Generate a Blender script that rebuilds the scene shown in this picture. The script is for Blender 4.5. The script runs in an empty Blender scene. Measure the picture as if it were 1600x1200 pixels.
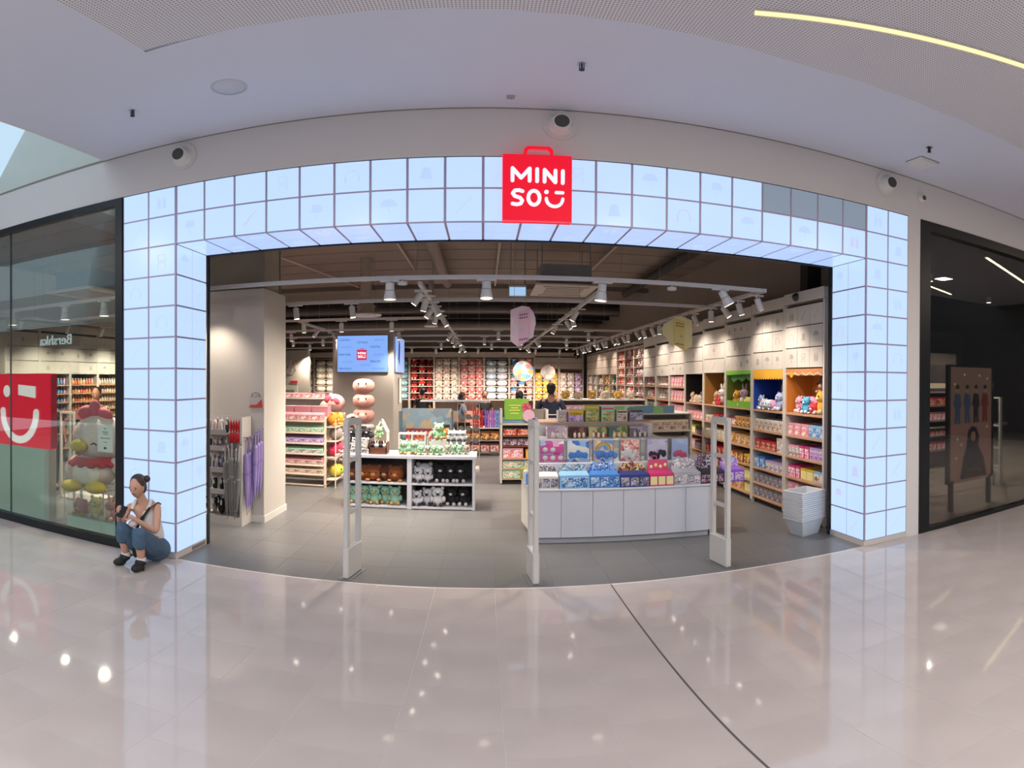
import bpy, bmesh, math, random
from mathutils import Vector, Matrix, Euler
random.seed(7)
ORD = 'first second third fourth fifth sixth seventh eighth ninth tenth eleventh twelfth thirteenth fourteenth fifteenth sixteenth seventeenth eighteenth nineteenth twentieth twenty-first twenty-second twenty-third twenty-fourth'.split()
SC = bpy.context.scene
COL = SC.collection
PI = math.pi

# ------------------------------------------------------------ camera, sky, exposure
def make_camera():
    cd = bpy.data.cameras.new('camera'); cam = bpy.data.objects.new('camera', cd); COL.objects.link(cam)
    F, X0, Y0 = 868.8, 756.5, 597.1                  # equirectangular panorama: pixels per radian and its centre
    cd.type = 'PANO'
    lim = dict(longitude_min=-X0/F, longitude_max=(1600-X0)/F, latitude_max=Y0/F, latitude_min=-(1200-Y0)/F)
    for tgt in (cd, getattr(cd, 'cycles', None)):
        if tgt is None: continue
        try: tgt.panorama_type = 'EQUIRECTANGULAR'
        except Exception: pass
        for k, v in lim.items():
            try: setattr(tgt, k, v)
            except Exception: pass
    p, r = -0.0059, -0.0039
    def back(v):                                     # levelled camera axes -> world
        x = v[0]*math.cos(r)+v[2]*math.sin(r); z = -v[0]*math.sin(r)+v[2]*math.cos(r); y = v[1]
        return Vector((x, y*math.cos(p)-z*math.sin(p), y*math.sin(p)+z*math.cos(p)))
    R, U, Fw = back((1,0,0)), back((0,0,1)), back((0,1,0))
    m = Matrix((R, U, -Fw)).transposed().to_4x4(); m.translation = Vector((0, 0, 1.755))
    cam.matrix_world = m
    cd.clip_start = .05; cd.clip_end = 200
    SC.camera = cam
make_camera()
SC.view_settings.view_transform = 'Standard'; SC.view_settings.look = 'None'
SC.view_settings.gamma = 1; SC.view_settings.use_curve_mapping = False
SC.view_settings.exposure = 0.0
try:
    SC.cycles.max_bounces = 6; SC.cycles.diffuse_bounces = 3; SC.cycles.glossy_bounces = 3
    SC.cycles.transparent_max_bounces = 12; SC.cycles.sample_clamp_indirect = 4.0
    SC.cycles.caustics_reflective = False; SC.cycles.caustics_refractive = False
    SC.cycles.use_denoising = True
except Exception: pass
W = bpy.data.worlds.new('world'); SC.world = W; W.use_nodes = True
bg = W.node_tree.nodes['Background']; bg.inputs[0].default_value = (.52, .70, .86, 1); bg.inputs[1].default_value = 1.1
def area(name, loc, sx, sy, power, col=(1,1,1), rot=(0,0,0)):
    l = bpy.data.lights.new(name, 'AREA'); l.shape = 'RECTANGLE'; l.size = sx; l.size_y = sy; l.energy = power; l.color = col
    o = bpy.data.objects.new(name, l); o.location = loc; o.rotation_euler = rot; COL.objects.link(o); return o
# added fill lamps: supposed daylight behind the viewer, unseen lamps under the mall ceiling
area('rear_fill', (1.5, -4.6, 5.9), 14, 4.6, 760, (.93, .95, 1.0), (.62, 0, 0))
for _x, _y in ((-5.5, .6), (-1.8, .4), (2.0, .6), (5.6, .4), (9.0, .6)):
    area('ceiling_fill', (_x, _y, 4.04), .28, .28, 46, (1.0, .83, .70))

# ------------------------------------------------------------ materials
MATS = {}
def lin(c):
    if isinstance(c, str):
        c = c.lstrip('#'); c = [int(c[i:i+2], 16)/255 for i in (0, 2, 4)]
    return tuple((x/12.92 if x <= .04045 else ((x+.055)/1.055)**2.4) for x in c[:3]) + (1,)
def nodes(name):
    m = bpy.data.materials.new(name); m.use_nodes = True; nt = m.node_tree
    return m, nt, nt.nodes['Principled BSDF']
def mat(name, col, rough=.6, metal=0, var=.06, scale=6, bump=0, coat=0, spec=.5):
    if name in MATS: return MATS[name]
    m, nt, b = nodes(name); c = lin(col)
    b.inputs['Roughness'].default_value = rough; b.inputs['Metallic'].default_value = metal
    b.inputs['Specular IOR Level'].default_value = spec
    if coat: b.inputs['Coat Weight'].default_value = coat
    tc = nt.nodes.new('ShaderNodeTexCoord')
    nz = nt.nodes.new('ShaderNodeTexNoise'); nz.inputs['Scale'].default_value = scale; nz.inputs['Detail'].default_value = 2
    nt.links.new(tc.outputs['Object'], nz.inputs['Vector'])
    mx = nt.nodes.new('ShaderNodeMix'); mx.data_type = 'RGBA'
    mx.inputs[6].default_value = tuple(x*(1-var) for x in c[:3])+(1,); mx.inputs[7].default_value = tuple(min(1, x*(1+var)) for x in c[:3])+(1,)
    nt.links.new(nz.outputs[0], mx.inputs[0]); nt.links.new(mx.outputs[2], b.inputs['Base Color'])
    if bump:
        bp = nt.nodes.new('ShaderNodeBump'); bp.inputs['Strength'].default_value = bump; bp.inputs['Distance'].default_value = .004
        n2 = nt.nodes.new('ShaderNodeTexNoise'); n2.inputs['Scale'].default_value = scale*14
        nt.links.new(tc.outputs['Object'], n2.inputs['Vector'])
        nt.links.new(n2.outputs[0], bp.inputs['Height']); nt.links.new(bp.outputs[0], b.inputs['Normal'])
    MATS[name] = m; return m
def glow(name, col, s=1.0, refl=0):
    if name in MATS: return MATS[name]
    m, nt, b = nodes(name); c = lin(col)
    b.inputs['Base Color'].default_value = tuple(x*.25 for x in c[:3])+(1,); b.inputs['Roughness'].default_value = .35 if not refl else .22; b.inputs['Specular IOR Level'].default_value = .3
    b.inputs['Emission Color'].default_value = c; b.inputs['Emission Strength'].default_value = s
    MATS[name] = m; return m
def art(name, cols, scale=14, rough=.4, stretch=(1,1,1)):
    """printed packaging: patches of the given colours"""
    if name in MATS: return MATS[name]
    m, nt, b = nodes(name); b.inputs['Roughness'].default_value = rough
    tc = nt.nodes.new('ShaderNodeTexCoord'); mp = nt.nodes.new('ShaderNodeMapping'); mp.inputs['Scale'].default_value = stretch
    inf = nt.nodes.new('ShaderNodeObjectInfo')
    nz = nt.nodes.new('ShaderNodeTexNoise'); nz.inputs['Scale'].default_value = scale*.8; nz.inputs['Detail'].default_value = 1
    v = nt.nodes.new('ShaderNodeTexVoronoi'); v.inputs['Scale'].default_value = scale
    add = nt.nodes.new('ShaderNodeMix'); add.data_type = 'RGBA'; add.inputs[0].default_value = .12
    nt.links.new(tc.outputs['Object'], mp.inputs[0]); nt.links.new(mp.outputs[0], nz.inputs['Vector'])
    nt.links.new(mp.outputs[0], add.inputs[6]); nt.links.new(nz.outputs['Color'], add.inputs[7]); nt.links.new(add.outputs[2], v.inputs['Vector'])
    r = nt.nodes.new('ShaderNodeValToRGB'); r.color_ramp.interpolation = 'CONSTANT'
    e = r.color_ramp.elements
    while len(e) < len(cols): e.new(1)
    for i, c in enumerate(cols): e[i].position = i/len(cols); e[i].color = lin(c)
    sp = nt.nodes.new('ShaderNodeSeparateColor'); nt.links.new(v.outputs['Color'], sp.inputs[0])
    nt.links.new(sp.outputs[0], r.inputs[0]); nt.links.new(r.outputs[0], b.inputs['Base Color'])
    MATS[name] = m; return m
def glass(name, tint, refl=1.0, rough=0.0):
    if name in MATS: return MATS[name]
    m = bpy.data.materials.new(name); m.use_nodes = True; nt = m.node_tree; nt.nodes.clear()
    out = nt.nodes.new('ShaderNodeOutputMaterial'); t = nt.nodes.new('ShaderNodeBsdfTransparent'); t.inputs[0].default_value = lin(tint)
    g = nt.nodes.new('ShaderNodeBsdfGlossy'); g.inputs['Roughness'].default_value = rough
    fr = nt.nodes.new('ShaderNodeFresnel'); fr.inputs[0].default_value = 1.5
    mu = nt.nodes.new('ShaderNodeMath'); mu.operation = 'MULTIPLY'; mu.inputs[1].default_value = refl; mu.use_clamp = True
    mx = nt.nodes.new('ShaderNodeMixShader')
    nt.links.new(fr.outputs[0], mu.inputs[0]); nt.links.new(mu.outputs[0], mx.inputs[0])
    nt.links.new(t.outputs[0], mx.inputs[1]); nt.links.new(g.outputs[0], mx.inputs[2]); nt.links.new(mx.outputs[0], out.inputs[0])
    MATS[name] = m; return m

# ------------------------------------------------------------ mesh builder
class MB:
    def __init__(s): s.v, s.f, s.mi, s.sm = [], [], [], []; s.M = Matrix.Identity(4)
    def add(s, vs, fs, mi=0, smooth=False):
        b = len(s.v); s.v += [tuple(s.M @ Vector(p)) for p in vs]
        for f in fs: s.f.append([b+i for i in f]); s.mi.append(mi); s.sm.append(smooth)
        return s
    def box(s, x0, x1, y0, y1, z0, z1, mi=0):
        vs = [(x, y, z) for z in (z0, z1) for y in (y0, y1) for x in (x0, x1)]
        return s.add(vs, [(0,2,3,1),(4,5,7,6),(0,1,5,4),(2,6,7,3),(0,4,6,2),(1,3,7,5)], mi)
    def chbox(s, x0, x1, y0, y1, z0, z1, c=.004, mi=0):
        """box with chamfered edges"""
        bm = bmesh.new(); bmesh.ops.create_cube(bm, size=1)
        for v in bm.verts: v.co = Vector(((x0+x1)/2+v.co.x*(x1-x0), (y0+y1)/2+v.co.y*(y1-y0), (z0+z1)/2+v.co.z*(z1-z0)))
        bmesh.ops.bevel(bm, geom=list(bm.edges), offset=c, segments=1, affect='EDGES')
        s.add([v.co[:] for v in bm.verts], [[v.index for v in f.verts] for f in bm.faces] if not bm.verts.index_update() else [], mi); bm.free(); return s
    def prism(s, poly, d0, d1, ax='y', mi=0):
        """polygon (a,b) extruded along ax: y -> (x,z) outline, x -> (y,z), z -> (x,y)"""
        P = {'y': lambda a, b, d: (a, d, b), 'x': lambda a, b, d: (d, a, b), 'z': lambda a, b, d: (a, b, d)}[ax]
        n = len(poly); vs = [P(a, b, d0) for a, b in poly]+[P(a, b, d1) for a, b in poly]
        fs = [tuple(range(n)), tuple(range(2*n-1, n-1, -1))]+[(i, i+n, (i+1) % n+n, (i+1) % n) for i in range(n)]
        return s.add(vs, fs, mi)
    def cyl(s, p0, p1, r0, r1=None, n=12, mi=0, smooth=True, caps=True):
        r1 = r0 if r1 is None else r1; p0, p1 = Vector(p0), Vector(p1); d = (p1-p0)
        if d.length < 1e-7: return s
        q = d.to_track_quat('Z', 'Y'); vs = []
        for p, r in ((p0, r0), (p1, r1)):
            vs += [tuple(p+q @ Vector((math.cos(2*PI*i/n)*r, math.sin(2*PI*i/n)*r, 0))) for i in range(n)]
        s.add(vs, [(i, (i+1) % n, n+(i+1) % n, n+i) for i in range(n)], mi, smooth)
        if caps: s.add(vs, [tuple(range(n-1, -1, -1)), tuple(range(n, 2*n))], mi)
        return s
    def tube(s, pts, r, n=6, mi=0):
        for a, b in zip(pts, pts[1:]): s.cyl(a, b, r, n=n, mi=mi)
        return s
    def ell(s, c, rad, seg=12, rings=8, mi=0, rot=None, pw=1.0):
        c = Vector(c); vs = []; R = Euler(rot).to_matrix() if rot else Matrix.Identity(3)
        def sp(v): return math.copysign(abs(v)**pw, v)
        for j in range(1, rings):
            a = PI*j/rings
            for i in range(seg):
                t = 2*PI*i/seg
                vs.append(tuple(c+R @ Vector((rad[0]*sp(math.sin(a)*math.cos(t)), rad[1]*sp(math.sin(a)*math.sin(t)), rad[2]*sp(math.cos(a))))))
        vs.append(tuple(c+R @ Vector((0, 0, rad[2])))); vs.append(tuple(c-R @ Vector((0, 0, rad[2])))); T = len(vs)-2; fs = []
        for j in range(rings-2):
            for i in range(seg):
                k = (i+1) % seg; fs.append((j*seg+i, (j+1)*seg+i, (j+1)*seg+k, j*seg+k))
        for i in range(seg):
            k = (i+1) % seg; fs.append((T, i, k)); fs.append((T+1, (rings-2)*seg+k, (rings-2)*seg+i))
        return s.add(vs, fs, mi, True)
    def lathe(s, prof, c=(0,0,0), n=20, mi=0, smooth=True):
        c = Vector(c); vs = []; m = len(prof)
        for r, z in prof: vs += [tuple(c+Vector((math.cos(2*PI*i/n)*r, math.sin(2*PI*i/n)*r, z))) for i in range(n)]
        return s.add(vs, [(j*n+i, j*n+(i+1) % n, (j+1)*n+(i+1) % n, (j+1)*n+i) for j in range(m-1) for i in range(n)], mi, smooth)
    def stroke(s, pts, w, y0, y1, mi=0):
        """flat rounded stroke in the xz plane between depths y0 and y1"""
        r = w/2
        for (ax, az), (bx, bz) in zip(pts, pts[1:]):
            d = Vector((bx-ax, bz-az)); 
            if d.length < 1e-6: continue
            d.normalize(); a0 = math.atan2(d.y, d.x)
            poly = [(ax+r*math.cos(a0+PI/2+PI*i/6), az+r*math.sin(a0+PI/2+PI*i/6)) for i in range(7)]
            poly += [(bx+r*math.cos(a0-PI/2+PI*i/6), bz+r*math.sin(a0-PI/2+PI*i/6)) for i in range(7)]
            s.prism(poly, y0, y1, 'y', mi)
        return s
    def build(s, name, mats, parent=None, label=None, cat=None, group=None, kind=None, loc=None):
        me = bpy.data.meshes.new(name); me.from_pydata(s.v, [], s.f)
        for m in (mats if isinstance(mats, (list, tuple)) else [mats]): me.materials.append(m)
        me.polygons.foreach_set('material_index', s.mi); me.polygons.foreach_set('use_smooth', s.sm); me.update()
        return link(name, me, parent, label, cat, group, kind, loc)
def link(name, me, parent=None, label=None, cat=None, group=None, kind=None, loc=None):
    o = bpy.data.objects.new(name, me); COL.objects.link(o)
    if parent: o.parent = parent
    if loc: o.location = loc
    return tag(o, label, cat, group, kind)
def tag(o, label=None, cat=None, group=None, kind=None):
    for k, v in (('label', label), ('category', cat), ('group', group), ('kind', kind)):
        if v: o[k] = v
    return o
def thing(name, label, cat, loc=(0,0,0), rz=0, group=None, kind=None):
    o = bpy.data.objects.new(name, None); COL.objects.link(o); o.location = loc; o.rotation_euler = (0, 0, rz)
    return tag(o, label, cat, group, kind)
CH = {}
def kids(o): return [c for c in bpy.data.objects if c.parent == o] if o.name not in CH else CH[o.name]
def freeze(o):
    """remember a finished thing's children so that copies are quick"""
    CH[o.name] = [c for c in bpy.data.objects if c.parent == o]
    for c in CH[o.name]: freeze(c)
    return o
def dup(o, loc=None, rz=None, label=None, group=None, parent=None, scale=None, rot=None):
    r = o.copy(); COL.objects.link(r)
    if parent is not None: r.parent = parent
    if loc is not None: r.location = loc
    if rz is not None: r.rotation_euler = (0, 0, rz)
    if rot is not None: r.rotation_euler = rot
    if scale is not None: r.scale = (scale,)*3 if not isinstance(scale, tuple) else scale
    if label: r['label'] = label
    if group: r['group'] = group
    for c in CH.get(o.name, ()):
        dup(c, parent=r)
    return r
def text(name, s, size, m, loc, rot=(PI/2,0,0), parent=None, depth=.002, align='CENTER', xs=1):
    cu = bpy.data.curves.new(name+'_c', 'FONT'); cu.body = s; cu.size = size; cu.extrude = depth; cu.align_x = align; cu.resolution_u = 3
    t = bpy.data.objects.new(name+'_c', cu); COL.objects.link(t)
    me = bpy.data.meshes.new_from_object(t.evaluated_get(bpy.context.evaluated_depsgraph_get())); bpy.data.objects.remove(t)
    me.materials.clear(); me.materials.append(m)
    o = link(name, me, parent); o.location = loc; o.rotation_euler = rot; o.scale = (xs, 1, 1); return o
def struct(name, mb, m, label=None, parent=None): return mb.build(name, m, parent, label=label, cat=None, kind=None if parent else 'structure')

# ------------------------------------------------------------ palette
white = mat('white_paint', '#d9d6d0', .55, var=.02)
offw = mat('shelf_white', '#cfc8c0', .5, var=.02)
wood = mat('light_wood', '#c79a78', .55, var=.1, scale=9)
black = mat('black_metal', '#15171a', .35)
steel = mat('grey_steel', '#8c8d90', .35, metal=.6)
trim_m = mat('frame_metal', '#b0a5c0', .4, metal=.3)
wallm = mat('mall_wall_paint', '#dad6d5', .75, var=.02, scale=2)
ceilm = mat('mall_ceiling_paint', '#d5d8e6', .8, var=.015, scale=1)
# ============================================================ THE MALL SIDE
YF = 4.42                      # plane of the shop front
ZS = [3.62]+[3.632-.2975*r for r in range(1, 13)]       # panel seams, top to bottom
XS = [-3.35, -3.05, -2.735]+[-2.735+.302*i for i in range(1, 21)]+[3.613, 3.91, 4.205]
XS = [-3.35, -3.045]+[-2.735+(3.613+2.735)/21*i for i in range(22)]+[3.912, 4.205]
JD = .60                       # depth of the portal

# floor of the mall: polished cream slabs, each its own piece where the joints show
def marble():
    m, nt, b = nodes('polished_cream_stone'); b.inputs['Roughness'].default_value = .06; b.inputs['Specular IOR Level'].default_value = .85
    tc = nt.nodes.new('ShaderNodeTexCoord'); inf = nt.nodes.new('ShaderNodeObjectInfo')
    n1 = nt.nodes.new('ShaderNodeTexNoise'); n1.inputs['Scale'].default_value = 2.2; n1.inputs['Detail'].default_value = 6
    r = nt.nodes.new('ShaderNodeValToRGB'); e = r.color_ramp.elements
    e[0].position = .3; e[0].color = lin('#b9afab'); e[1].position = .75; e[1].color = lin('#c3b9b5')
    nt.links.new(tc.outputs['Object'], n1.inputs['Vector']); nt.links.new(n1.outputs[0], r.inputs[0])
    mx = nt.nodes.new('ShaderNodeMix'); mx.data_type = 'RGBA'; mx.blend_type = 'MULTIPLY'; mx.inputs[0].default_value = 1
    rr = nt.nodes.new('ShaderNodeMapRange'); rr.inputs[3].default_value = .985; rr.inputs[4].default_value = 1.0
    nt.links.new(inf.outputs['Random'], rr.inputs[0]); nt.links.new(r.outputs[0], mx.inputs[6]); nt.links.new(rr.outputs[0], mx.inputs[7])
    nt.links.new(mx.outputs[2], b.inputs['Base Color'])
    bp = nt.nodes.new('ShaderNodeBump'); bp.inputs['Strength'].default_value = .07; bp.inputs['Distance'].default_value = .003
    n2 = nt.nodes.new('ShaderNodeTexNoise'); n2.inputs['Scale'].default_value = 3.5
    nt.links.new(tc.outputs['Object'], n2.inputs['Vector']); nt.links.new(n2.outputs[0], bp.inputs['Height']); nt.links.new(bp.outputs[0], b.inputs['Normal'])
    return m
stone = marble()
grout = mat('pale_grout', '#dfdad8', .35)
mb = MB(); mb.box(-14, 16, -7, YF, -.12, .0008)
floor = struct('floor', mb, grout, 'polished cream stone floor of the mall, laid in staggered slabs')
TW, TL = .473, .4545
mb = MB(); mb.box(-TW/2+.001, TW/2-.001, -TL/2+.0008, TL/2-.0008, -.001, .002); tile_me = None
cols = {}
def inview(x, y):
    if y < .3: return False
    r = math.hypot(x, y); t = math.atan2(x, y); return r > 1.7 and -.93 < t < 1.03
rest = MB(); first = None
for i in range(-30, 33):
    xc = .09-.473/2+i*TW
    k = i % 2
    y = 2.367+(0 if not k else .2275)+TL/2
    y -= TL*21
    while y < YF+.3:
        y1, y0 = min(y+TL/2, YF-.002), y-TL/2
        if y0 < YF-.05 and xc > -14 and xc < 15.8:
            full = y+TL/2 <= YF-.002
            if inview(xc, y) and full:
                if first is None: first = mb.build('tile', stone, floor, loc=(xc, y, 0))
                else: dup(first, (xc, y, 0))
            elif inview(xc, y):
                t = MB(); t.box(-TW/2+.001, TW/2-.001, y0-y+.0008, y1-y, -.001, .002); t.build('tile', stone, floor, loc=(xc, y, 0))
            else:
                rest.box(xc-TW/2+.001, xc+TW/2-.001, y0+.0008, y1, -.001, .002)
        y += TL
rest.build('paving', stone, floor, kind='stuff')
mb = MB(); mb.box(1.028, 1.040, -6, YF, -.001, .0026); mb.build('expansion_joint', mat('joint_dark', '#5b544f', .5), floor, label='dark grey expansion joint running towards the shop')

# white threshold and the shop floor of grey vinyl tiles
mb = MB(); mb.box(-3.35, 4.2, YF, 4.435, -.1, .003); struct('trim_1', mb, mat('threshold', '#d7d2d0', .3), 'thin pale threshold strip where the shop floor begins')
vinyl = [mat('grey_vinyl_%s' % k, c, .33, var=.09, scale=2.5) for k, c in (('a', '#6d6d6f'), ('b', '#6b6b6c'), ('c', '#707071'), ('d', '#6c6c6c'))]
mb = MB(); mb.box(-9, 9, 4.435, 21, -.1, -.001)
sfloor = struct('floor', mb, mat('vinyl_base', '#5e5c5c', .5), 'grey vinyl tile floor inside the shop')
vt = {}
for j in range(34):
    for i in range(-19, 19):
        x = .1+i*.475; y = 4.437+j*.475
        if y > 9: continue
        k = random.randrange(4)
        if -.95 < math.atan2(x, y) < .8:
            if k not in vt:
                t = MB(); t.box(.001, .474, .001, .474, -.002, .001); vt[k] = t.build('tile', vinyl[k], sfloor, loc=(x, y, 0))
            else: dup(vt[k], (x, y, 0))
mb = MB(); mb.box(-9, 9, 9.2, 21, -.002, .001); mb.build('tiling', vinyl[0], sfloor, kind='stuff')

# ceiling of the mall: plain plaster with a perforated field and light slots
def perf():
    m, nt, b = nodes('perforated_board'); b.inputs['Roughness'].default_value = .85
    tc = nt.nodes.new('ShaderNodeTexCoord'); mp = nt.nodes.new('ShaderNodeMapping'); mp.inputs['Scale'].default_value = (1/.021,)*3
    vm = nt.nodes.new('ShaderNodeVectorMath'); vm.operation = 'FRACTION'
    sb = nt.nodes.new('ShaderNodeVectorMath'); sb.operation = 'SUBTRACT'; sb.inputs[1].default_value = (.5, .5, 0)
    ml = nt.nodes.new('ShaderNodeVectorMath'); ml.operation = 'MULTIPLY'; ml.inputs[1].default_value = (1, 1, 0)
    ln = nt.nodes.new('ShaderNodeVectorMath'); ln.operation = 'LENGTH'
    gt = nt.nodes.new('ShaderNodeMapRange'); gt.inputs[1].default_value = .24; gt.inputs[2].default_value = .33
    mx = nt.nodes.new('ShaderNodeMix'); mx.data_type = 'RGBA'; mx.inputs[6].default_value = lin('#96959b'); mx.inputs[7].default_value = lin('#dedce0')
    L = nt.links.new; L(tc.outputs['Object'], mp.inputs[0]); L(mp.outputs[0], vm.inputs[0]); L(vm.outputs[0], sb.inputs[0]); L(sb.outputs[0], ml.inputs[0]); L(ml.outputs[0], ln.inputs[0])
    L(ln.outputs['Value'], gt.inputs[0]); L(gt.outputs[0], mx.inputs[0]); L(mx.outputs[2], b.inputs['Base Color'])
    return m
perfm = perf()
HC = 4.10
mb = MB(); mb.box(-3.57, 14, 2.9, YF, HC, HC+.3); mb.box(-3.57, -2.02, -1.5, 2.9, HC, HC+.3)
mb.box(-2.02, 14, -1.5, -1.2, HC, HC+.3)
ceil = struct('ceiling', mb, ceilm, 'smooth lilac-white mall ceiling above the shop front')
# the perforated field has a slanting light slot cut through it
SL = [((1.39, 2.655), (6.2, .93)), ((8.0, 2.59), (10.6, 1.66)), ((9.43, -.35), (10.9, -.88))]
mb = MB()
for x0, x1, y0, y1 in ((-2.02, 14, -1.2, 2.9),):
    mb.box(x0, x1, y0, y1, HC+.06, HC+.3)
pf = [( -2.02, -1.2), (14, -1.2), (14, 2.9), (-2.02, 2.9)]
mb2 = MB()
mb2.prism([(-2.02, -1.2), (14, -1.2), (14, 2.62), (1.9, 3.09), (-2.02, 2.865)], HC-.006, HC+.05, 'z')
mb.build('backing_board', ceilm, ceil)
mb.v and None
c2 = MB(); c2.box(-10, -5.45, 1.4, YF, HC, HC+.3); c2.build('ceiling_strip', ceilm, ceil)
mb2.build('perforated_panel', perfm, ceil, label='white ceiling board perforated with small round holes')
strip_m = glow('warm_strip', '#ffdc9c', 1.5)
for n, (a, b_) in enumerate(SL):
    d = Vector((b_[0]-a[0], b_[1]-a[1])); d.normalize(); nrm = Vector((-d.y, d.x))*.028
    A, B_ = Vector(a), Vector(b_)
    mb = MB(); mb.prism([(p.x, p.y) for p in (A-nrm, B_-nrm, B_+nrm, A+nrm)], HC-.012, HC-.004, 'z', 1)
    n2 = nrm*1.45
    mb.prism([(p.x, p.y) for p in (A-n2, B_-n2, B_-nrm, A-nrm)], HC-.018, HC-.006, 'z', 0); mb.prism([(p.x, p.y) for p in (A+nrm, B_+nrm, B_+n2, A+n2)], HC-.018, HC-.006, 'z', 0)
    mb.build('strip_light', [white, strip_m], None, label=('long warm yellow linear light recessed in the perforated mall ceiling', 'short yellow linear light further along the ceiling, mirrored in the dark shop window', 'third yellow linear light behind the viewer, mirrored lower in the dark window')[n], cat='light')
    area('strip_glow', ((a[0]+b_[0])/2, (a[1]+b_[1])/2, HC-.03), (B_-A).length, .05, 16, (1, .75, .4), (0, 0, math.atan2(d.y, d.x)))

# shop-front wall above and beside the portal
mb = MB()
mb.box(-3.57, 9, YF, YF+.25, 3.63, HC+.02)                # band over portal and windows
mb.box(-8, -3.57, YF, YF+.25, 3.63, HC)
mb.box(4.207, 4.397, YF, YF+.25, 0, 3.63)
mb.box(-8, -6.2, YF, YF+.25, 0, 3.63)
struct('wall_front', mb, wallm, 'pale plaster wall over the lit portal and the shop windows')
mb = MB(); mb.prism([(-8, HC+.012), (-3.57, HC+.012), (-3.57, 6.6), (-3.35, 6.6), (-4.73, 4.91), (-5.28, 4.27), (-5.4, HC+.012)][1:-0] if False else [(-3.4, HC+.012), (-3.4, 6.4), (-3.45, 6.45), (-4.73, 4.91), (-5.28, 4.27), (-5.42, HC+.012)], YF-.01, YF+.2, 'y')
struct('wall_upper', mb, mat('skylit_mint_plaster', '#ccd4cc', .75, var=.02), 'pale wall with a sloping edge under the skylight')  # the skylight's mint tint is put into this plaster colour
mb = MB(); mb.box(-8, 9, YF-.006, YF+.01, HC-.008, HC+.012)
struct('trim_2', mb, mat('shadow_gap', '#8d897f', .8), 'thin shadow gap where the wall meets the ceiling')
# slab edge of the mall ceiling beside the skylight
mb = MB(); mb.box(-3.60, -3.57, -1.5, YF-.01, HC, HC+2.4); struct('wall_left', mb, wallm, 'pale upstand between ceiling and skylight')

# the far side of the mall, seen only mirrored in the windows
mb = MB(); mb.box(-24, 16, -7.4, -7.1, 3.9, 5.2); mb.box(-24, -21, -7.4, -7.1, 0, 3.9); mb.box(-10, -9, -7.4, -7.1, 0, 3.9); mb.box(3, 4, -7.4, -7.1, 0, 3.9)
struct('wall_back', mb, wallm, 'pale shop-front wall on the opposite side of the mall')
mb = MB(); mb.box(-21, 16, -7.9, -7.6, 0, 3.9); struct('wall_opposite', mb, mat('dark_shop', '#1c1b1d', .6), 'dark shop front opposite')
glow('sign_white', '#dff6ff', 1.6)
for wd, xx in (('Bershka', -15.5),):
    t = text('shop_sign', wd, .56, MATS['sign_white'], (xx, -7.08, 3.1), (PI/2, 0, PI), None, .02)
    tag(t, 'white illuminated letters of the shop opposite, mirrored in the left window', 'sign', None)

mb = MB(); mb.box(13.6, 13.9, -7.1, YF, 0, 5.2); struct('wall_east', mb, mat('dim_added_wall', '#4a4543', .6), 'added dim wall closing the mall at the right, out of view')  # unseen wall added to keep the dark window's reflection dark
# ============================================================ LIT PORTAL
lit = glow('lit_panel', '#bdd8fa', 1.0, 1); lit2 = glow('lit_panel_soffit', '#b0caf8', 1.0, 1)
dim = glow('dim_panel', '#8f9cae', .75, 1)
inkm = glow('faint_print', '#b5cef3', 1.0); inkp = glow('faint_print_pink', '#bfc6ee', 1.0)
portal = thing('illuminated_portal', 'lit white-blue tiled portal framing the shop entrance', 'entrance', (0, YF, 0))
mb = MB()
mb.box(XS[0]-.003, XS[2]-.0005, .0015, JD-.02, .0, 3.62); mb.box(XS[23]+.0005, XS[25]+.003, .0015, JD-.02, .0, 3.62); mb.box(XS[2]-.0005, XS[23]+.0005, .0015, JD-.02, 3.036, 3.62)
mb.build('frame', trim_m, portal)
mb = MB()
mb.box(XS[0]-.004, XS[2], 0, JD, 0, .062); mb.build('plinth', offw, portal)
mb = MB(); mb.box(XS[23], XS[25]+.004, 0, JD, 0, .062); mb.build('plinth', offw, portal)
mb = MB()
for x in (XS[2]+.001, XS[23]-.016): mb.box(x, x+.015, JD, JD+.04, 0, 3.03)
mb.box(XS[2], XS[23], JD, JD+.03, 3.02, 3.045); mb.build('inner_edge', black, portal)
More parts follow.
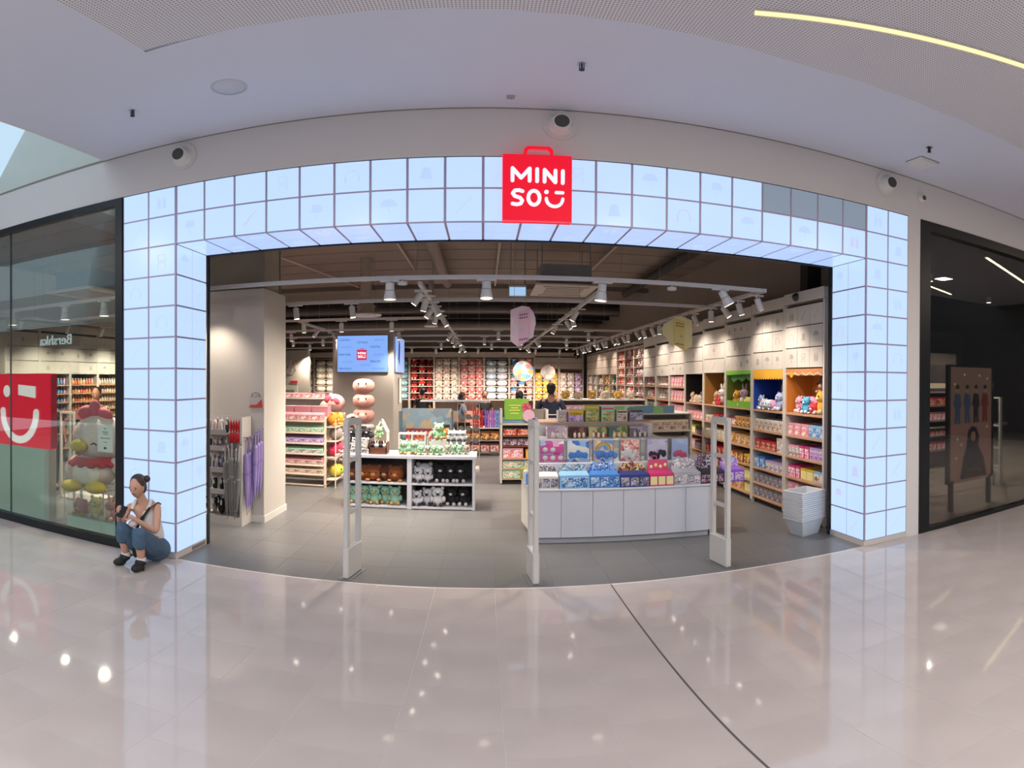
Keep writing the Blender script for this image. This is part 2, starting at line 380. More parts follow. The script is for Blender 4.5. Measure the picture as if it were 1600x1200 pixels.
def glyphs():
    G = []
    def g(fn): mb = MB(); fn(mb); G.append(mb)
    def arc(cx, cz, r, a0, a1, n=8): return [(cx+r*math.cos(a0+(a1-a0)*i/n), cz+r*math.sin(a0+(a1-a0)*i/n)) for i in range(n+1)]
    g(lambda m: (m.prism(arc(0, .0, .07, 0, PI), -.0006, 0), m.stroke([(0, 0), (0, -.06), (.02, -.065)], .007, -.0006, 0)))                     # umbrella
    g(lambda m: (m.prism([(-.055, -.01), (.055, -.01), (.038, .06), (-.038, .06)], -.0006, 0), m.box(-.003, .003, -.0006, 0, -.065, -.01), m.box(-.02, .02, -.0006, 0, -.07, -.064)))  # lamp
    g(lambda m: (m.stroke([(-.04, 0), (-.04, .06), (.04, .06), (.04, 0), (-.04, 0)], .008, -.0006, 0), m.stroke([(-.045, -.07), (-.035, -.02), (.035, -.02), (.045, -.07)], .008, -.0006, 0)))      # chair
    g(lambda m: (m.box(-.05, -.01, -.0006, 0, -.06, .03), m.box(.01, .05, -.0006, 0, -.06, .03), m.box(-.06, -.005, -.0006, 0, .036, .044), m.box(.005, .06, -.0006, 0, .036, .044), m.stroke([(-.03, .044), (-.02, .07)], .006, -.0006, 0), m.stroke([(.03, .044), (.02, .07)], .006, -.0006, 0)))  # bottles
    g(lambda m: (m.stroke([(-.02, -.01), (.06, .07)], .012, -.0006, 0), m.prism([(-.075, -.07), (-.03, -.05), (-.01, -.015), (-.045, -.03)], -.0006, 0)))   # brush
    g(lambda m: (m.stroke([(-.06, -.07), (.06, .07)], .006, -.0006, 0)))                                                                                    # pencil
    g(lambda m: (m.stroke(arc(0, 0, .055, 0, PI), .01, -.0006, 0), m.box(-.065, -.048, -.0006, 0, -.055, 0), m.box(.048, .065, -.0006, 0, -.055, 0)))      # headphones
    g(lambda m: (m.prism([(-.055, -.06), (.055, -.06), (.04, -.02)]+arc(0, .01, .04, 0, PI)+[(-.04, -.02)], -.0006, 0)))                                   # bag
    return G
GL = [g_ for g_ in glyphs()]
GLM = {}
random.seed(11)
def icon(panel, k, loc, rot, pink=False):
    key = (k, pink)
    if key not in GLM:
        o = GL[k].build('printed_icon', inkp if pink else inkm, panel); GLM[key] = o
    else: o = GLM[key].copy(); COL.objects.link(o); o.parent = panel
    o.location = loc; o.rotation_euler = rot
g_ = .0108
cnt = 0
def panel(x0, x1, y0, y1, z0, z1, m, face, ic):
    global cnt; cnt += 1
    mb = MB(); mb.box(x0, x1, y0, y1, z0, z1); p = mb.build('light_panel', m, portal)
    if ic:
        k = random.choice([0, 1, 2, 3, 4, 4, 5, 5, 6, 7]); cx, cy, cz = (x0+x1)/2, (y0+y1)/2, (z0+z1)/2
        if face == 'f': icon(p, k, (cx, y0-.0004, cz), (0, 0, 0), cnt % 6 == 0)
        elif face == 'l': icon(p, k, (x1+.0004, cy, cz), (0, 0, PI/2), cnt % 6 == 0)
        elif face == 'r': icon(p, k, (x0-.0004, cy, cz), (0, 0, -PI/2), cnt % 6 == 0)
        elif face == 's': icon(p, k, (cx, cy, z0-.0004), (PI/2, 0, 0), False)
for c in range(25):
    for r in range(12):
        if 2 <= c <= 22 and r >= 2: continue
        x0, x1 = XS[c]+g_*(1 if c not in (2, 23) else 1.6), XS[c+1]-g_*(1 if c+1 not in (2, 23) else 1.6)
        zt, zb = ZS[r]-(g_*.8 if r else .002), ZS[r+1]+g_*.8
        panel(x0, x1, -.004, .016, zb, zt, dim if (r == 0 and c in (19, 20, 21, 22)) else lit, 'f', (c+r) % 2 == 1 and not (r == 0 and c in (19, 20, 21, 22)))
for r in range(2, 12):
    for k in range(2):
        y0, y1 = .012+k*(JD-.03)/2+g_*.5, .012+(k+1)*(JD-.03)/2-g_*.5
        panel(XS[2]-.012, XS[2]+.004, y0, y1, ZS[r+1]+g_*.8, ZS[r]-g_*.8, lit, 'l', (r+k) % 2 == 0)
        panel(XS[23]-.004, XS[23]+.012, y0, y1, ZS[r+1]+g_*.8, ZS[r]-g_*.8, lit, 'r', (r+k) % 2 == 1)
for c in range(2, 23):
    for k in range(2):
        y0, y1 = .012+k*(JD-.03)/2+g_*.4, .012+(k+1)*(JD-.03)/2-g_*.4
        panel(XS[c]+g_, XS[c+1]-g_, y0, y1, 3.033, 3.05, lit2, 's', (c+k) % 2 == 0)
# socket plate at the foot of the left jamb
mb = MB(); mb.box(-2.737, -2.731, .3, .56, .012, .052); mb.build('socket_plate', mat('socket_grey', '#7d7772', .5), portal)

# ============================================================ SHOP SIGN
red = glow('sign_red', '#ee1230', .92); red2 = glow('sign_red_edge', '#ff5a78', .8); wlet = glow('sign_letter', '#e4ecff', 1.05)
def logo_parts(parent, S, y0, y1, mr, ml, edge=None, small=False):
    """red bag-shaped sign; local origin at its lower left corner, S = width"""
    k = S/535.
    def P(u, v): return ((u-130)*k, (735-v)*k*1.085)
    body = MB(); body.prism([P(130, 735), P(665, 735), P(665, 205), P(130, 205)], y0, y1)
    body.build('sign_face', mr, parent)
    h = MB()
    h.stroke([P(302, 200), P(305, 165), P(325, 145), P(485, 145), P(505, 165), P(508, 200)], 26*k, y0, y0+.03); h.build('handle', mr, parent)
    w = 29*k; a0, a1 = y0-.012*(0 if small else 1)-.001, y0
    for ch, st in (('M', [[(204, 425), (204, 325), (270, 402), (336, 325), (336, 425)]]), ('I', [[(394, 327), (394, 427)]]), ('N', [[(452, 428), (452, 332), (536, 430), (536, 334)]]), ('I', [[(594, 335), (594, 433)]]),
                   ('S', [[(282, 510), (255, 502), (222, 506), (206, 528), (222, 550), (262, 562), (280, 585), (268, 608), (238, 616), (204, 610)]]),
                   ('O', [[(370+44*math.sin(t*PI/8), 560-56*math.cos(t*PI/8)) for t in range(17)]]),
                   ('dot', [[(466, 510), (468, 510)]]), ('bar', [[(543, 512), (594, 512)]]),
                   ('smile', [[(530-64*math.cos(t*PI/10), 562+62*math.sin(t*PI/10)) for t in range(11)]])):
        mb = MB()
        for s_ in st: mb.stroke([P(*p) for p in s_], w*(1.15 if ch == 'dot' else .95 if ch in 'SO' else .85 if ch in ('smile', 'bar') else 1), a0, a1)
        mb.build('letter', ml, parent)
sign = thing('shop_sign', 'red bag-shaped illuminated sign with white letters and a winking smile above the entrance', 'sign', (.138, 4.30, 3.022))
logo_parts(sign, .537, 0, .1, red, wlet)
mb = MB(); mb.box(-.004, .541, .012, .03, -.006, .583); mb.build('edge_glow', red2, sign)
mb = MB(); mb.box(.2, .34, .1, .124, .2, .4); mb.build('bracket', steel, sign)

# ============================================================ SHOP WINDOWS
glL = glass('window_glass', '#f3f9f4', .42); glR = glass('window_glass_dark', '#d2d4d4', .55)
w1 = thing('window_1', 'tall shop window in a black frame beside the lit portal', None, (0, YF, 0), kind='structure')
mb = MB(); mb.box(-3.44, -3.358, -.02, .06, 0, 3.617); mb.box(-6.2, -3.44, -.02, .06, 3.545, 3.617); mb.box(-6.2, -3.44, -.02, .06, 0, .095); mb.build('frame', black, w1)
mb = MB(); mb.box(-5.058, -3.44, .01, .02, .095, 3.545); mb.build('pane', glL, w1)
mb = MB(); mb.box(-6.2, -5.064, .01, .02, .095, 3.545); mb.build('pane', glL, w1)
mb = MB(); mb.box(-5.066, -5.056, .006, .024, .095, 3.545); mb.build('joint', mat('joint_seal', '#4b5552', .5), w1)
w2 = thing('window_2', 'dark shop window of the neighbouring shop in a black frame', None, (0, YF, 0), kind='structure')
mb = MB(); mb.box(4.398, 4.56, -.01, .08, 0, 3.625); mb.box(4.56, 8.8, -.01, .08, 3.51, 3.625); mb.box(4.56, 8.8, -.01, .08, 0, .05); mb.build('frame', black, w2)
mb = MB(); mb.box(4.56, 8.8, .03, .04, .05, 3.51); mb.build('pane', glR, w2)
# paper notice taped inside the left window
t = thing('paper_notice', 'white paper notice taped inside the left shop window', 'notice', (-3.706, 4.445, .99))
mb = MB(); mb.box(0, .2, 0, .002, 0, .275); mb.build('sheet', mat('paper', '#ece9ea', .8), t)
ink = mat('ink_black', '#2b2b2e', .7)
for z, s_, n in ((.235, .03, 'S'), (.205, .014, 'Chers clients'), (.185, .014, 'Bienvenue'), (.14, .014, 'Merci de votre visite'), (.1, .012, 'A bientot'), (.03, .04, 'AR')):
    mb = MB()
    w_ = .008*len(n)*(s_/.014)/1.3
    x = .1-w_/2; random.seed(len(n))
    while x < .1+w_/2:
        l = random.uniform(.006, .016)*(s_/.014)**.5; mb.box(x, min(x+l, .1+w_/2), -.0008, 0, z, z+s_*.55); x += l+.004
    mb.build('printed_line', ink, t)

# ============================================================ FIXTURES ON THE MALL WALL AND CEILING
def wall_spot(x, z, r, label, ap):
    t = thing('wall_spotlight', label, 'light', (x, YF, z), group=None)
    mb = MB(); mb.cyl((0, -.012, 0), (0, 0, 0), r, r, 28); mb.build('ring', white, t)
    mb = MB(); mb.cyl((0, -.03, 0), (0, -.012, 0), r*.62, r*.72, 28); mb.cyl((0, -.09*r/.14, 0), (0, -.02, 0), r*.5, r*.62, 28); mb.build('eyeball', mat('satin_white', '#dcd9d6', .3), t)
    mb = MB(); mb.cyl((0, -.0915*r/.14, 0), (0, -.088*r/.14, 0), r*.42, n=24); mb.build('lens', mat('dark_lens', ap, .15, metal=.4), t)
wall_spot(-2.66, 3.925, .145, 'round white wall spotlight above the left column of the portal', '#55534f')
wall_spot(.60, 3.945, .145, 'round white wall spotlight above the red sign', '#3f3d3a')
wall_spot(3.885, 3.93, .145, 'round white wall spotlight above the right column of the portal', '#6a625c')
wall_spot(4.41, 3.885, .07, 'small round wall spotlight beside the larger one, over the dark window', '#26282b')
for x, y, lb in ((-2.655, 3.624, 'small ceiling sprinkler nearest the skylight'), (.632, 3.628, 'small ceiling sprinkler above the red sign'), (3.745, 3.656, 'small ceiling sprinkler beside the square white box')):
    t = thing('sprinkler', lb, 'sprinkler', (x, y, HC))
    mb = MB(); mb.cyl((0, 0, -.004), (0, 0, 0), .032, n=16); mb.build('escutcheon', mat('chrome', '#b9b9bd', .25, metal=.8), t)
    mb = MB(); mb.cyl((0, 0, -.05), (0, 0, -.004), .007, n=8); mb.cyl((0, 0, -.056), (0, 0, -.052), .02, n=10); mb.box(-.018, -.012, -.003, .003, -.05, -.004); mb.box(.012, .018, -.003, .003, -.05, -.004); mb.build('nozzle', mat('dark_brass', '#34363a', .4, metal=.5), t)
mb = MB(); mb.lathe([(0, -.006), (.11, -.006), (.118, 0)], n=36); mb.lathe([(.122, -.004), (.135, -.004), (.135, 0)], n=36)
mb.build('ceiling_speaker', mat('speaker_white', '#c9ccd8', .6), None, 'flush round white disc set in the mall ceiling', 'speaker', loc=(-1.80, 3.64, HC))
t = thing('wireless_access_point', 'square white wireless box fixed to the mall ceiling at the right', 'router', (3.98, 3.98, HC))
mb = MB(); mb.prism([(-.1, -.035), (.1, -.035), (.125, -.008), (-.125, -.008)], -.11, .11, 'y'); mb.build('housing', mat('satin_white', '#dcd9d6', .3), t)
mb = MB(); mb.box(-.13, .13, -.115, .115, -.008, 0); mb.build('base_plate', mat('shadow_gap', '#8d897f', .8), t); mb = MB(); mb.cyl((.03, -.03, -.0365), (.03, -.03, -.035), .005, n=8); mb.build('indicator', black, t)
mb = MB(); mb.box(-.03, .03, -.02, .02, -.02, 0); mb.cyl((0, 0, -.03), (0, 0, -.02), .012, n=10); mb.build('motion_sensor', mat('sensor_grey', '#a9a8ad', .5), None, 'tiny motion sensor on the ceiling above the red sign', 'sensor', loc=(.192, 4.2, HC))
# ============================================================ SHOP SHELL
dkw = mat('upper_wall_taupe', '#8a7f77', .85, var=.05)
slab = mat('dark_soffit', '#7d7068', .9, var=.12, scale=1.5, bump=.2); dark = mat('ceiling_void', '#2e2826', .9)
mb = MB(); mb.box(4.16, 4.36, 4.68, 20.6, 0, 4.3); struct('wall_right', mb, dkw, 'taupe side wall of the shop above the shelving')
mb = MB(); mb.box(-8.6, 4.16, 20.4, 20.6, 0, 4.3); struct('wall_far', mb, dkw, 'taupe wall at the far end of the shop')
mb = MB(); mb.box(-8.6, -8.4, 4.68, 20.4, 0, 4.3); struct('wall_side', mb, white, 'pale side wall behind the left window display')
mb = MB(); mb.box(-8.4, 4.16, 4.68, 4.75, 3.66, 4.3); struct('trim_3', mb, dkw, 'inner face of the band above the entrance')
mb = MB(); mb.box(-8.4, 4.16, 4.75, 13, 4.0, 4.3); struct('ceiling', mb, slab, 'brown concrete soffit over the front of the shop')
mb = MB(); mb.box(-8.4, 4.16, 13.7, 16, 4.0, 4.3); struct('ceiling', mb, slab, 'brown concrete soffit beyond the dark gap')
mb = MB(); mb.box(-8.4, 4.16, 13, 20.4, 4.31, 4.4); struct('ceiling', mb, dark, 'dark ceiling void at the back of the shop')
for y in (16.8, 18.2, 19.4):
    mb = MB(); mb.box(-8.4, 4.16, y, y+.25, 3.75, 4.3); struct('trim_4', mb, dark, 'brown ceiling beam crossing the back of the shop')
# raised board joints of the soffit
for i in range(9):
    mb = MB(); mb.box(-8.3, 4.1, 5.2+i*.85, 5.2+i*.85+.006, 3.994, 4.0); mb.build('soffit_joint', mat('joint_brown', '#5a4f48', .9), bpy.data.objects['ceiling.001'])
mb = MB(); mb.box(-3.46, -2.6, 6.24, 6.72, 2.84, 4.0); mb.box(-3.46, -2.62, 6.83, 6.85, 2.84, 4.0)
struct('pillar', mb, mat('raw_concrete', '#9b9387', .8, var=.1, scale=3, bump=.2), 'raw concrete column rising above the white partition')
mb = MB(); mb.box(-3.46, -2.545, 6.09, 6.82, .0, 2.835)
part = struct('partition', mb, mat('partition_paint', '#c6c0b8', .7, var=.02), 'white boxed-in partition just inside the entrance')
mb = MB(); mb.box(-3.465, -2.53, 6.075, 6.835, 0, .085); mb.build('baseboard', white, part)
mb = MB(); mb.box(-3.35, -1.98, 12.0, 13.3, 0, 2.79); struct('pillar', mb, mat('pillar_paint', '#a79f97', .7, var=.02), 'taupe pillar carrying the video screens')
mb = MB(); mb.box(3.95, 4.16, 6.02, 6.2, 2.86, 4.0); struct('trim_5', mb, dark, 'dark column box above the shelving')  # column box put in where a vertical dark gap shows
# bits of the rear left: partition with a doorway and posters
mb = MB(); mb.box(-8.4, -6.05, 18.6, 18.75, 0, 2.75); rw = struct('wall_rear', mb, mat('rear_partition', '#b0a79c', .7), 'taupe partition wall with a door at the rear left')
t = thing('door_1', 'pale door in the rear partition beneath a small red plate', None, (-6.9, 18.59, 0), kind='structure')
mb = MB(); mb.chbox(-.5, .42, -.03, 0, 0, 1.5); mb.build('leaf', mat('door_paint', '#c4c2b4', .6), t); mb = MB(); mb.box(-.3, .3, -.036, -.03, .8, 1.35); mb.build('glazing', mat('door_glass', '#7f9184', .2), t)
tag(MB().box(-.13, .13, -.02, 0, -.05, .05).build('red_plate', mat('plain_red', '#b3303a', .5), loc=(-6.62, 18.6, 1.62)), 'small dark red plate on the rear partition', 'plate')
mb = MB(); mb.cyl((0, -.02, 0), (0, 0, 0), .25, n=24); o = mb.build('round_poster', [art('round_poster_print', ['#d8d0c8', '#b5aaa5', '#8e8687', '#d8d0c8', '#c3a9a0'], 18)], loc=(-6.75, 18.6, 2.14)); tag(o, 'round pale printed poster high on the rear partition', 'poster')
# ---- services under the soffit
pipe_m = mat('pipe_beige', '#b3a497', .5); duct_m = mat('duct_grey', '#5b544f', .5, metal=.3)
def run(name, pts, r, m, label, n=8, cat='pipe', group=None, rings=0):
    mb = MB(); mb.tube([Vector(p)-Vector(pts[0]) for p in pts], r, n)
    if rings:
        a, b_ = Vector((0, 0, 0)), Vector(pts[1])-Vector(pts[0]); L = b_.length
        for i in range(int(L/rings)):
            p = b_*(i*rings/L); d = b_.normalized()*rings*.4; mb.cyl(p, p+d, r*1.12, n=n)
    return tag(mb.build(name, m, loc=pts[0]), label, cat, group)
run('conduit', [(-1.37, 5.6, 3.93), (-1.37, 10.8, 3.93)], .022, pipe_m, 'thin beige pipe running back under the soffit, left of the flexible duct')
run('conduit', [(.24, 5.6, 3.93), (.24, 12.8, 3.93)], .022, pipe_m, 'thin beige pipe under the soffit above the exit sign')
run('conduit', [(2.05, 5.4, 3.9), (2.05, 12.8, 3.9)], .025, pipe_m, 'thin beige pipe under the soffit right of the air conditioner')
run('conduit', [(-3.6, 8.3, 3.9), (-2.9, 12.6, 3.9)], .022, pipe_m, 'thin slanting pipe near the concrete column')
run('air_duct', [(3.15, 5.3, 3.8), (3.3, 12.8, 3.8)], .09, dark, 'dark round duct under the soffit at the right')
run('flexible_duct', [(-.78, 6.3, 3.82), (-.8, 12.0, 3.82)], .085, mat('flex_duct', '#a3958a', .5, metal=.3), 'ribbed flexible air duct under the soffit', rings=.07, cat='duct', n=10)
run('cross_duct', [(-7.5, 14.6, 3.6), (3.6, 14.6, 3.6)], .1, duct_m, 'long round duct crossing the shop below the soffit', n=12, cat='duct')
run('cross_duct', [(-7.5, 17.5, 3.5), (3.6, 17.5, 3.5)], .14, duct_m, 'wide round duct crossing near the far end', n=12, cat='duct')
def diffuser(x, y, z, r, label):
    t = thing('ceiling_diffuser', label, 'vent', (x, y, z))
    mb = MB(); mb.cyl((0, 0, .3), (0, 0, 4.0-z), r*.36, n=20); mb.cyl((0, 0, .03), (0, 0, .3), r*.6, r*.42, n=20); mb.cyl((0, 0, .14), (0, 0, .17), r*.6, n=20); mb.build('duct', mat('duct_light', '#a69b90', .5), t)
    mb = MB(); mb.lathe([(r, 0), (r*.95, -.02), (.03, .0)], n=28); mb.lathe([(r, 0), (r*.6, .05)], n=28); mb.build('disc', white, t)
diffuser(-2.16, 10, 2.93, .29, 'round ceiling diffuser on a vertical duct near the partition')
diffuser(-1.2, 12.5, 2.95, .16, 'smaller vertical duct hanging near the flexible duct')
def cassette(x, y, z, label):
    t = thing('air_conditioner', label, 'air conditioner', (x, y, z))
    mb = MB(); mb.box(-.4, .4, -.4, .5, .04, .36); mb.build('body', mat('galvanised', '#86898c', .45, metal=.4), t)
    mb = MB(); mb.chbox(-.49, .49, -.55, .58, -.01, .03, .01); mb.build('cover', mat('cassette_cover', '#c3b8b0', .5), t)
    mb = MB(); mb.box(-.3, .3, -.3, .3, -.016, -.01)
    mb.build('grille', mat('cassette_grille', '#988e88', .6), t)
    for s in (-1, 1):
        mb = MB(); mb.box(-.36, .36, s*.42-.03, s*.42+.03, -.014, -.01); mb.build('louvre', mat('cassette_louvre', '#6f6762', .6), t)
        for k in (-1, 1): mb = MB(); mb.cyl((s*.38, k*.38, .36), (s*.38, k*.38, 4.0-z), .008, n=6); mb.build('hanger_rod', steel, t)
cassette(1.27, 8.97, 3.21, 'ceiling air conditioner hanging near the middle of the shop'); cassette(-6.2, 7.2, 3.21, 'ceiling air conditioner seen through the left window')
t = thing('exit_sign', 'pale blue illuminated exit sign hanging from rods', 'sign', (.37, 8.5, 3.03))
MB().box(0, .275, 0, .03, 0, .18).build('housing', mat('sign_housing', '#b5bdc8', .4), t); MB().box(.012, .263, -.003, 0, .01, .145).build('face', glow('exit_face', '#a8cdf2', .9), t)
for x in (.03, .245): mb = MB(); mb.cyl((x, .015, .18), (x, .015, .97), .005, n=6); mb.build('hanger_rod', steel, t)

# ---- lighting tracks and spotlights
trk = mat('track_white', '#cdc8c6', .45); hd = mat('spot_white', '#d3d1cf', .4); lensm = glow('spot_lens', '#fff0dc', 12); lensb = glow('bell_lens', '#fff0dc', 2.2)
ZT = 2.80
def track(a, b_, label, z=ZT, drops=2):
    a, b_ = Vector(a+(z,)), Vector(b_+(z,)); L = (b_-a).length; d = (b_-a).normalized()
    t = thing('light_track', label, 'track', a, math.atan2(d.y, d.x))
    MB().box(0, L, -.022, .022, -.02, .022).build('rail', trk, t)
    for i in range(drops):
        x = L*(i+.5)/drops; mb = MB(); mb.cyl((x, 0, .02), (x, 0, 4.0-z), .0025, n=5); mb.build('suspension_wire', steel, t)
def head_proto(bell):
    t = thing('track_spotlight', 'spot', 'spotlight', (0, 0, ZT-.02))
    MB().box(-.1, .1, -.018, .018, -.018, 0).build('adapter', hd, t)
    b_ = bpy.data.objects.new('body', None)
    mb = MB()
    if bell: mb.cyl((0, 0, -.03), (0, 0, -.11), .045, .048, 18); mb.cyl((0, 0, -.115), (0, 0, -.205), .05, .068, 18)
    else: mb.cyl((0, 0, -.045), (0, 0, -.2), .04, .04, 16)
    mb.cyl((0, 0, -.01), (0, 0, -.05), .012, n=8)
    h = mb.build('housing', hd, t)
    mb = MB(); z = -.207 if bell else -.202; mb.cyl((0, 0, z), (0, 0, z+.001), (.06 if bell else .034), n=16); mb.build('lens', lensb if bell else lensm, h)
    return freeze(t)
bell, can = head_proto(True), head_proto(False)
used_h = set(); nspot = 0; GC = {}
SP_COL = (1.0, .86, .72)
def spot(x, y, kind, tilt, az, label, group, power=42, z=ZT-.02, ang=110, light=True):
    """a head on a track; tilt from straight down towards azimuth az"""
    global nspot
    src = bell if kind == 'bell' else can
    if kind in used_h: r = dup(src, (x, y, z))
    else: used_h.add(kind); r = src; r.location = (x, y, z)
    gi = GC.setdefault(group, 0); GC[group] = gi+1
    r['label'] = ('%s %s' % (ORD[gi], label)) if group else label
    if group: r['group'] = group
    R = Matrix.Rotation(az, 4, 'Z') @ Matrix.Rotation(-tilt, 4, 'Y')
    for c in (CH.get(r.name) or [k for k in bpy.data.objects if k.parent == r]):
        if c.name.startswith('housing'): c.rotation_euler = R.to_euler()
    nspot += 1
    if light:
        l = bpy.data.lights.new('spot_beam', 'SPOT'); l.energy = power*(4.0 if ang > 65 else 1.0); l.color = SP_COL; l.spot_size = math.radians(ang); l.spot_blend = .9; l.shadow_soft_size = .04
        o = bpy.data.objects.new('spot_beam', l); o.parent = r; o.location = (R @ Vector((0, 0, -.23))); o.rotation_euler = R.to_euler(); COL.objects.link(o)
for a, b_, lb in (((-7.0, 5.65), (3.1, 5.65), 'long white lighting track just inside the entrance'), ((-7.0, 7.3), (3.1, 7.3), 'second white lighting track from the entrance'),
                  ((-5.5, 9.5), (-.7, 9.5), 'short third lighting track left of the middle'), ((-5.5, 11.6), (3.1, 11.6), 'fourth lighting track across the shop'),
                  ((-5.5, 13.4), (3.1, 13.4), 'fifth lighting track across the shop'), ((-5.5, 15.4), (3.1, 15.4), 'sixth lighting track across the shop'), ((-7.5, 18.3), (3.1, 18.3), 'last lighting track before the far wall'),
                  ((3.1, 5.62), (3.1, 19.3), 'white lighting track running along the wall shelving'), ((-.7, 6.0), (-.7, 19.3), 'white lighting track running back left of the middle'), ((1.35, 6.2), (1.35, 19.3), 'white lighting track running back right of the middle'),
                  ((-3.37, 9.9), (-3.37, 19), 'white lighting track running back beyond the partition'), ((-7.0, 5.65), (-7.0, 14), 'white lighting track over the left window shelving')):
    track(a, b_, lb, drops=4 if abs(b_[0]-a[0])+abs(b_[1]-a[1]) > 6 else 2)
for x, tl, az, n in ((-.97, 0, 0, 'upright bell spotlight on the first track, left'), (.02, .1, -PI/2, 'bell spotlight in the middle of the first track'), (1.22, .12, PI, 'bell spotlight on the first track above the display counter'), (2.55, .5, -.3, 'tilted bell spotlight near the right end of the first track')):
    spot(x, 5.65, 'bell', tl, az, n, None, 26, ang=92)
spot(-3.16, 5.65, 'can', .3, PI/2, 'cylinder spotlight at the jamb end of the first track, washing the partition', None, 9, ang=105)
for x, lb in ((-.84, 'flat white disc sensor under the first lighting track, left'), (1.98, 'flat white disc sensor under the first lighting track, right')):
    mb = MB(); mb.cyl((0, 0, 0), (0, 0, .03), .05, n=18); mb.cyl((0, 0, .03), (0, 0, .05), .01, n=6); mb.build('track_sensor', hd, None, lb, 'sensor', loc=(x, 5.66, ZT-.07))
for x, lb in ((-2.58, 'cylinder spotlight on the second track beside the partition'), (-1.78, 'cylinder spotlight on the second track near the diffuser')): spot(x, 7.3, 'can', .12, 0, lb, None, 55)
g = 'spotlights along the wall-shelving track'
ys = [5.85, 6.35, 6.85, 7.2]+[7.9+.55*i for i in range(20)]
for i, y in enumerate(ys): spot(3.1, y, 'can', (.5, .35, .6, .15)[i % 4], (.3, 0, -.4, .9)[i % 4], 'white cylinder spotlight hanging from the track along the wall shelving', g, 9 if i % 2 == 0 else 16, ang=(64 if i % 2 else 110), light=(i % 2 == 0 or i < 10))
g = 'spotlights along the left middle track'
for i, y in enumerate([6.35, 6.75, 7.35, 7.75, 8.3, 8.9, 12.3, 12.9, 14.2, 14.9, 17, 17.6, 18.2]): spot(-.7, y, 'can', (.6, .3, .5)[i % 3], (PI, PI*.8, 0)[i % 3], 'white cylinder spotlight hanging from the left middle track', g, 40)
g = 'spotlights along the right middle track'
for i, y in enumerate([7.9, 8.6, 9.3, 10.2, 14, 14.7, 16.4, 17.2, 18.]): spot(1.35, y, 'can', (.5, .25, .6)[i % 3], (PI*.9, 0, .2)[i % 3], 'white cylinder spotlight hanging from the right middle track', g, 40)
for y, xs, g, lb in ((9.5, (-3.2, -2.5, -1.6), 'spotlights on the short third track', 'white cylinder spotlight on the short third track'), (11.6, (-5, -4.2, -1.8, .3, 2.2), 'spotlights on the fourth track', 'white cylinder spotlight on the fourth track across the shop'),
                 (13.4, (-4.8, -4.0, .0, .9, 2.0, 2.7), 'spotlights on the fifth track', 'white cylinder spotlight on the fifth track across the shop'), (15.4, (-5, -3.8, -1.2, .2, 1.0, 2.3), 'spotlights on the sixth track', 'white cylinder spotlight on the sixth track across the shop'),
                 (18.3, (-6, -5, -2.4, -1.6, -.2, .7, 1.7, 2.5), 'spotlights on the last track', 'white cylinder spotlight on the last track before the far wall')):
    for i, x in enumerate(xs): spot(x, y, 'can', .35 if y > 18 else .15, PI/2, lb, g, 60 if y > 18 else 45, ang=120)
g = 'spotlights on the track beyond the partition'
for i, y in enumerate([11, 12, 14.2, 15, 16, 17]): spot(-3.37, y, 'can', .6, (PI, 0)[i % 2], 'white cylinder spotlight on the track beyond the partition', g, 40)
g = 'spotlights over the left window shelving'
for i, y in enumerate([6.4, 7.6, 8.6, 9.7, 10.8]): spot(-7.0, y, 'can', .45, PI, 'white cylinder spotlight over the left window shelving', g, 34)
spot(-5.3, 5.65, 'bell', 0, 0, 'bell spotlight seen through the left window', None, 55, ang=130)

# ---- hanging boards
def mystery(x, y, z, s, flip, xs_, c1, c2, c3, lc, label, tag_):
    t = thing('hanging_board', label, 'sign', (x, y, z))
    def F(u): return -u*xs_ if flip else u*xs_
    A, B_, C_ = [(0, 14), (12, 5), (12, 60), (0, 63)], [(12, 5), (29, 16), (30, 68), (12, 60)], [(0, 63), (12, 60), (30, 68), (18, 70)]
    for poly, m, nm in ((A, c1, 'side_face'), (B_, c2, 'front_face'), (C_, c3, 'top_face')):
        MB().prism([(F(u)*s, v*s) for u, v in poly], 0, .012, 'y').build(nm, m, t)
    mb = MB(); q = [(4, 40), (3.2, 48), (5, 52), (8, 50), (8.5, 44), (6, 36), (5.5, 28)]
    mb.stroke([(F(a)*s, b_*s) for a, b_ in q], 1.3*s, -.003, 0); mb.stroke([(F(5.3)*s, 21*s), (F(5.3)*s, 20.5*s)], 1.8*s, -.003, 0); mb.build('question_mark', lc, t, kind='stuff')
    mb = MB()
    for v, n in ((54, 4), (49, 4), (15, 4)):
        for k in range(n): u = 14+k*3.4; mb.box(*sorted((F(u)*s, F(u+2.2)*s)), -.002, 0, (v+k*.6)*s, (v+2.4+k*.6)*s)
    mb.build('printed_line', tag_, t, kind='stuff')
    mb = MB(); mb.ell((F(18)*s, -.001, 32*s), (2.6*s, .002, 2.6*s), 10, 6); mb.build('printed_dot', mat('sky_print', '#b9d6ea', .5), t)
    mb = MB(); mb.prism([(F(u)*s, v*s) for u, v in ([(29.5, 17), (36, 20), (37, 30), (40, 42), (39, 52), (36, 60), (30, 67)] if not flip else [(29, 14), (34, 14), (38, 22), (42, 30), (47, 34), (49, 46), (44, 56), (36, 60), (29, 66)])], .013, .02, 'y'); mb.build('backing_board', c3, t)
    for u in (6, 24): mb = MB(); mb.cyl((F(u)*s, .006, 58*s), (F(u)*s, .006, 4.0-z), .002, n=4); mb.build('suspension_wire', steel, t)
pk1, pk2, pk3 = mat('print_pink', '#f3d3dd', .5), mat('print_pink_mid', '#edc0cf', .5), mat('print_rose', '#e58ea4', .5)
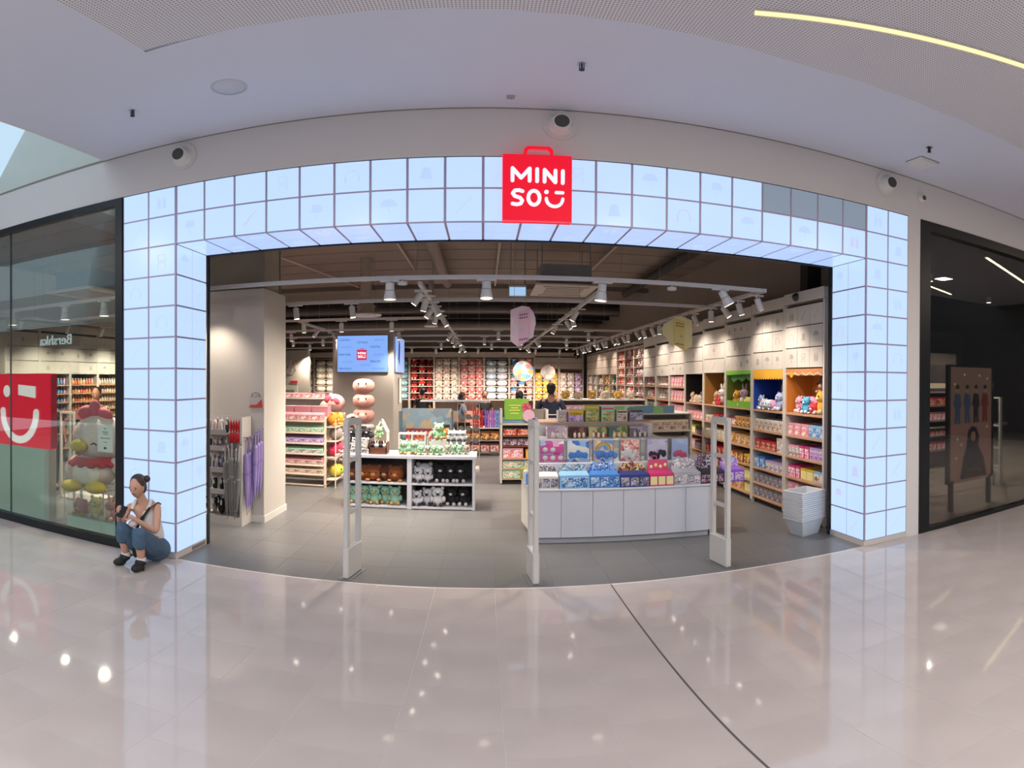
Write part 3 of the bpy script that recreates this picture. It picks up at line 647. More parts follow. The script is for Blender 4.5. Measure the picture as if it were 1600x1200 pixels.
mystery(.31, 6.6, 2.10, .0076, False, 1.0, pk1, pk2, pk1, mat('print_cream', '#fbf0dd', .5), 'pink cut-out board printed as a box with a question mark, hanging from the ceiling', mat('print_wine', '#7b4860', .5))
ye1, ye2, ye3 = mat('print_yellow', '#f5eaa8', .5), mat('print_yellow_mid', '#efdc8c', .5), mat('print_straw', '#f2e7ae', .5)
mystery(2.90, 7.4, 2.13, .0076, True, 1.22, ye1, ye2, ye3, MATS['print_cream'], 'pale yellow cut-out board with a question mark hanging before the wall shelving', mat('print_brown', '#8a6a3a', .5))
for x, z, r, cols, lb in ((1.13, 1.98, .29, ['#e8ddd5', '#f0a060', '#6f9fce', '#e8ddd5', '#e07f78', '#d8cfc8'], 'round colourful hanging sign before the yellow plush shelves'), (1.84, 1.95, .2, ['#b5a9a0', '#c7bcb4', '#9c9a9a', '#c98f78'], 'smaller round grey hanging sign before the yellow plush shelves')):
    t = thing('hanging_sign', lb, 'sign', (x, 16, z)); mb = MB(); mb.cyl((0, -.01, 0), (0, .01, 0), r, n=28); mb.build('board', art('round_'+str(int(r*100)), cols, 9), t)
    mb = MB(); mb.lathe([(r, -.012), (r+.015, 0), (r, .012)], n=28); o = mb.build('rim', white, t); o.rotation_euler = (PI/2, 0, 0)
    mb = MB(); mb.cyl((0, 0, r), (0, 0, 4.3-z), .003, n=4); mb.build('suspension_wire', steel, t)
# ---- screens on the pillar
t = thing('video_screen', 'blue video screen on the pillar showing a word cloud round a small red logo', 'screen', (-3.23, 11.96, 1.9))
MB().box(0, 1.13, 0, .04, 0, .8).build('panel', glow('screen_blue', '#86b2fb', .95), t)
mb = MB(); mb.box(-.012, 1.142, .005, .04, -.012, .812); mb.build('bezel', mat('screen_bezel', '#6f7480', .4), t)
sl = thing('logo', None, None, (.455, -.002, .26)); sl.parent = t
logo_l = {}
def mini_logo(parent, x, y, z, S):
    k = S/535.; mb = MB(); mb.box(0, S, -.004, 0, 0, 1.02*S); mb.stroke([(.33*S, 1.02*S), (.35*S, 1.14*S), (.66*S, 1.14*S), (.68*S, 1.02*S)], .06*S, -.004, 0); mb.build('printed_bag', glow('screen_red', '#d8305e', .9), parent, loc=(x, y, z))
    mb = MB()
    for st in ([[(204, 425), (204, 325), (270, 402), (336, 325), (336, 425)]], [[(394, 327), (394, 427)]], [[(452, 428), (452, 332), (536, 430), (536, 334)]], [[(594, 335), (594, 433)]], [[(282, 510), (222, 506), (206, 528), (262, 562), (280, 585), (238, 616), (204, 610)]], [[(370+44*math.sin(q*PI/6), 560-56*math.cos(q*PI/6)) for q in range(13)]], [[(466, 510), (468, 510)]], [[(543, 512), (594, 512)]], [[(530-64*math.cos(q*PI/6), 562+62*math.sin(q*PI/6)) for q in range(7)]]):
        for s_ in st: mb.stroke([((u-130)*k, (735-v)*k*1.02) for u, v in s_], 34*k, -.007, -.005)
    mb.build('printed_letters', glow('screen_white', '#ffffff', 1.0), parent, loc=(x, y, z))
bpy.data.objects.remove(sl)
mini_logo(t, .44, -.001, .26, .225)
tx1, tx2 = glow('screen_navy', '#28408e', .8), glow('screen_soft', '#6a92d8', .9)
for s_, x, z, m in (('CADEAU', .17, .69, tx1), ('VOYAGE', .56, .63, tx1), ('BEAUTE', .95, .68, tx2), ('MAISON', .2, .53, tx2), ('DIGITAL', .86, .53, tx1), ('PAPETERIE', .16, .36, tx1), ('CADEAU', .93, .36, tx2), ('VOYAGE', .22, .2, tx2), ('BEAUTE', .86, .21, tx1), ('DIGITAL', .64, .13, tx2), ('PRATIQUE', .18, .05, tx1), ('PAPETERIE', .92, .05, tx2)):
    text('screen_word', s_, .062, m, (x, -.002, z), parent=t, depth=.001)
t = thing('video_screen', 'narrow second screen on the side of the pillar with dark blue shapes', 'screen', (-1.95, 12.1, 1.9))
MB().box(0, .04, 0, 1.1, 0, .78).build('panel', glow('screen_blue2', '#9db8f2', .9), t); mb = MB(); mb.prism([(.12, .3), (.35, .15), (.42, .6), (.25, .78)], .041, .043, 'x'); mb.build('printed_shape', glow('screen_deep', '#2f4f9d', .6), t)
t = thing('wall_lamp', 'slim vertical light strip on the side of the pillar', 'light', (-1.97, 12.7, 1.2)); MB().box(0, .05, -.05, .05, 0, .55).build('diffuser', glow('slim_glow', '#ffe9b8', 1.4), t); MB().box(0, .03, -.07, -.05, -.02, .57).build('frame', steel, t)
# ============================================================ SHELVING AND GOODS
PCACHE = {}
def fm(c, rough=.85): return mat('plush_'+c.strip('#'), c, rough, var=.1, scale=30, bump=.5)
eye_m = mat('bead_black', '#1b1a1c', .25)
def plush_mesh(kind, c1, c2='#efe6dc'):
    """soft toy, one mesh: height about .26, base at z=0, facing -y"""
    key = ('p', kind, c1, c2)
    if key in PCACHE: return PCACHE[key]
    m = MB()
    if kind == 'bear':
        m.ell((0, 0, .08), (.075, .06, .085), 10, 7); m.ell((0, -.01, .19), (.08, .065, .07), 10, 7)
        for s in (-1, 1):
            m.ell((s*.06, 0, .25), (.025, .015, .025), 8, 5); m.ell((s*.08, -.02, .1), (.025, .03, .045), 8, 5); m.ell((s*.045, -.06, .03), (.028, .035, .03), 8, 5, 1); m.ell((s*.03, -.072, .2), (.008, .006, .01), 6, 4, 2)
        m.ell((0, -.068, .175), (.028, .016, .02), 8, 5, 1)
    elif kind == 'bunny':
        m.ell((0, 0, .08), (.07, .06, .085), 10, 7); m.ell((0, -.01, .18), (.075, .06, .06), 10, 7)
        for s in (-1, 1):
            m.ell((s*.035, 0, .27), (.018, .012, .055), 8, 5, rot=(0, s*.25, 0)); m.ell((s*.04, -.06, .03), (.028, .035, .03), 8, 5, 1); m.ell((s*.028, -.066, .19), (.008, .006, .01), 6, 4, 2)
        m.ell((0, -.055, .09), (.04, .015, .045), 8, 5, 1)
    elif kind == 'round':
        m.ell((0, 0, .1), (.115, .09, .1), 12, 8)
        for s in (-1, 1):
            m.ell((s*.07, 0, .185), (.028, .018, .028), 8, 5); m.ell((s*.045, -.086, .115), (.009, .006, .012), 6, 4, 2); m.ell((s*.07, -.06, .02), (.03, .04, .02), 8, 5, 1)
        m.ell((0, -.08, .09), (.035, .02, .025), 8, 5, 1)
    elif kind == 'pillow':
        m.ell((0, 0, .085), (.15, .1, .085), 12, 8, pw=.8); m.ell((0, -.07, .08), (.07, .04, .05), 10, 6, 1)
        for s in (-1, 1): m.ell((s*.05, -.1, .11), (.01, .008, .012), 6, 4, 2)
    me = bpy.data.meshes.new('soft_toy'); me.from_pydata(m.v, [], m.f)
    for mt in (fm(c1), fm(c2), eye_m): me.materials.append(mt)
    me.polygons.foreach_set('material_index', m.mi); me.polygons.foreach_set('use_smooth', m.sm); me.update()
    PCACHE[key] = me; return me
def plush(kind, c1, c2, loc, label, group=None, rz=0, s=1.0, name='soft_toy', rot=None):
    o = link(name, plush_mesh(kind, c1, c2), None, label, 'toy', group); o.location = loc
    o.rotation_euler = rot or (0, 0, rz+random.uniform(-.2, .2)); o.scale = (s, s, s); return o
def A(name, *cols, scale=14, stretch=(1, 1, 1)): return art('print_'+name, list(cols), scale*(1.8 if scale >= 16 else 1.2), .4, stretch)
def pack_mesh(w, d, h, side, face, lid=None, n=1):
    key = ('b', w, d, h, side.name, face.name, lid.name if lid else '', n)
    if key in PCACHE: return PCACHE[key]
    m = MB(); m.box(0, w, 0, d, 0, h, 0)
    g = .06*min(w/n, h)
    for k in range(n): m.box(w*k/n+g, w*(k+1)/n-g, -.002, 0, g, h*.86-g, 1)
    m.box(.001, w-.001, -.0025, 0, h*.88, h*.98, 2); m.box(g, w-g, g, d-g, h, h+.0015, 2)
    me = bpy.data.meshes.new('toy_box'); me.from_pydata(m.v, [], m.f)
    for mt in (side, face, lid or side): me.materials.append(mt)
    me.polygons.foreach_set('material_index', m.mi); me.update(); PCACHE[key] = me; return me
def packs(o, rz, x0, x1, z, n, h, d, side, face, label, group, name='toy_box', lid=None, y=.03, gap=.004, nn=1, cat='box'):
    """a row of alike boxes standing along local x from x0 to x1"""
    w = (x1-x0)/n-gap; c, s = math.cos(rz), math.sin(rz)
    me = pack_mesh(round(w, 4), d, h, side, face, lid, nn)
    for k in range(n):
        lx, ly = x0+k*(w+gap), y+random.uniform(0, .012)
        b_ = link(name, me, None, (ORD[k]+' '+label) if n > 1 else label, cat, group if n > 1 else None)
        b_.location = (o[0]+lx*c-ly*s, o[1]+lx*s+ly*c, z+.001); b_.rotation_euler = (0, 0, rz+random.uniform(-.02, .02)*(n > 1))
pl = lambda n, c, r=.45: mat('card_'+n, c, r)
C = {k: pl(k, v) for k, v in dict(white='#dedbd8', cream='#e6d6bd', pink='#e3a3ad', rose='#d9587a', magenta='#d23a7c', lilac='#b9a3d6', purple='#8b5bc0', blue='#4a86cf', sky='#8fc3ea', navy='#2c3f86', teal='#6fb6b2', mint='#a8d8bd',
     green='#7bb35a', olive='#a7a95a', yellow='#e8c13d', orange='#e08a3a', tan='#c69a68', brown='#6b3f2c', red='#b5242a', darkred='#6e1b1e', grey='#8e8a92', dark='#2b282b', lgrey='#b9b6bc', wine='#71303a').items()}
P_ = dict(
 tan=A('tan', '#d5a878', '#8a5a38', '#ecd4ac', '#c7833f', '#f3e3c4', scale=22), orange=A('orange', '#e0903c', '#8a3f1c', '#f1c868', '#c75a25', '#3d2720', '#f5e0b0', scale=20),
 pinkw=A('pinkw', '#e99db1', '#f8dfe2', '#d2557f', '#fff4f0', '#e78a70', scale=22), magenta=A('magenta', '#d8317c', '#f6d9e6', '#f08cb4', '#ffffff', scale=22),
 lilac=A('lilac', '#b79ad9', '#e6dcf5', '#7d64b5', '#f1b7d2', scale=22), yellow=A('yellow', '#ecc445', '#fbf0bf', '#c98f32', '#9dc9de', scale=20), bluew=A('bluew', '#5b9bd8', '#e7f0f8', '#2f62ab', '#b8d8f0', scale=24),
 white=A('white', '#e8e4e0', '#b4adb0', '#f6f4f2', '#7b7784', '#d8c5c8', scale=24), red=A('red', '#c3262b', '#e2553b', '#f2c36b', '#8f1518', scale=20), redw=A('redw', '#b3242a', '#f6e2cc', '#d66a42', '#8f2420', scale=22),
 grey=A('grey', '#8d8996', '#d9d5da', '#5b5764', '#b4a9bb', scale=24), dark=A('dark', '#2c2a30', '#d8d6dc', '#544a60', '#c46f93', '#3a3740', scale=24), navy=A('navy', '#303f87', '#d0d6e8', '#1d2452', '#8e9ccc', scale=24),
 mint=A('mint', '#a4d7b8', '#f0efe0', '#6ca98a', '#f0c3b0', scale=20), coral=A('coral', '#e2786e', '#f8d8cc', '#f4b49a', '#ffffff', '#c75a62', scale=16), rainbow=A('rainbow', '#c9b1e0', '#f1d5e6', '#8fb6e8', '#f4d58a', '#6f9ad6', scale=14),
 bear=A('bear', '#d9c3ae', '#a98a72', '#efe3d6', '#8a6b5a', scale=24), green=A('green', '#8aa85e', '#c9b26a', '#5f8a52', '#e3d39a', scale=20), scene=A('scene', '#b9c9d6', '#8aa7bd', '#d9cdbb', '#a56a55', '#efe6d6', scale=12))
iconm = mat('line_print', '#a8a29a', .6)
GL2 = {}
def small_icon(panel, loc, k):
    if k not in GL2: GL2[k] = GL[k].build('printed_icon', iconm, panel)
    else:
        o = GL2[k].copy(); COL.objects.link(o); o.parent = panel; GL2[k+100] = o
    o = GL2[k] if (k+100) not in GL2 else GL2[k+100]
    o.location = loc; o.scale = (.8, 1, .8)
upb = mat('upright_beige', '#b3a498', .5)
def bay(o, rz, label, zs=(2.70, 2.43, 2.16, 1.91), shelves=(1.345, 1.06, .79, .52, .30, .10), back=None, w=.90, top=2.86, npan=3, board=wood, D=.42, icons=True, kick=True, full=False):
    t = thing('wall_shelf_unit', label, 'shelving', o, rz); offw = upb if not icons else globals()['offw']
    mb = MB(); mb.box(0, .035, 0, D, 0 if not kick else .03, zs[0]+.02); mb.build('upright', offw, t)
    mb = MB(); mb.box(w-.035, w, 0, D, 0 if not kick else .03, zs[0]+.02); mb.build('upright', offw, t)
    for x in (.017, w-.017): mb = MB(); mb.cyl((x, .03, 0), (x, .03, .03), .018, n=8); mb.build('foot', white, t)
    mb = MB(); mb.box(0, w, -.012, D, zs[0]+.025, top); mb.build('header', offw, t)
    MB().box(.035, w-.035, D-.02, D-.005, .08, zs[-1]).build('back_panel', back or mat('shelf_back', '#8b7264', .7), t)
    MB().box(.035, w-.035, .05, .06, .01, .09).build('shadow_plate', dark, t)  # black plate standing in for the shadow under the plinth
    if back and full: MB().box(.0355, .052, .012, D-.02, shelves[0], zs[-1]).build('niche_lining', back, t)
    for r in range(len(zs)-1):
        n = npan
        z1, z0 = zs[r]-(.022 if r == 0 else .006), zs[r+1]+.006
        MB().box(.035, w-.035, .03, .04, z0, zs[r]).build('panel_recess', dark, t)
        for k in range(n):
            a, b_ = .037+k*(w-.074)/n, .037+(k+1)*(w-.074)/n-.004
            p = MB().box(a, b_, .0, .018, z0, z1).build('panel', offw, t)
            if icons: small_icon(p, ((a+b_)/2, -.0006, (z0+z1)/2), (r*3+k+int(o[1]*7)) % 8)
    for z in shelves: MB().box(.036, w-.036, .004, D-.02, z-.025, z-.001).build('shelf_board', board, t)
    return t
XR = 3.69
def rb(k): return (XR, 6.16+.905*k, 0)          # bay k of the right wall; local x runs towards the entrance
RZ = -PI/2
desc = ['nearest the entrance with an orange backdrop', 'with a deep blue backdrop and yellow awning', 'with a green leafy backdrop', 'with a brown checked backdrop', 'with a dark empty backdrop', 'filled with pink boxes', 'of plush toys next to the pink boxes', 'of small toys beyond the pink ones']
nb = [C['orange'], mat('deep_blue', '#1c3f9a', .5), mat('leaf_green', '#8a9a3a', .6), mat('amber_back', '#b3803f', .6), mat('dark_back', '#1d1715', .7), None, None, None]
zd = lambda k: -.022*k
bays = []
for k in range(8):
    sh = (1.345, 1.06, .79, .52, .30, .10) if k < 5 else (1.62, 1.34, 1.06, .79, .52, .26)
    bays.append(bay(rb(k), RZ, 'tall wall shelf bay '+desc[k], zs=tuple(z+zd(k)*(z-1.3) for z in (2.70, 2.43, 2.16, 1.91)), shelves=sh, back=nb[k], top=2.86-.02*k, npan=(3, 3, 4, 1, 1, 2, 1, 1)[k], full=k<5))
# niche linings and decoration
def niche(k, fn): fn(bays[k])
def n0(t):
    MB().box(.036, .05, .02, .4, 1.345, 1.9).build('side_lining', C['orange'], t)
    MB().box(.04, .86, .0, .006, 1.82, 1.9).build('valance', mat('valance_brown', '#c0804e', .6), t)
    mb = MB(); mb.stroke([(.05+i*.04, 1.835+.016*math.sin(i*1.5)) for i in range(21)], .01, -.004, 0); mb.build('wavy_trim', white, t)
    mb = MB(); mb.cyl((.18, -.006, 1.835), (.18, 0, 1.835), .045, n=18); o = mb.build('round_badge', mat('badge_orange', '#f0a030', .5), t)
def n1(t):
    mb = MB(); mb.box(.036, .864, -.004, .004, 1.80, 1.9)
    for i in range(12):
        cx = .036+.069*(i+.5); mb.prism([(cx-.034, 1.80), (cx-.025, 1.775), (cx, 1.765), (cx+.025, 1.775), (cx+.034, 1.80)], -.004, .004, 'y')
    mb.build('scalloped_awning', mat('awning_yellow', '#eab13c', .6), t)
    mb = MB()
    for s in (0, 1): pass
    mb.stroke([(.56, 1.36), (.56, 1.6), (.59, 1.69), (.67, 1.74), (.75, 1.69), (.78, 1.6), (.78, 1.36)], .035, .16, .18); mb.stroke([(.56, 1.58), (.78, 1.58)], .02, .16, .18); mb.stroke([(.67, 1.58), (.67, 1.72)], .02, .16, .18)
    mb.build('arch_cutout', mat('arch_grey', '#8c98b5', .6), t)
    mb = MB(); mb.prism([(.58, 1.36), (.72, 1.36), (.69, 1.56), (.61, 1.56)], .13, .15, 'y'); mb.build('lantern', mat('lantern_orange', '#e39a3e', .5), t)
def n2(t):
    mb = MB(); mb.prism([(.036, 1.9), (.864, 1.9), (.864, 1.8), (.78, 1.74), (.66, 1.79), (.52, 1.73), (.4, 1.78), (.25, 1.72), (.12, 1.79), (.036, 1.76)], .03, .06, 'y'); mb.build('leafy_valance', mat('leaf_dark', '#3f7a34', .7), t)
    mb = MB(); mb.prism([(.036, 1.9), (.864, 1.9), (.864, 1.85), (.036, 1.83)], -.004, .02, 'y'); mb.build('valance', mat('leaf_bright', '#7dbb3e', .6), t)
    mb = MB(); mb.prism([(.1, 1.35), (.2, 1.35), (.34, 1.75), (.28, 1.75)], .34, .36, 'y'); mb.build('painted_trunk', mat('trunk_yellow', '#c5a035', .6), t)
    MB().box(.04, .86, .01, .03, 1.345, 1.44).build('grass_strip', mat('leaf_bright', '#7dbb3e', .6), t)
def n3(t):
    mb = MB()
    for r in range(7):
        for c in range(3):
            if (r+c) % 2: mb.box(.06+c*.09, .06+(c+1)*.09, .36, .364, 1.35+r*.078, 1.35+(r+1)*.078)
    mb.build('checked_print', C['brown'], t, kind='stuff')
    MB().box(.62, .86, .3, .37, 1.36, 1.88).build('dark_side_card', C['brown'], t)
for k, f in enumerate((n0, n1, n2, n3)): niche(k, f)
def W2(k, lx, ly): return (XR+ly, rb(k)[1]-lx)
# soft toys in the niches
def nplush(k, lst, nm):
    for i, (lx, ly, z, kind, c1, c2, s, lb) in enumerate(lst):
        x, y = W2(k, .75-.85*lx, ly*.8); plush(kind, c1, c2, (x, y, z), lb, None, RZ, s)
nplush(0, [(.66, .16, 1.346, 'bear', '#eda3b6', '#fbe6ea', .8, 'pink soft toy sitting in the orange-backed niche'), (.52, .12, 1.346, 'round', '#c8445e', '#f3c9cf', .62, 'crimson soft toy low in the orange-backed niche'), (.4, .1, 1.346, 'bear', '#5cb3dc', '#e4f3f8', .78, 'light blue soft toy in the orange-backed niche'),
           (.25, .13, 1.346, 'round', '#d23a4a', '#f7e2e2', .7, 'red round soft toy beside the blue one in the orange niche'), (.5, .27, 1.346, 'pillow', '#e9a9c5', '#f6d5e2', 1.25, 'pale pink cushion toy behind the blue toy in the orange niche'), (.13, .2, 1.346, 'bear', '#efb23c', '#fbe9b8', 1.1, 'large yellow soft toy at the near side of the orange niche'), (.2, .3, 1.60, 'round', '#8d5a55', '#e3b7ad', 1.0, 'maroon soft toy perched above the yellow one')], 'a')
nplush(1, [(.76, .14, 1.346, 'bear', '#a9b8dc', '#eef0f7', .75, 'grey-blue soft toy at the far side of the blue niche'), (.6, .1, 1.346, 'round', '#cfd8ec', '#ffffff', .75, 'pale blue round soft toy in the blue niche'), (.45, .12, 1.346, 'pillow', '#d7e3ef', '#f7f3d8', .85, 'white and cream cushion toy in the blue niche'), (.3, .1, 1.346, 'round', '#d9a9c9', '#f6e8ef', .7, 'mauve round soft toy in the blue niche'), (.15, .14, 1.346, 'bear', '#b9c3ea', '#eceffa', .95, 'periwinkle soft toy at the near side of the blue niche')], 'b')
nplush(2, [(.62, .14, 1.346, 'bear', '#e6a53c', '#f7e2b5', .95, 'amber soft toy in the green niche'), (.34, .14, 1.346, 'bunny', '#a88f9c', '#e2d3cf', 1.15, 'taupe long-eared soft toy in the green niche'), (.14, .12, 1.346, 'round', '#d8cd62', '#f4efb8', .8, 'straw-yellow soft toy in the green niche')], 'c')
nplush(3, [(.22, .14, 1.346, 'bunny', '#f0e2dc', '#d8474f', 1.1, 'white long-eared soft toy with red feet in the checked niche'), (.45, .14, 1.346, 'bear', '#c79a7a', '#ecd9c4', .85, 'light brown soft toy in the checked niche'), (.34, .08, 1.346, 'round', '#a8262f', '#e3b3a8', .55, 'dark red round toy at the shelf edge of the checked niche')], 'd')
nplush(4, [(.7, .14, 1.346, 'bear', '#d8b196', '#efe0d0', .7, 'tan soft toy in the dark niche'), (.5, .14, 1.346, 'round', '#e8cbb0', '#f5e6d6', .7, 'cream round soft toy in the dark niche'), (.3, .14, 1.346, 'round', '#d9c3ad', '#efe0d0', .7, 'beige round soft toy in the dark niche'), (.15, .16, 1.346, 'bunny', '#77706c', '#b8b0aa', .9, 'grey long-eared soft toy in the dark niche')], 'e')
# rows of boxes; widths in local x (large = far end)
ords = {1.06: 'top box shelf', .79: 'second box shelf', .52: 'third box shelf', .30: 'fourth box shelf', .10: 'lowest shelf'}
bn = ['orange-backed bay', 'blue-backed bay', 'green-backed bay', 'checked bay', 'dark-backed bay']
rows = {0: [(1.06, [(.05, .37, 2, .15, 'sky', 'bluew', 'blue'), (.38, .85, 3, .15, 'pink', 'pinkw', 'pink and orange')]), (.79, [(.05, .36, 3, .15, 'lilac', 'lilac', 'lilac'), (.37, .58, 2, .15, 'magenta', 'magenta', 'magenta and white'), (.59, .85, 3, .14, 'pink', 'white', 'blush')]),
            (.52, [(.05, .26, 1, .14, 'sky', 'scene', 'pale blue'), (.27, .56, 2, .14, 'yellow', 'yellow', 'yellow'), (.57, .85, 3, .15, 'magenta', 'magenta', 'hot pink')]), (.30, [(.05, .3, 2, .13, 'lgrey', 'white', 'pale grey'), (.31, .58, 2, .13, 'lgrey', 'lilac', 'grey-lilac'), (.59, .85, 1, .15, 'pink', 'pinkw', 'pink printed')]), (.10, [(.05, .45, 2, .13, 'pink', 'pinkw', 'pink'), (.46, .85, 1, .16, 'pink', 'pinkw', 'wide pink')])],
        1: [(1.06, [(.05, .85, 6, .15, 'white', 'bear', 'white and beige')]), (.79, [(.05, .24, 1, .19, 'cream', 'white', 'upright cream'), (.26, .85, 4, .13, 'red', 'redw', 'dark red')]), (.52, [(.05, .55, 4, .13, 'lilac', 'white', 'grey-white'), (.57, .85, 2, .16, 'blue', 'bluew', 'blue and white')]), (.30, [(.05, .85, 6, .14, 'grey', 'grey', 'grey window')]), (.10, [(.05, .85, 6, .15, 'grey', 'grey', 'taller grey window')])],
        2: [(1.06, [(.05, .6, 4, .15, 'tan', 'orange', 'orange-brown'), (.62, .85, 2, .13, 'wine', 'coral', 'wine red')]), (.79, [(.05, .58, 3, .15, 'tan', 'tan', 'tan printed'), (.6, .85, 1, .16, 'tan', 'orange', 'rust printed')]), (.52, [(.05, .3, 1, .14, 'yellow', 'orange', 'yellow printed'), (.32, .85, 3, .16, 'brown', 'orange', 'brown and orange')]), (.30, [(.05, .28, 1, .15, 'olive', 'yellow', 'lime-yellow'), (.3, .85, 2, .16, 'tan', 'tan', 'tan patterned')]), (.10, [(.05, .28, 1, .15, 'olive', 'yellow', 'lime-yellow'), (.3, .85, 2, .16, 'tan', 'tan', 'tan patterned')])],
        3: [(1.06, [(.05, .5, 2, .13, 'red', 'red', 'bright red'), (.55, .85, 1, .1, 'cream', 'bear', 'beige')]), (.79, [(.05, .85, 5, .14, 'cream', 'mint', 'cream and mint')]), (.52, [(.05, .85, 5, .15, 'red', 'redw', 'red and white')]), (.30, [(.05, .85, 2, .17, 'red', 'red', 'wide red')]), (.10, [(.05, .85, 2, .16, 'red', 'red', 'wide red')])],
        4: [(1.06, [(.05, .85, 5, .13, 'pink', 'pinkw', 'pale pink')]), (.79, [(.05, .42, 3, .1, 'dark', 'dark', 'small dark'), (.45, .85, 2, .14, 'olive', 'yellow', 'olive-yellow')]), (.52, [(.05, .4, 3, .14, 'dark', 'dark', 'dark'), (.45, .85, 2, .15, 'pink', 'white', 'rosy')]), (.30, [(.05, .85, 3, .17, 'tan', 'bear', 'beige')]), (.10, [(.05, .85, 3, .14, 'tan', 'tan', 'tan')])]}
for k, rr in rows.items():
    for z, segs in rr:
        for (a, b_, n, h, sd, fc, nm) in segs:
            a, b_ = .9-b_, .9-a
            w1_ = 'box' if n == 1 else 'boxes'
            packs(rb(k), RZ, a, b_, z, n, h, .22, C[sd], P_[fc], '%s toy box on the %s of the %s' % (nm, ords[z], bn[k]), '%s boxes on the %s of the %s' % (nm, ords[z], bn[k]))
        if k < 3 and z > .4:
            packs(rb(k), RZ, .2, .7, z, 1, .19, .1, C['dark'], P_['dark' if k == 1 else 'coral'], 'display card behind the boxes on the %s of the %s' % (ords[z], bn[k]), None, y=.28, name='display_card', cat='card')
for zi, z in enumerate((1.62, 1.34, 1.06, .79, .52)): packs(rb(5), RZ, .05, .85, z, 5, .2 if z > .8 else .16, .25, C['pink'] if z > .9 else C['wine'], P_['pinkw'] if z > .9 else P_['grey'], ('pink patterned box' if z > .9 else 'dusky box')+' on the %s board of the pink bay' % ORD[zi], 'boxes in the pink bay, %s' % ('upper shelves' if z > .9 else 'lower shelves'))
cols6 = [('#f3d9d4', '#ffffff'), ('#e98ba0', '#f8dfe3'), ('#c9c2bb', '#f1ece6'), ('#efe4d6', '#b6a596'), ('#d95a55', '#f4e1d6'), ('#7d9a86', '#e9e3d3')]
for k in (6, 7):
    for zi, z in enumerate((1.62, 1.34, 1.06, .79, .52)):
        for i in range(4):
            x, y = W2(k, .13+i*.21, .14); c = cols6[(zi*2+k+i//2) % 6]
            plush(('bear', 'bunny', 'round')[(zi+k) % 3], c[0], c[1], (x, y, z), '%s soft toy on the %s shelf of the plush bay %s' % (ORD[i], ORD[zi], 'beside the pink boxes' if k == 6 else 'second past the pink boxes'), 'soft toys in plush bay %s' % ('beside the pink boxes' if k == 6 else 'past the pink boxes'), RZ, .95)
packs(rb(6), RZ, .05, .85, .26, 3, .2, .25, C['lgrey'], P_['white'], 'pale box at the foot of the plush bay', 'pale boxes below the plush')
# far bays: toys up to the header
far_cols = [[('#efc9cf', '#ffffff'), ('#f4e4df', '#e6a5ac')], [('#f1d8d2', '#ffffff'), ('#d8434a', '#f8e4da')], [('#d98d74', '#f6e0cc'), ('#c9343c', '#f8e6da')], [('#4c6a56', '#e3d8c6'), ('#3d4b45', '#d9c7b6')], [('#e5a13f', '#f3dc98'), ('#c9d06a', '#f4efc0')], [('#d3b89e', '#f2e6d6'), ('#9fb0a6', '#e8ede8')], [('#b9c7c2', '#eef2ee'), ('#dfe6e0', '#a9b5ae')], [('#f0ddd6', '#ffffff'), ('#e8b8b8', '#ffffff')]]
fdesc = ['pale pink', 'pink and red', 'terracotta', 'dark green', 'orange and lime', 'beige', 'grey-green', 'blush']
FZ = (2.30, 2.07, 1.84, 1.61, 1.38, 1.15)
for q in range(8):
    k = 8+q; hi = q in (0, 1, 2)
    zs = (2.60, 2.52) if hi else (2.60, 2.36, 2.12, 1.90)
    zrow = [z for z in FZ if z < zs[-1]-.2]
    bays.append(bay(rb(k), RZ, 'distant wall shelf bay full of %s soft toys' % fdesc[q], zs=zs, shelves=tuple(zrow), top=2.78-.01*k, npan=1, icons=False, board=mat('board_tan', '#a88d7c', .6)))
    for zi, z in enumerate(zrow):
        for i in range(3 if q < 3 else 2):
            x, y = W2(k, .2+i*.25 if q < 3 else .25+i*.38, .12); c = far_cols[q][(zi+i) % 2]
            plush(('bunny', 'bear', 'round')[(zi+q) % 3], c[0], c[1], (x, y, z), '%s soft toy on the %s shelf of the distant %s bay' % (ORD[i], ORD[zi], fdesc[q]), 'soft toys in the distant %s bay' % fdesc[q], RZ, .98)
# ---- far wall
bx0 = 3.60
fw = [('cream and lilac', [('#f0d6cc', '#ffffff'), ('#c7a9d6', '#efe3f4')], 'round'), ('yellow', [('#f2b941', '#fbe7ae'), ('#f6c75a', '#fff0c0')], 'round'), ('pink and denim blue', [('#f0a79c', '#fbe0d6'), ('#6c8fb5', '#dfe9f0')], 'bear'),
      ('white and pale blue', [('#dfe3ee', '#ffffff'), ('#b8cbe4', '#ffffff')], 'pillow'), ('coral pink', [('#ef8f8c', '#fbd8cc'), ('#f6c3b4', '#e86d78')], 'round'), ('cream', [('#f6ddc8', '#ffffff'), ('#efc9b4', '#f9ece0')], 'round'),
      ('dark red', [('#6a1d18', '#d94d3c'), ('#c9362f', '#f1d2b4')], 'bear'), ('light blue', [('#9ccbe0', '#e8f4f8'), ('#7fb5d2', '#dff0f6')], 'pillow'), None, None, ('ivory', [('#efe2cc', '#fff8ea'), ('#e6d3b6', '#fbf0dc')], 'pillow'), ('cream white', [('#f2e6d2', '#ffffff'), ('#e8d8be', '#fbf3e4')], 'pillow')]
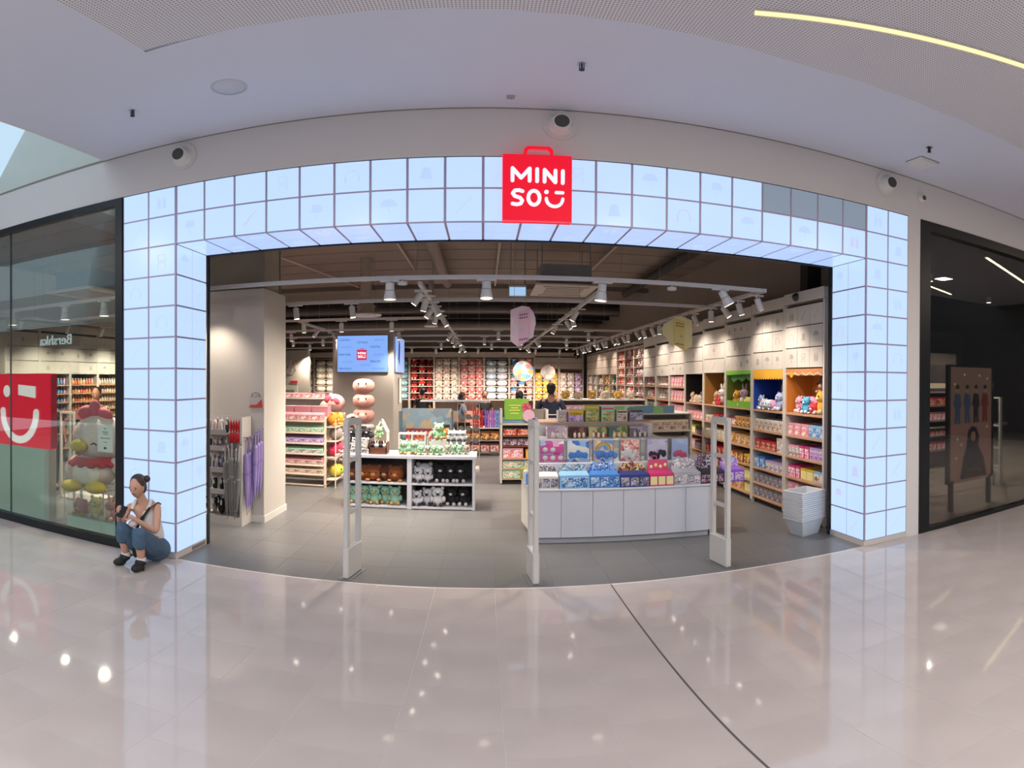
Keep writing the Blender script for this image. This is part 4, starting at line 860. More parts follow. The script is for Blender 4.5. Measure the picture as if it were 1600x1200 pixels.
for j, e in enumerate(fw):
    if e is None: continue
    ox = bx0-.9*(j+1); nm, cc, kd = e
    pan = j in (0, 1)
    zs = (2.56, 2.34, 2.12) if pan else (2.50, 2.45)
    zr = [z for z in (2.21, 1.97, 1.73, 1.49, 1.25, 1.01) if z < zs[-1]-.2]
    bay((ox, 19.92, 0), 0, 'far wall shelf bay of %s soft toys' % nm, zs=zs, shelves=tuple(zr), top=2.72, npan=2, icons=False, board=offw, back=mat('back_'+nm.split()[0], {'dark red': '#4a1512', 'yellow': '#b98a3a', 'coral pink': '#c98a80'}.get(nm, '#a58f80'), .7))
    for zi, z in enumerate(zr):
        n = 3 if kd in ('round', 'bear') else 2
        for i in range(n):
            c = cc[0] if (i < n/2) == (nm in ('cream and lilac',)) or (nm not in ('cream and lilac',) and (zi+i) % 2) else cc[1]
            plush(kd, c[0], c[1], (ox+(.17+i*.28 if n == 3 else .25+i*.4), 20.04, z), '%s soft toy on the %s board of the far-wall %s bay' % (ORD[i], ORD[zi], nm), 'soft toys in the far %s bay' % nm, 0, 1.25 if n == 3 else 1.32)

# ---- left wall, seen through the shop window
for k in range(4):
    yo = 6.78+.9*k
    if k == 0:
        pass
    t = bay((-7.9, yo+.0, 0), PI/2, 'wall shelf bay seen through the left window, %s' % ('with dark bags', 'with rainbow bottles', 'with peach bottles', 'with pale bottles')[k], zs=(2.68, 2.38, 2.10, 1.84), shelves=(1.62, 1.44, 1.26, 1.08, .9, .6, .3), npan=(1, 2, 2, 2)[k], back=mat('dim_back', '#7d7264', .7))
    pal = [['#3a3136', '#c95a78', '#8b8490', '#2b2528'], ['#d95a3a', '#e8a53c', '#b9c83a', '#4fae74', '#4aa3b8', '#8b8fce', '#c9a3d6'], ['#e8a77a', '#e88a5a', '#e6c59a', '#e07a6a'], ['#e6d9c6', '#d8c3ae', '#c9b8b0']][k]
    for zi, z in enumerate((1.62, 1.44, 1.26, 1.08, .9)):
        nn = 9
        for i in range(nn):
            c = pal[min(len(pal)-1, int(i/nn*len(pal)))] if k == 1 else pal[(i//2+zi) % len(pal)]
            key = ('bottle', c)
            if key not in PCACHE:
                m = MB(); m.lathe([(.001, 0), (.03, 0), (.032, .01), (.032, .085), (.014, .1), (.014, .115)], n=8); m.cyl((0, 0, .112), (0, 0, .135), .018, n=8, mi=1)
                me = bpy.data.meshes.new('bottle'); me.from_pydata(m.v, [], m.f); me.materials.append(mat('bottle_'+c.strip('#'), c, .3)); me.materials.append(C['white'])
                me.polygons.foreach_set('material_index', m.mi); me.polygons.foreach_set('use_smooth', m.sm); me.update(); PCACHE[key] = me
            lb = ('dark cosmetic bottle', 'coloured bottle in rainbow order', 'peach-coloured bottle', 'pale bottle')[k]
            b_ = link('bottle', PCACHE[key], None, '%s %s on the %s board behind the left window' % (ORD[i], lb, ORD[zi]), 'bottle', lb+'s behind the left window'); b_.location = (-7.9-.1, yo+.09+i*.09, z+.0005)
# ============================================================ FLOOR FIXTURES
# ---- white display counter
T0 = Vector((.50, 5.70)); T1 = Vector((2.47, 5.60)); ca = math.atan2(T1.y-T0.y, T1.x-T0.x); CL = (T1-T0).length
cnt_t = thing('display_counter', 'long white display counter facing the entrance, under acrylic toy displays', 'counter', (T0.x, T0.y, 0), ca)
MB().box(.0, CL, .02, .75, .07, .585).build('body', white, cnt_t)
MB().box(.03, CL-.06, .05, .7, 0, .07).build('plinth', mat('counter_plinth', '#b9b8bd', .5), cnt_t)
cw = mat('counter_white', '#dbdbe2', .35, var=.01)
mb = MB(); mb.prism([(.018, .022), (.018, .75), (-.10, .75)], .07, .585, 'z'); mb.build('side_wing', white, cnt_t); mb = MB(); mb.prism([(-.02, .0), (-.02, .77), (-.125, .77)], .585, .607, 'z'); mb.build('side_top', white, cnt_t)
sx = [0, .30, .63, .955, 1.30, 1.64, 1.90]
for a, b_ in zip(sx, sx[1:]): MB().chbox(a+.002, b_-.002, 0, .02, .072, .583, .002).build('front_panel', cw, cnt_t)
MB().chbox(-.02, CL+.02, -.02, .77, .585, .607, .003).build('top', cw, cnt_t)
MB().box(1.93, CL+.01, .02, .05, .03, .585).build('end_post', cw, cnt_t)
acr = glass('acrylic', '#fbfcfd', .3)
def CW(lx, ly): c, s = math.cos(ca), math.sin(ca); return (T0.x+lx*c-ly*s, T0.y+lx*s+ly*c)
def on_counter(name, label, cat, lx, ly, z, group=None):
    x, y = CW(lx, ly); return thing(name, label, cat, (x, y, z), ca, group)
def blind(lx, w, h, side, face, popm, label, shape, n=3, hp=.16, ly=.0):
    """open counter display box with a shaped header card"""
    t = on_counter('counter_display_box', label, 'box', lx, ly, .608)
    MB().box(0, w, 0, .2, 0, h).build('tray', side, t)
    for k in range(n):
        a = w*(k+.08)/n; MB().chbox(a, w*(k+.92)/n, -.006, .0, .015, h-.02, .002).build('small_pack', face, t)
    m = MB(); m.add([(0.0, .02, h), (w, .02, h), (w*.96, .15, h+.03), (w*.04, .15, h+.03)], [(0, 1, 2, 3)]); m.box(0, w, .02, .19, h, h+.006); m.build('flap', side, t)
    m = MB()
    if shape == 'rect': m.prism([(w*.03, h), (w*.97, h), (w*.95, h+hp), (w*.05, h+hp)], .16, .168)
    elif shape == 'arch': m.prism([(w*.03, h)]+[(w*.5+w*.45*math.cos(PI-PI*i/12), h+hp*.55+hp*.45*math.sin(PI*i/12)) for i in range(13)]+[(w*.97, h)], .16, .168)
    elif shape == 'bag': m.prism([(w*.03, h), (w*.97, h), (w*.88, h+hp*.95), (w*.08, h+hp*.95)], .16, .168); m.stroke([(w*.18, h+hp*.95), (w*.2, h+hp*1.22), (w*.42, h+hp*1.22), (w*.44, h+hp*.95)], .008, .16, .168)
    elif shape == 'twin':
        for cx in (.28, .72): m.prism([(w*(cx-.2), h), (w*(cx+.2), h), (w*(cx+.2), h+hp*.8)]+[(w*(cx+.2*math.cos(PI*i/6)), h+hp*.8+hp*.1*math.sin(PI*i/6)) for i in range(7)]+[(w*(cx-.2), h+hp*.8)], .16, .168)
    elif shape == 'peaks': m.prism([(0, h), (w, h), (w*.95, h+hp*.5), (w*.8, h+hp*.9), (w*.62, h+hp*.65), (w*.5, h+hp), (w*.35, h+hp*.7), (w*.2, h+hp*.85), (w*.04, h+hp*.45)], .16, .168)
    m.build('header_card', popm, t)
    m = MB()
    for i in range(4): m.ell((w*(.2+.2*i), .158, h+hp*(.42+.12*(i % 2))), (w*.07, .004, hp*.14), 8, 6)
    m.build('printed_art', face, t, kind='stuff')
A('hp1', '#8fa9b8', '#c8d2d6', '#5f8a9a', '#e3ece8', '#b9a890', scale=26); A('hp2', '#3f78cf', '#b8d4f2', '#2b4f9e', '#8fb4e6', scale=22)
blind(.02, .25, .13, C['white'], P_['grey'], P_['grey'], 'white counter display box with grey printed header, at the far left of the counter front', 'peaks', 3, .11)
blind(.28, .315, .135, C['sky'], P_['bluew'], art('print_hp1', [], 1), 'sky blue counter display box with twin blue-grey header shapes', 'twin', 1, .12)
blind(.60, .315, .135, C['blue'], P_['bluew'], art('print_hp2', [], 1), 'royal blue counter display box with blue peaked header', 'peaks', 3, .16)
blind(.92, .315, .125, C['navy'], P_['grey'], P_['orange'], 'navy counter display box with grey windows and orange header figures', 'peaks', 3, .14)
blind(1.24, .265, .125, C['magenta'], P_['yellow'], C['rose'], 'magenta counter display box with a bag-shaped header and orange packs', 'bag', 3, .15)
blind(1.51, .30, .13, C['lgrey'], P_['white'], P_['white'], 'silver-grey counter display box with an arched header', 'arch', 4, .15)
blind(1.815, .27, .12, C['dark'], P_['dark'], P_['dark'], 'black counter display box with rows of small figures on its header', 'rect', 4, .19)
blind(2.09, .24, .13, C['purple'], P_['lilac'], P_['lilac'], 'purple counter display box at the right end of the counter', 'arch', 2, .15)
blind(-.005, .0001, .0001, C['white'], P_['grey'], P_['grey'], 'x', 'rect') if False else None
# packs along the left return of the counter
for i, (lb, sd, fc) in enumerate((('blue', 'blue', 'bluew'), ('white and grey', 'white', 'grey'), ('lime and blue', 'olive', 'mint'))):
    x, y = CW(.0, .24+.17*i); b_ = link('toy_box', pack_mesh(.15, .1, .12, C[sd], P_[fc]), None, '%s toy box standing on the left side of the white counter' % lb, 'box'); b_.location = (x-.03-.03*i, y+.15, .608); b_.rotation_euler = (0, 0, ca-PI/2-.15)
# printed riser cases behind, each a clear case holding a picture box
riser = on_counter('display_riser', 'white stepped riser on the counter behind the front boxes', 'stand', .04, .24, .608)
MB().box(0, 2.05, .0, .5, 0, .232).build('step', cw, riser)
cases = [(.09, .30, 'bluepink', ['#a8c8ea', '#d85a9c', '#efb8d2', '#ffffff', '#b9568f'], 'clear case with a sky blue and pink picture box'), (.385, .285, 'bluesplash', ['#dfeaf6', '#3f7fd8', '#9fc3ea', '#4a6a9c', '#f2efe2'], 'clear case with a white box splashed in bright blue'),
         (.68, .25, 'rainbow', ['#cbb6e6', '#e8cbe4', '#b8cdf0', '#d9c6ec'], 'clear case with a lilac box showing a rainbow over blue figures'), (.985, .25, 'coral', ['#f3cfc4', '#e0746c', '#f8e6dc', '#e89a86', '#c9b6c8'], 'clear case with a coral red picture box'),
         (1.285, .275, 'lilacgrey', ['#cdb9de', '#d8d2e0', '#e4def0', '#b78fd0', '#dcd4e6'], 'clear case with a lilac and grey picture box'), (1.57, .235, 'skypink', ['#b4c9ec', '#cfdcf4', '#c3d3f0', '#f1c8ce', '#b4c9ec'], 'clear case with a pale blue box of pink and navy figures')]
for lx, w, nm, cols_, lb in cases:
    t = on_counter('picture_box', lb+', on the counter riser', 'box', lx, .30, .841)
    MB().box(0, w-.03, .03, .13, 0, .245).build('body', C['lgrey'], t)
    MB().box(.008, w-.038, .026, .03, .008, .238).build('printed_front', A(nm, *cols_, scale=11), t)
    if nm == 'rainbow':
        for j, cc_ in enumerate(('orange', 'yellow', 'mint', 'sky')):
            m = MB(); m.stroke([((w-.03)/2+(.085-.012*j)*math.cos(PI*i/10), .13+(.085-.012*j)*math.sin(PI*i/10)) for i in range(11)], .011, .022-.0005*j, .026); m.build('printed_arc', C[cc_], t)
        m = MB()
        for i in range(5): m.ell((.06+.045*i, .022, .07+.02*(i % 2)), (.028, .004, .04), 8, 6)
        m.build('printed_figures', C['blue'], t, kind='stuff')
    elif nm == 'bluepink':
        for j in range(2): MB().box(.008, w-.038, .018, .026, .015+.09*j, .085+.09*j).build('printed_band', C['magenta'] if 0 else mat('band_pink', '#d9589f', .4), t)
        m = MB()
        for i in range(5): m.ell((.06+.085*(i % 3), .018, .05+.09*(i//3)), (.03, .005, .027), 10, 6)
        m.build('printed_figures', C['white'], t, kind='stuff')
    else:
        m = MB(); random.seed(len(nm))
        for i in range(5): m.ell((.05+(w-.13)*i/4, .022, random.uniform(.05, .1)), (.03, .004, random.uniform(.03, .05)), 8, 6)
        m.build('printed_figures', {'bluesplash': C['blue'], 'coral': C['white'], 'lilacgrey': C['dark'], 'skypink': C['rose']}[nm], t, kind='stuff')
    MB().box(-.006, w-.024, .0, .004, -.0, .258).build('case_front', acr, t)
    for x in (-.006, w-.026): MB().box(x, x+.003, 0, .15, 0, .258).build('case_side', acr, t)
    MB().box(-.006, w-.023, 0, .15, .258, .262).build('case_top', acr, t)
# ---- second display table right behind the counter
t2 = thing('display_table', 'two-level display table of cased toys behind the white counter', 'table', (.62, 6.42, 0), -.02)
MB().box(0, 1.5, .05, .9, 0, 1.03).build('body', white, t2); MB().box(-.02, 1.52, 0, .95, 1.03, 1.05).build('lower_shelf', cw, t2); MB().box(0, 1.5, .42, .92, 1.05, 1.205).build('riser', white, t2); MB().box(0, 1.5, .40, .94, 1.205, 1.22).build('upper_shelf', mat('peach_shelf', '#d3ab93', .5), t2)
for lx, w, nm, cols_, lb in ((.12, .26, 'dusk', ['#d8b9c6', '#e9d6dc', '#b59ab0', '#d8b9c6'], 'clear case with a dusky pink tower scene'), (.40, .21, 'maroon', ['#5a2c2a', '#6b3531', '#4a2220', '#8a5a50'], 'clear case with a maroon scene'), (.62, .24, 'harvest', ['#a8a468', '#8a4f3a', '#c9b683', '#6f7a48'], 'clear case with an olive and red village'), (.87, .25, 'meadow', ['#6f8a52', '#c9a845', '#5a6f78', '#a8b06a'], 'clear case with a green and yellow meadow scene'), (1.13, .25, 'mauve', ['#b9a3b0', '#8a7886', '#d2bfc8'], 'clear case with a mauve grey scene')):
    t = thing('cased_scene', lb+', on the lower shelf behind the counter', 'display case', (.62+lx, 6.44, 1.051), -.02)
    MB().box(.01, w-.01, .12, .34, 0, .128).build('scene_backdrop', A(nm, *cols_, scale=13), t)
    m = MB()
    for i in range(3): m.ell((w*(.25+.25*i), .07, .035), (.018, .016, .035), 8, 6)
    m.build('figurines', C['cream'], t, kind='stuff')
    m = MB(); m.cyl((w*.5, .09, 0), (w*.5, .09, .09), .015, .004, 8); m.build('tower', C['dark'], t)
    MB().box(0, w, 0, .004, 0, .14).build('case_front', acr, t); MB().box(0, w, 0, .36, .14, .143).build('case_top', acr, t)
for lx, w, h, sd, fc, ld, lb in ((.30, .12, .14, 'lgrey', 'bear', 'lgrey', 'beige figure case'), (.43, .21, .155, 'lilac', 'lilac', 'yellow', 'lilac box with a scalloped yellow lid'), (.645, .2, .21, 'olive', 'green', 'yellow', 'tall olive-green printed box'), (.85, .19, .19, 'mint', 'green', 'rose', 'mint box with a little house print'), (1.05, .16, .14, 'cream', 'bear', 'dark', 'cream box with a black handle strip'), (1.22, .2, .15, 'grey', 'grey', 'dark', 'grey patterned box at the end')):
    t = thing('gift_box', lb+', on the upper shelf behind the counter', 'box', (.62+lx, 6.86, 1.2205), -.02)
    MB().chbox(0, w-.02, 0, .2, 0, h, .004).build('body', C[sd], t); MB().box(.015, w-.035, -.002, 0, .012, h*.7).build('printed_front', P_[fc], t); 
    m = MB()
    if ld == 'yellow' and sd == 'lilac':
        for i in range(6): m.cyl((.03+i*(w-.08)/5, -.003, h*.72), (.03+i*(w-.08)/5, .0, h*.72), .03, n=12)
        m.box(0, w-.02, -.004, 0, h*.74, h*.98)
    else: m.box(.01, w-.03, -.003, 0, h*.8, h*.93)
    m.build('lid_band', C[ld], t)
# far tables of toys beyond
def far_table(x0, y0, w, d, h, label, cols_, top=white, rz=0):
    t = thing('gondola_shelf', label, 'shelving', (x0, y0, 0), rz)
    for x in (0, w-.03): MB().box(x, x+.03, 0, d, 0, h).build('side_panel', offw, t)
    n = int(h/.3)
    for i in range(n+1): z = h-.02-i*.28; MB().box(.03, w-.03, 0, d, z, z+.02).build('shelf_board', top if i == 0 else offw, t)
    MB().box(.03, w-.03, d*.5, d*.5+.02, .05, h-.02).build('back_panel', offw, t)
    return t
tb = far_table(1.6, 8.4, 1.7, .8, 1.22, 'pale gondola shelf beyond the cased toys, topped with a green banner board', None)
t = thing('banner_board', 'long teal and green printed board on the pale gondola shelf', 'sign', (1.75, 8.42, 1.221)); MB().box(0, 1.25, 0, .02, 0, .12).build('board', A('teal', '#5f9c8e', '#8fc27a', '#6f9ab0', '#b0d8c0', scale=6), t)
far_table(1.2, 10.6, 2.0, .8, 1.36, 'second pale gondola shelf further back on the right', None)
for i in range(7): plush('round', '#e7b04a' if i % 2 else '#f0d9c4', '#fbe9c4', (1.35+.27*i, 11.0, 1.361), ORD[i]+' small soft toy on top of the second pale gondola', 'soft toys on top of the second gondola', 0, .8)
for zi, z in enumerate((1.08, .80)):
    packs((1.6, 8.4), 0, .05, 1.65, z-.14, 8, .17, .3, C['cream'], P_['bear'], 'beige toy box on the %s board of the pale gondola' % ORD[zi], 'beige boxes on the pale gondola', y=.02)
    packs((1.2, 10.6), 0, .05, 1.95, z, 8, .17, .3, C['pink'], P_['white'], 'blush toy box on the %s board of the second gondola' % ORD[zi], 'blush boxes on the second gondola', y=.02)

# ---- shelf with the green sign
t = thing('slim_shelf_unit', 'slim white shelf unit with wooden boards in the middle aisle', 'shelving', (.27, 9.12, 0))
for x in (0, .76): MB().box(x, x+.03, 0, .45, .02, 1.25).build('side_panel', offw, t)
MB().box(.03, .76, .22, .24, .05, 1.25).build('back_panel', mat('slim_back', '#7e736c', .7), t); MB().box(.02, .77, .03, .42, 0, .06).build('base', dark, t)
for z in (.98, .80, .63, .42, .25, .08): MB().box(.03, .76, 0, .43, z, z+.02).build('shelf_board', C['brown'] if z > .6 else wood, t)
MB().box(0, .79, 0, .45, 1.0, 1.02).build('top_board', offw, t)
for z, n, sd, fc, nm, h in ((.82, 3, 'dark', 'dark', 'dark toy box with red band on the upper board of the slim shelf', .13), (.65, 3, 'dark', 'dark', 'dark toy box with red band on the second board of the slim shelf', .13)): packs((.27, 9.12), 0, .04, .75, z, n, h, .18, C[sd], P_['redw' if z > .7 else 'dark'], nm, nm+'es', y=.01)
packs((.27, 9.12), 0, .04, .38, .442, 1, .17, .18, C['pink'], P_['pinkw'], 'pale pink box in the middle of the slim shelf', None, y=.01); packs((.27, 9.12), 0, .42, .75, .442, 1, .15, .18, C['orange'], C['yellow'], 'amber box in the middle of the slim shelf', None, y=.01)
packs((.27, 9.12), 0, .04, .75, .272, 2, .13, .18, C['lgrey'], P_['mint'], 'grey-green box on the lower board of the slim shelf', 'grey-green boxes of the slim shelf', y=.01); packs((.27, 9.12), 0, .04, .75, .102, 2, .14, .18, C['mint'], P_['mint'], 'mint box at the foot of the slim shelf', 'mint boxes of the slim shelf', y=.01)
t = thing('green_sign', 'green printed sign with a pink flower shape standing on the slim shelf', 'sign', (.335, 9.14, 1.022)); MB().chbox(0, .4, 0, .015, .06, .41, .004).build('board', mat('sign_green', '#7cae3a', .5), t)
MB().box(-.04, .55, .01, .05, 0, .1).build('foot_card', mat('sign_teal', '#6f93a0', .5), t)
m = MB()
for r, ww in ((.29, .2), (.25, .12), (.21, .18), (.16, .14)): m.box(.17-ww/2, .17+ww/2, -.003, -.0005, r, r+.016)
m.build('printed_lines', mat('sign_yellow', '#d8d86a', .5), t, kind='stuff')
m = MB()
for i in range(5): m.cyl((.36+.045*math.cos(i*1.257), -.012, .27+.045*math.sin(i*1.257)), (.36+.045*math.cos(i*1.257), -.006, .27+.045*math.sin(i*1.257)), .035, n=12)
m.build('flower_shape', C['rose'], t)
m = MB(); m.cyl((.4, -.014, .13), (.4, -.008, .13), .1, n=18); m.build('round_shape', mat('shape_mauve', '#cda3b8', .5), t)

# ---- low white shelf with soft toys
LS = (-1.87, 7.26)
t = thing('low_shelf_unit', 'low white shelf unit with four open bays of soft toys', 'shelving', (LS[0], LS[1], 0), .0)
for x in (0, .86, 1.72): MB().box(x, x+.035 if x != .86 else x+.06, 0, .5, 0, .69).build('side_panel', cw, t)
for z in (.01, .335): 
    for a, b_ in ((.035, .86), (.92, 1.72)): MB().box(a, b_, .005, .48, z, z+.02).build('shelf_board', cw, t)
MB().chbox(-.02, 1.775, -.015, .52, .69, .735, .004).build('top', cw, t); MB().box(.035, 1.72, .48, .49, .03, .69).build('back_panel', mat('low_back', '#6b625e', .7), t)
L0 = LS[0]
def lowp(lst):
    for x, dy, z, kd, c1, c2, s, lb, *r in lst: plush(kd, c1, c2, (L0+x, LS[1]+dy, z), lb, None, r[0] if r else 0, s)
lowp([(.1+.145*i, .15+.02*(i % 2), .356, 'round', '#8a4a22' if i in (1, 2, 4) else '#5b3020', '#c98a4a', 1.05, n+' shaggy brown soft toy in the upper left bay of the low shelf') for i, n in enumerate(('first', 'second', 'third', 'fourth', 'fifth'))])
lowp([(.12+.14*i, .14+.05*(i % 2), .031, 'bear', '#9fd0b4', '#c9a06a', .95, n+' mint soft toy in the lower left bay of the low shelf') for i, n in enumerate(('first', 'second', 'third', 'fourth', 'fifth'))])
lowp([(1.0, .12, .356, 'bear', '#e9e7ea', '#3c3b40', .8, 'white and black soft toy at the front of the upper right bay'), (1.12, .13, .356, 'bear', '#e9e7ea', '#3c3b40', .75, 'second white and black soft toy in the upper right bay'), (1.06, .3, .356, 'round', '#e6e4e8', '#4a494e', 1.2, 'large white soft toy behind the others in the upper right bay')])
lowp([(1.28+.14*i, .16, .356, 'bear', '#17161a', '#d9d4d0', .95, n+' black soft toy in the upper right bay of the low shelf') for i, n in enumerate(('first', 'second', 'third'))])
lowp([(.98, .12, .031, 'bear', '#e9e7ea', '#2f2e33', .8, 'white and black soft toy at the left of the lower right bay'), (1.12, .16, .031, 'bear', '#e3e1e6', '#2f2e33', .9, 'white soft toy in the middle of the lower right bay'), (1.26, .12, .031, 'bear', '#ebe9ec', '#3c3b40', 1.0, 'white soft toy leaning at the right of the white ones'), (1.44, .18, .031, 'bear', '#19181c', '#cfcac6', .95, 'black soft toy in the lower right bay of the low shelf'), (1.6, .18, .031, 'bear', '#1b1a1e', '#e5e0dc', .95, 'black soft toy at the right end of the lower right bay')])
def house(x, y, z, w, h, label):
    t = thing('house_frame', label, 'stand', (x, y, z)); m = MB(); b_ = .02
    m.box(0, b_, 0, .12, 0, h*.62); m.box(w-b_, w, 0, .12, 0, h*.62); m.box(b_, w-b_, 0, .12, 0, b_)
    m.stroke([(b_/2, h*.62), (w/2, h), (w-b_/2, h*.62)], b_*1.2, 0, .12); m.build('frame', white, t)
house(L0+.36, LS[1]+.3, .736, .19, .44, 'tall white house-shaped frame on the low shelf'); house(L0+1.09, LS[1]+.3, .736, .17, .32, 'short white house-shaped frame on the low shelf')
t = thing('cube_frame', 'white double cube frame standing on the low shelf', 'stand', (L0+.70, LS[1]+.28, .736)); m = MB()
for x in (0, .18, .36): m.box(x, x+.018, 0, .14, 0, .25)
m.box(0, .378, 0, .14, .25, .268); m.box(0, .378, 0, .14, 0, .012); m.build('frame', white, t)
t = thing('open_crate', 'dark open crate of black and white toys on the low shelf', 'crate', (L0+.34, LS[1]+.04, .736)); m = MB(); m.box(0, .24, 0, .2, 0, .02); m.box(0, .012, 0, .2, .02, .16); m.box(.228, .24, 0, .2, .02, .16); m.box(0, .24, .19, .2, .02, .16); m.box(0, .24, 0, .01, .02, .09); m.build('tray', C['brown'], t)
for i in range(4): plush('bunny', '#e8e6e4' if i % 2 else '#29272b', '#8a8688', (L0+.375+.057*i, LS[1]+.1, .757), ORD[i]+' tiny toy in the dark crate on the low shelf', 'tiny toys in the dark crate', 0, .5)
lowp([(.45, .2, .935, 'bear', '#9ccf9a', '#c99a5c', .62, 'green soft toy sitting over the dark crate inside the tall house frame'), (.80, .12, .736, 'bear', '#a5d3b0', '#c99a5c', .72, 'green soft toy at the front of the cube frame'), (.94, .12, .736, 'bear', '#a5d3b0', '#c99a5c', .72, 'green soft toy beside it at the right of the cube frame'), (1.26, .3, .736+.19, 'bear', '#9ccfa0', '#c9a06a', .85, 'largest green soft toy raised at the back of the low shelf')])
MB().box(-.1, .1, -.06, .06, 0, .185).build('riser_block', white, None, 'small white riser block under the largest green toy', 'stand', loc=(L0+1.26, LS[1]+.3, .736))
for i in range(9):
    plush('bear', ('#a9d6b2', '#b8b2a4', '#93c79c')[i % 3], '#d9cdb4', (L0+1.04+.085*(i % 8), LS[1]+.08+.12*(i//4 % 2), .736), ORD[i]+' small green or grey toy in the crowd on the low shelf', 'small toys crowding the low shelf top', 0, .5)
for i in range(6): plush('bear', '#ecebee', '#2d2c31', (L0+1.42+.08*(i % 3), LS[1]+.38, .736+.155*(i//3)), ORD[i]+' small white and black toy stacked at the back of the low shelf', 'small white and black toys stacked on the low shelf', 0, .58)
for i in range(2):
    t = thing('slanted_box', 'black and white spotted box tilted on the low shelf, %s one' % ('left', 'right')[i], 'box', (L0+.06+.13*i, LS[1]+.1, .736)); m = MB(); m.prism([(0, 0), (.09, 0), (.12, .2), (.03, .2)], 0, .08); m.build('body', art('print_spots', ['#e9e6e2', '#e9e6e2', '#2b2a2e', '#e9e6e2'], 40), t)
for i in range(8): plush('bear', '#1d1b20', '#e3dfe2', (L0+.02+.075*(i % 4), LS[1]+.34, .736+.16*(i//4)), ORD[i]+' small black toy stacked at the back left of the low shelf', 'small black toys stacked on the low shelf', 0, .6)

# ---- cushions stacked by the pillar
for i in range(6):
    c = ('#cf9c93', '#c9958c', '#b97f76', '#b9b0ae', '#8d8787', '#d4a69c')[i] if i else '#d3a197'
    o = link('cushion', plush_mesh('pillow', ('#d0a095', '#c8958a', '#bd877c', '#b8b2b2', '#4a4648', '#8e898b')[i], '#e0b8ae' if i < 3 else '#2c2a2c'), None, ('topmost pink cushion toy of the tall stack', 'second pink cushion toy of the tall stack', 'third dusky cushion toy of the tall stack', 'grey cushion toy in the middle of the tall stack', 'dark cushion toy low in the tall stack', 'lowest grey cushion toy of the tall stack')[i]+' in front of the pillar', 'cushion', 'cushion toys stacked in front of the pillar')
    o.location = (-2.18, 9.9, (1.485, 1.215, .945, .80, .65, .577)[i]); o.scale = (1.38, 1.2, (1.58, 1.58, 1.58, .85, .85, .43)[i])
t = thing('stack_stand', 'white stand carrying the tall stack of cushion toys', 'stand', (-2.18, 9.9, 0)); MB().box(-.2, .2, -.14, .14, 0, .575).build('body', offw, t)

# ---- two-sided gondolas at the left
def gond(x, y, w, d, tiers, label, hang, tl):
    t = thing('tiered_gondola', label, 'shelving', (x, y, 0))
    fr = mat('cream_metal', '#dcc9b8', .4)
    m = MB()
    for xx in (0, w-.025):
        for yy in (0, d-.025): m.box(xx, xx+.025, yy, yy+.025, 0, tiers[0][0]+.02)
        m.box(xx, xx+.025, .025, d-.025, .02, .045)
    m.box(0, w, 0, .02, .02, .04); m.box(0, w, d-.02, d, .02, .04); m.build('frame', fr, t)
    for z, *_ in tiers: MB().add([(.02, -.06, z-.05), (w-.02, -.06, z-.05), (w-.02, .2, z), (.02, .2, z), (.02, -.06, z-.07), (w-.02, -.06, z-.07), (w-.02, .2, z-.02), (.02, .2, z-.02)], [(0, 1, 2, 3), (7, 6, 5, 4), (0, 4, 5, 1), (1, 5, 6, 2), (2, 6, 7, 3), (3, 7, 4, 0)]).build('sloping_shelf', fr, t)
    MB().box(.03, w-.06, .22, .26, .1, tiers[0][0]-.02).build('back_panel', mat('gondola_back', '#b3a294', .7), t)
    return t
tiers = [(1.13, 'pink', 'pinkw', 'pink'), (.94, 'mint', 'mint', 'pale green'), (.77, 'lilac', 'lilac', 'lilac'), (.60, 'mint', 'white', 'mint and white'), (.42, 'pink', 'bear', 'blush and beige'), (.27, 'cream', 'bear', 'cream')]
gond(-3.5, 8.46, 1.02, .85, tiers, 'tiered gondola of stationery trays beyond the white partition', None, None)
for z, sd, fc, nm in tiers:
    for k in range(5):
        o = link('tray_pack', pack_mesh(.185, .16, .06 if z < 1.1 else .085, C[sd], P_[fc]), None, '%s %s flat pack on its sloping tier of the left gondola' % (ORD[k], nm), 'box', '%s packs on the left gondola' % nm); o.location = (-3.46+.19*k, 8.43, z-.04); o.rotation_euler = (.19, 0, 0)
for k, (dy, z, c1, c2, kd, lb) in enumerate(((.2, 1.0, '#e8962e', '#f8c86a', 'round', 'orange cushion toy hanging on the gondola end, upper'), (.5, .98, '#f0a838', '#fbd88a', 'round', 'amber cushion toy hanging on the gondola end beside the orange one'), (.35, .76, '#a89a96', '#c9bdb8', 'pillow', 'grey cushion toy on the gondola end'), (.2, .5, '#c8305a', '#f0c8d2', 'round', 'crimson soft toy on the gondola end'), (.5, .52, '#d85a7a', '#f6dfe4', 'round', 'rose soft toy on the gondola end'), (.35, .14, '#dcc84a', '#a8b84a', 'pillow', 'yellow and green cushion low on the gondola end'))):
    plush(kd, c1, c2, (-2.40, 8.46+dy, z), lb, None, PI/2, 1.0 if kd == 'round' else 1.15)
t = thing('side_basket', 'wire side shelf at the end of the left gondola', 'shelving', (-2.48, 8.46, 0)); m = MB()
for z in (.12, .48, .74, .97): m.box(0, .17, .02, .83, z, z+.012)
m.box(0, .012, .0, .02, 0, 1.1); m.box(.0, .012, .83, .85, 0, 1.1); m.box(.158, .17, .83, .85, 0, 1.1); m.box(.158, .17, .0, .02, 0, 1.1); m.build('rack', mat('cream_metal', '#dcc9b8', .4), t)
gond(-3.1, 9.62, .62, 1.05, tiers[:1]+[(.7, '', '', ''), (.35, '', '', '')], 'second gondola behind the first, hung with pink cushions', None, None)
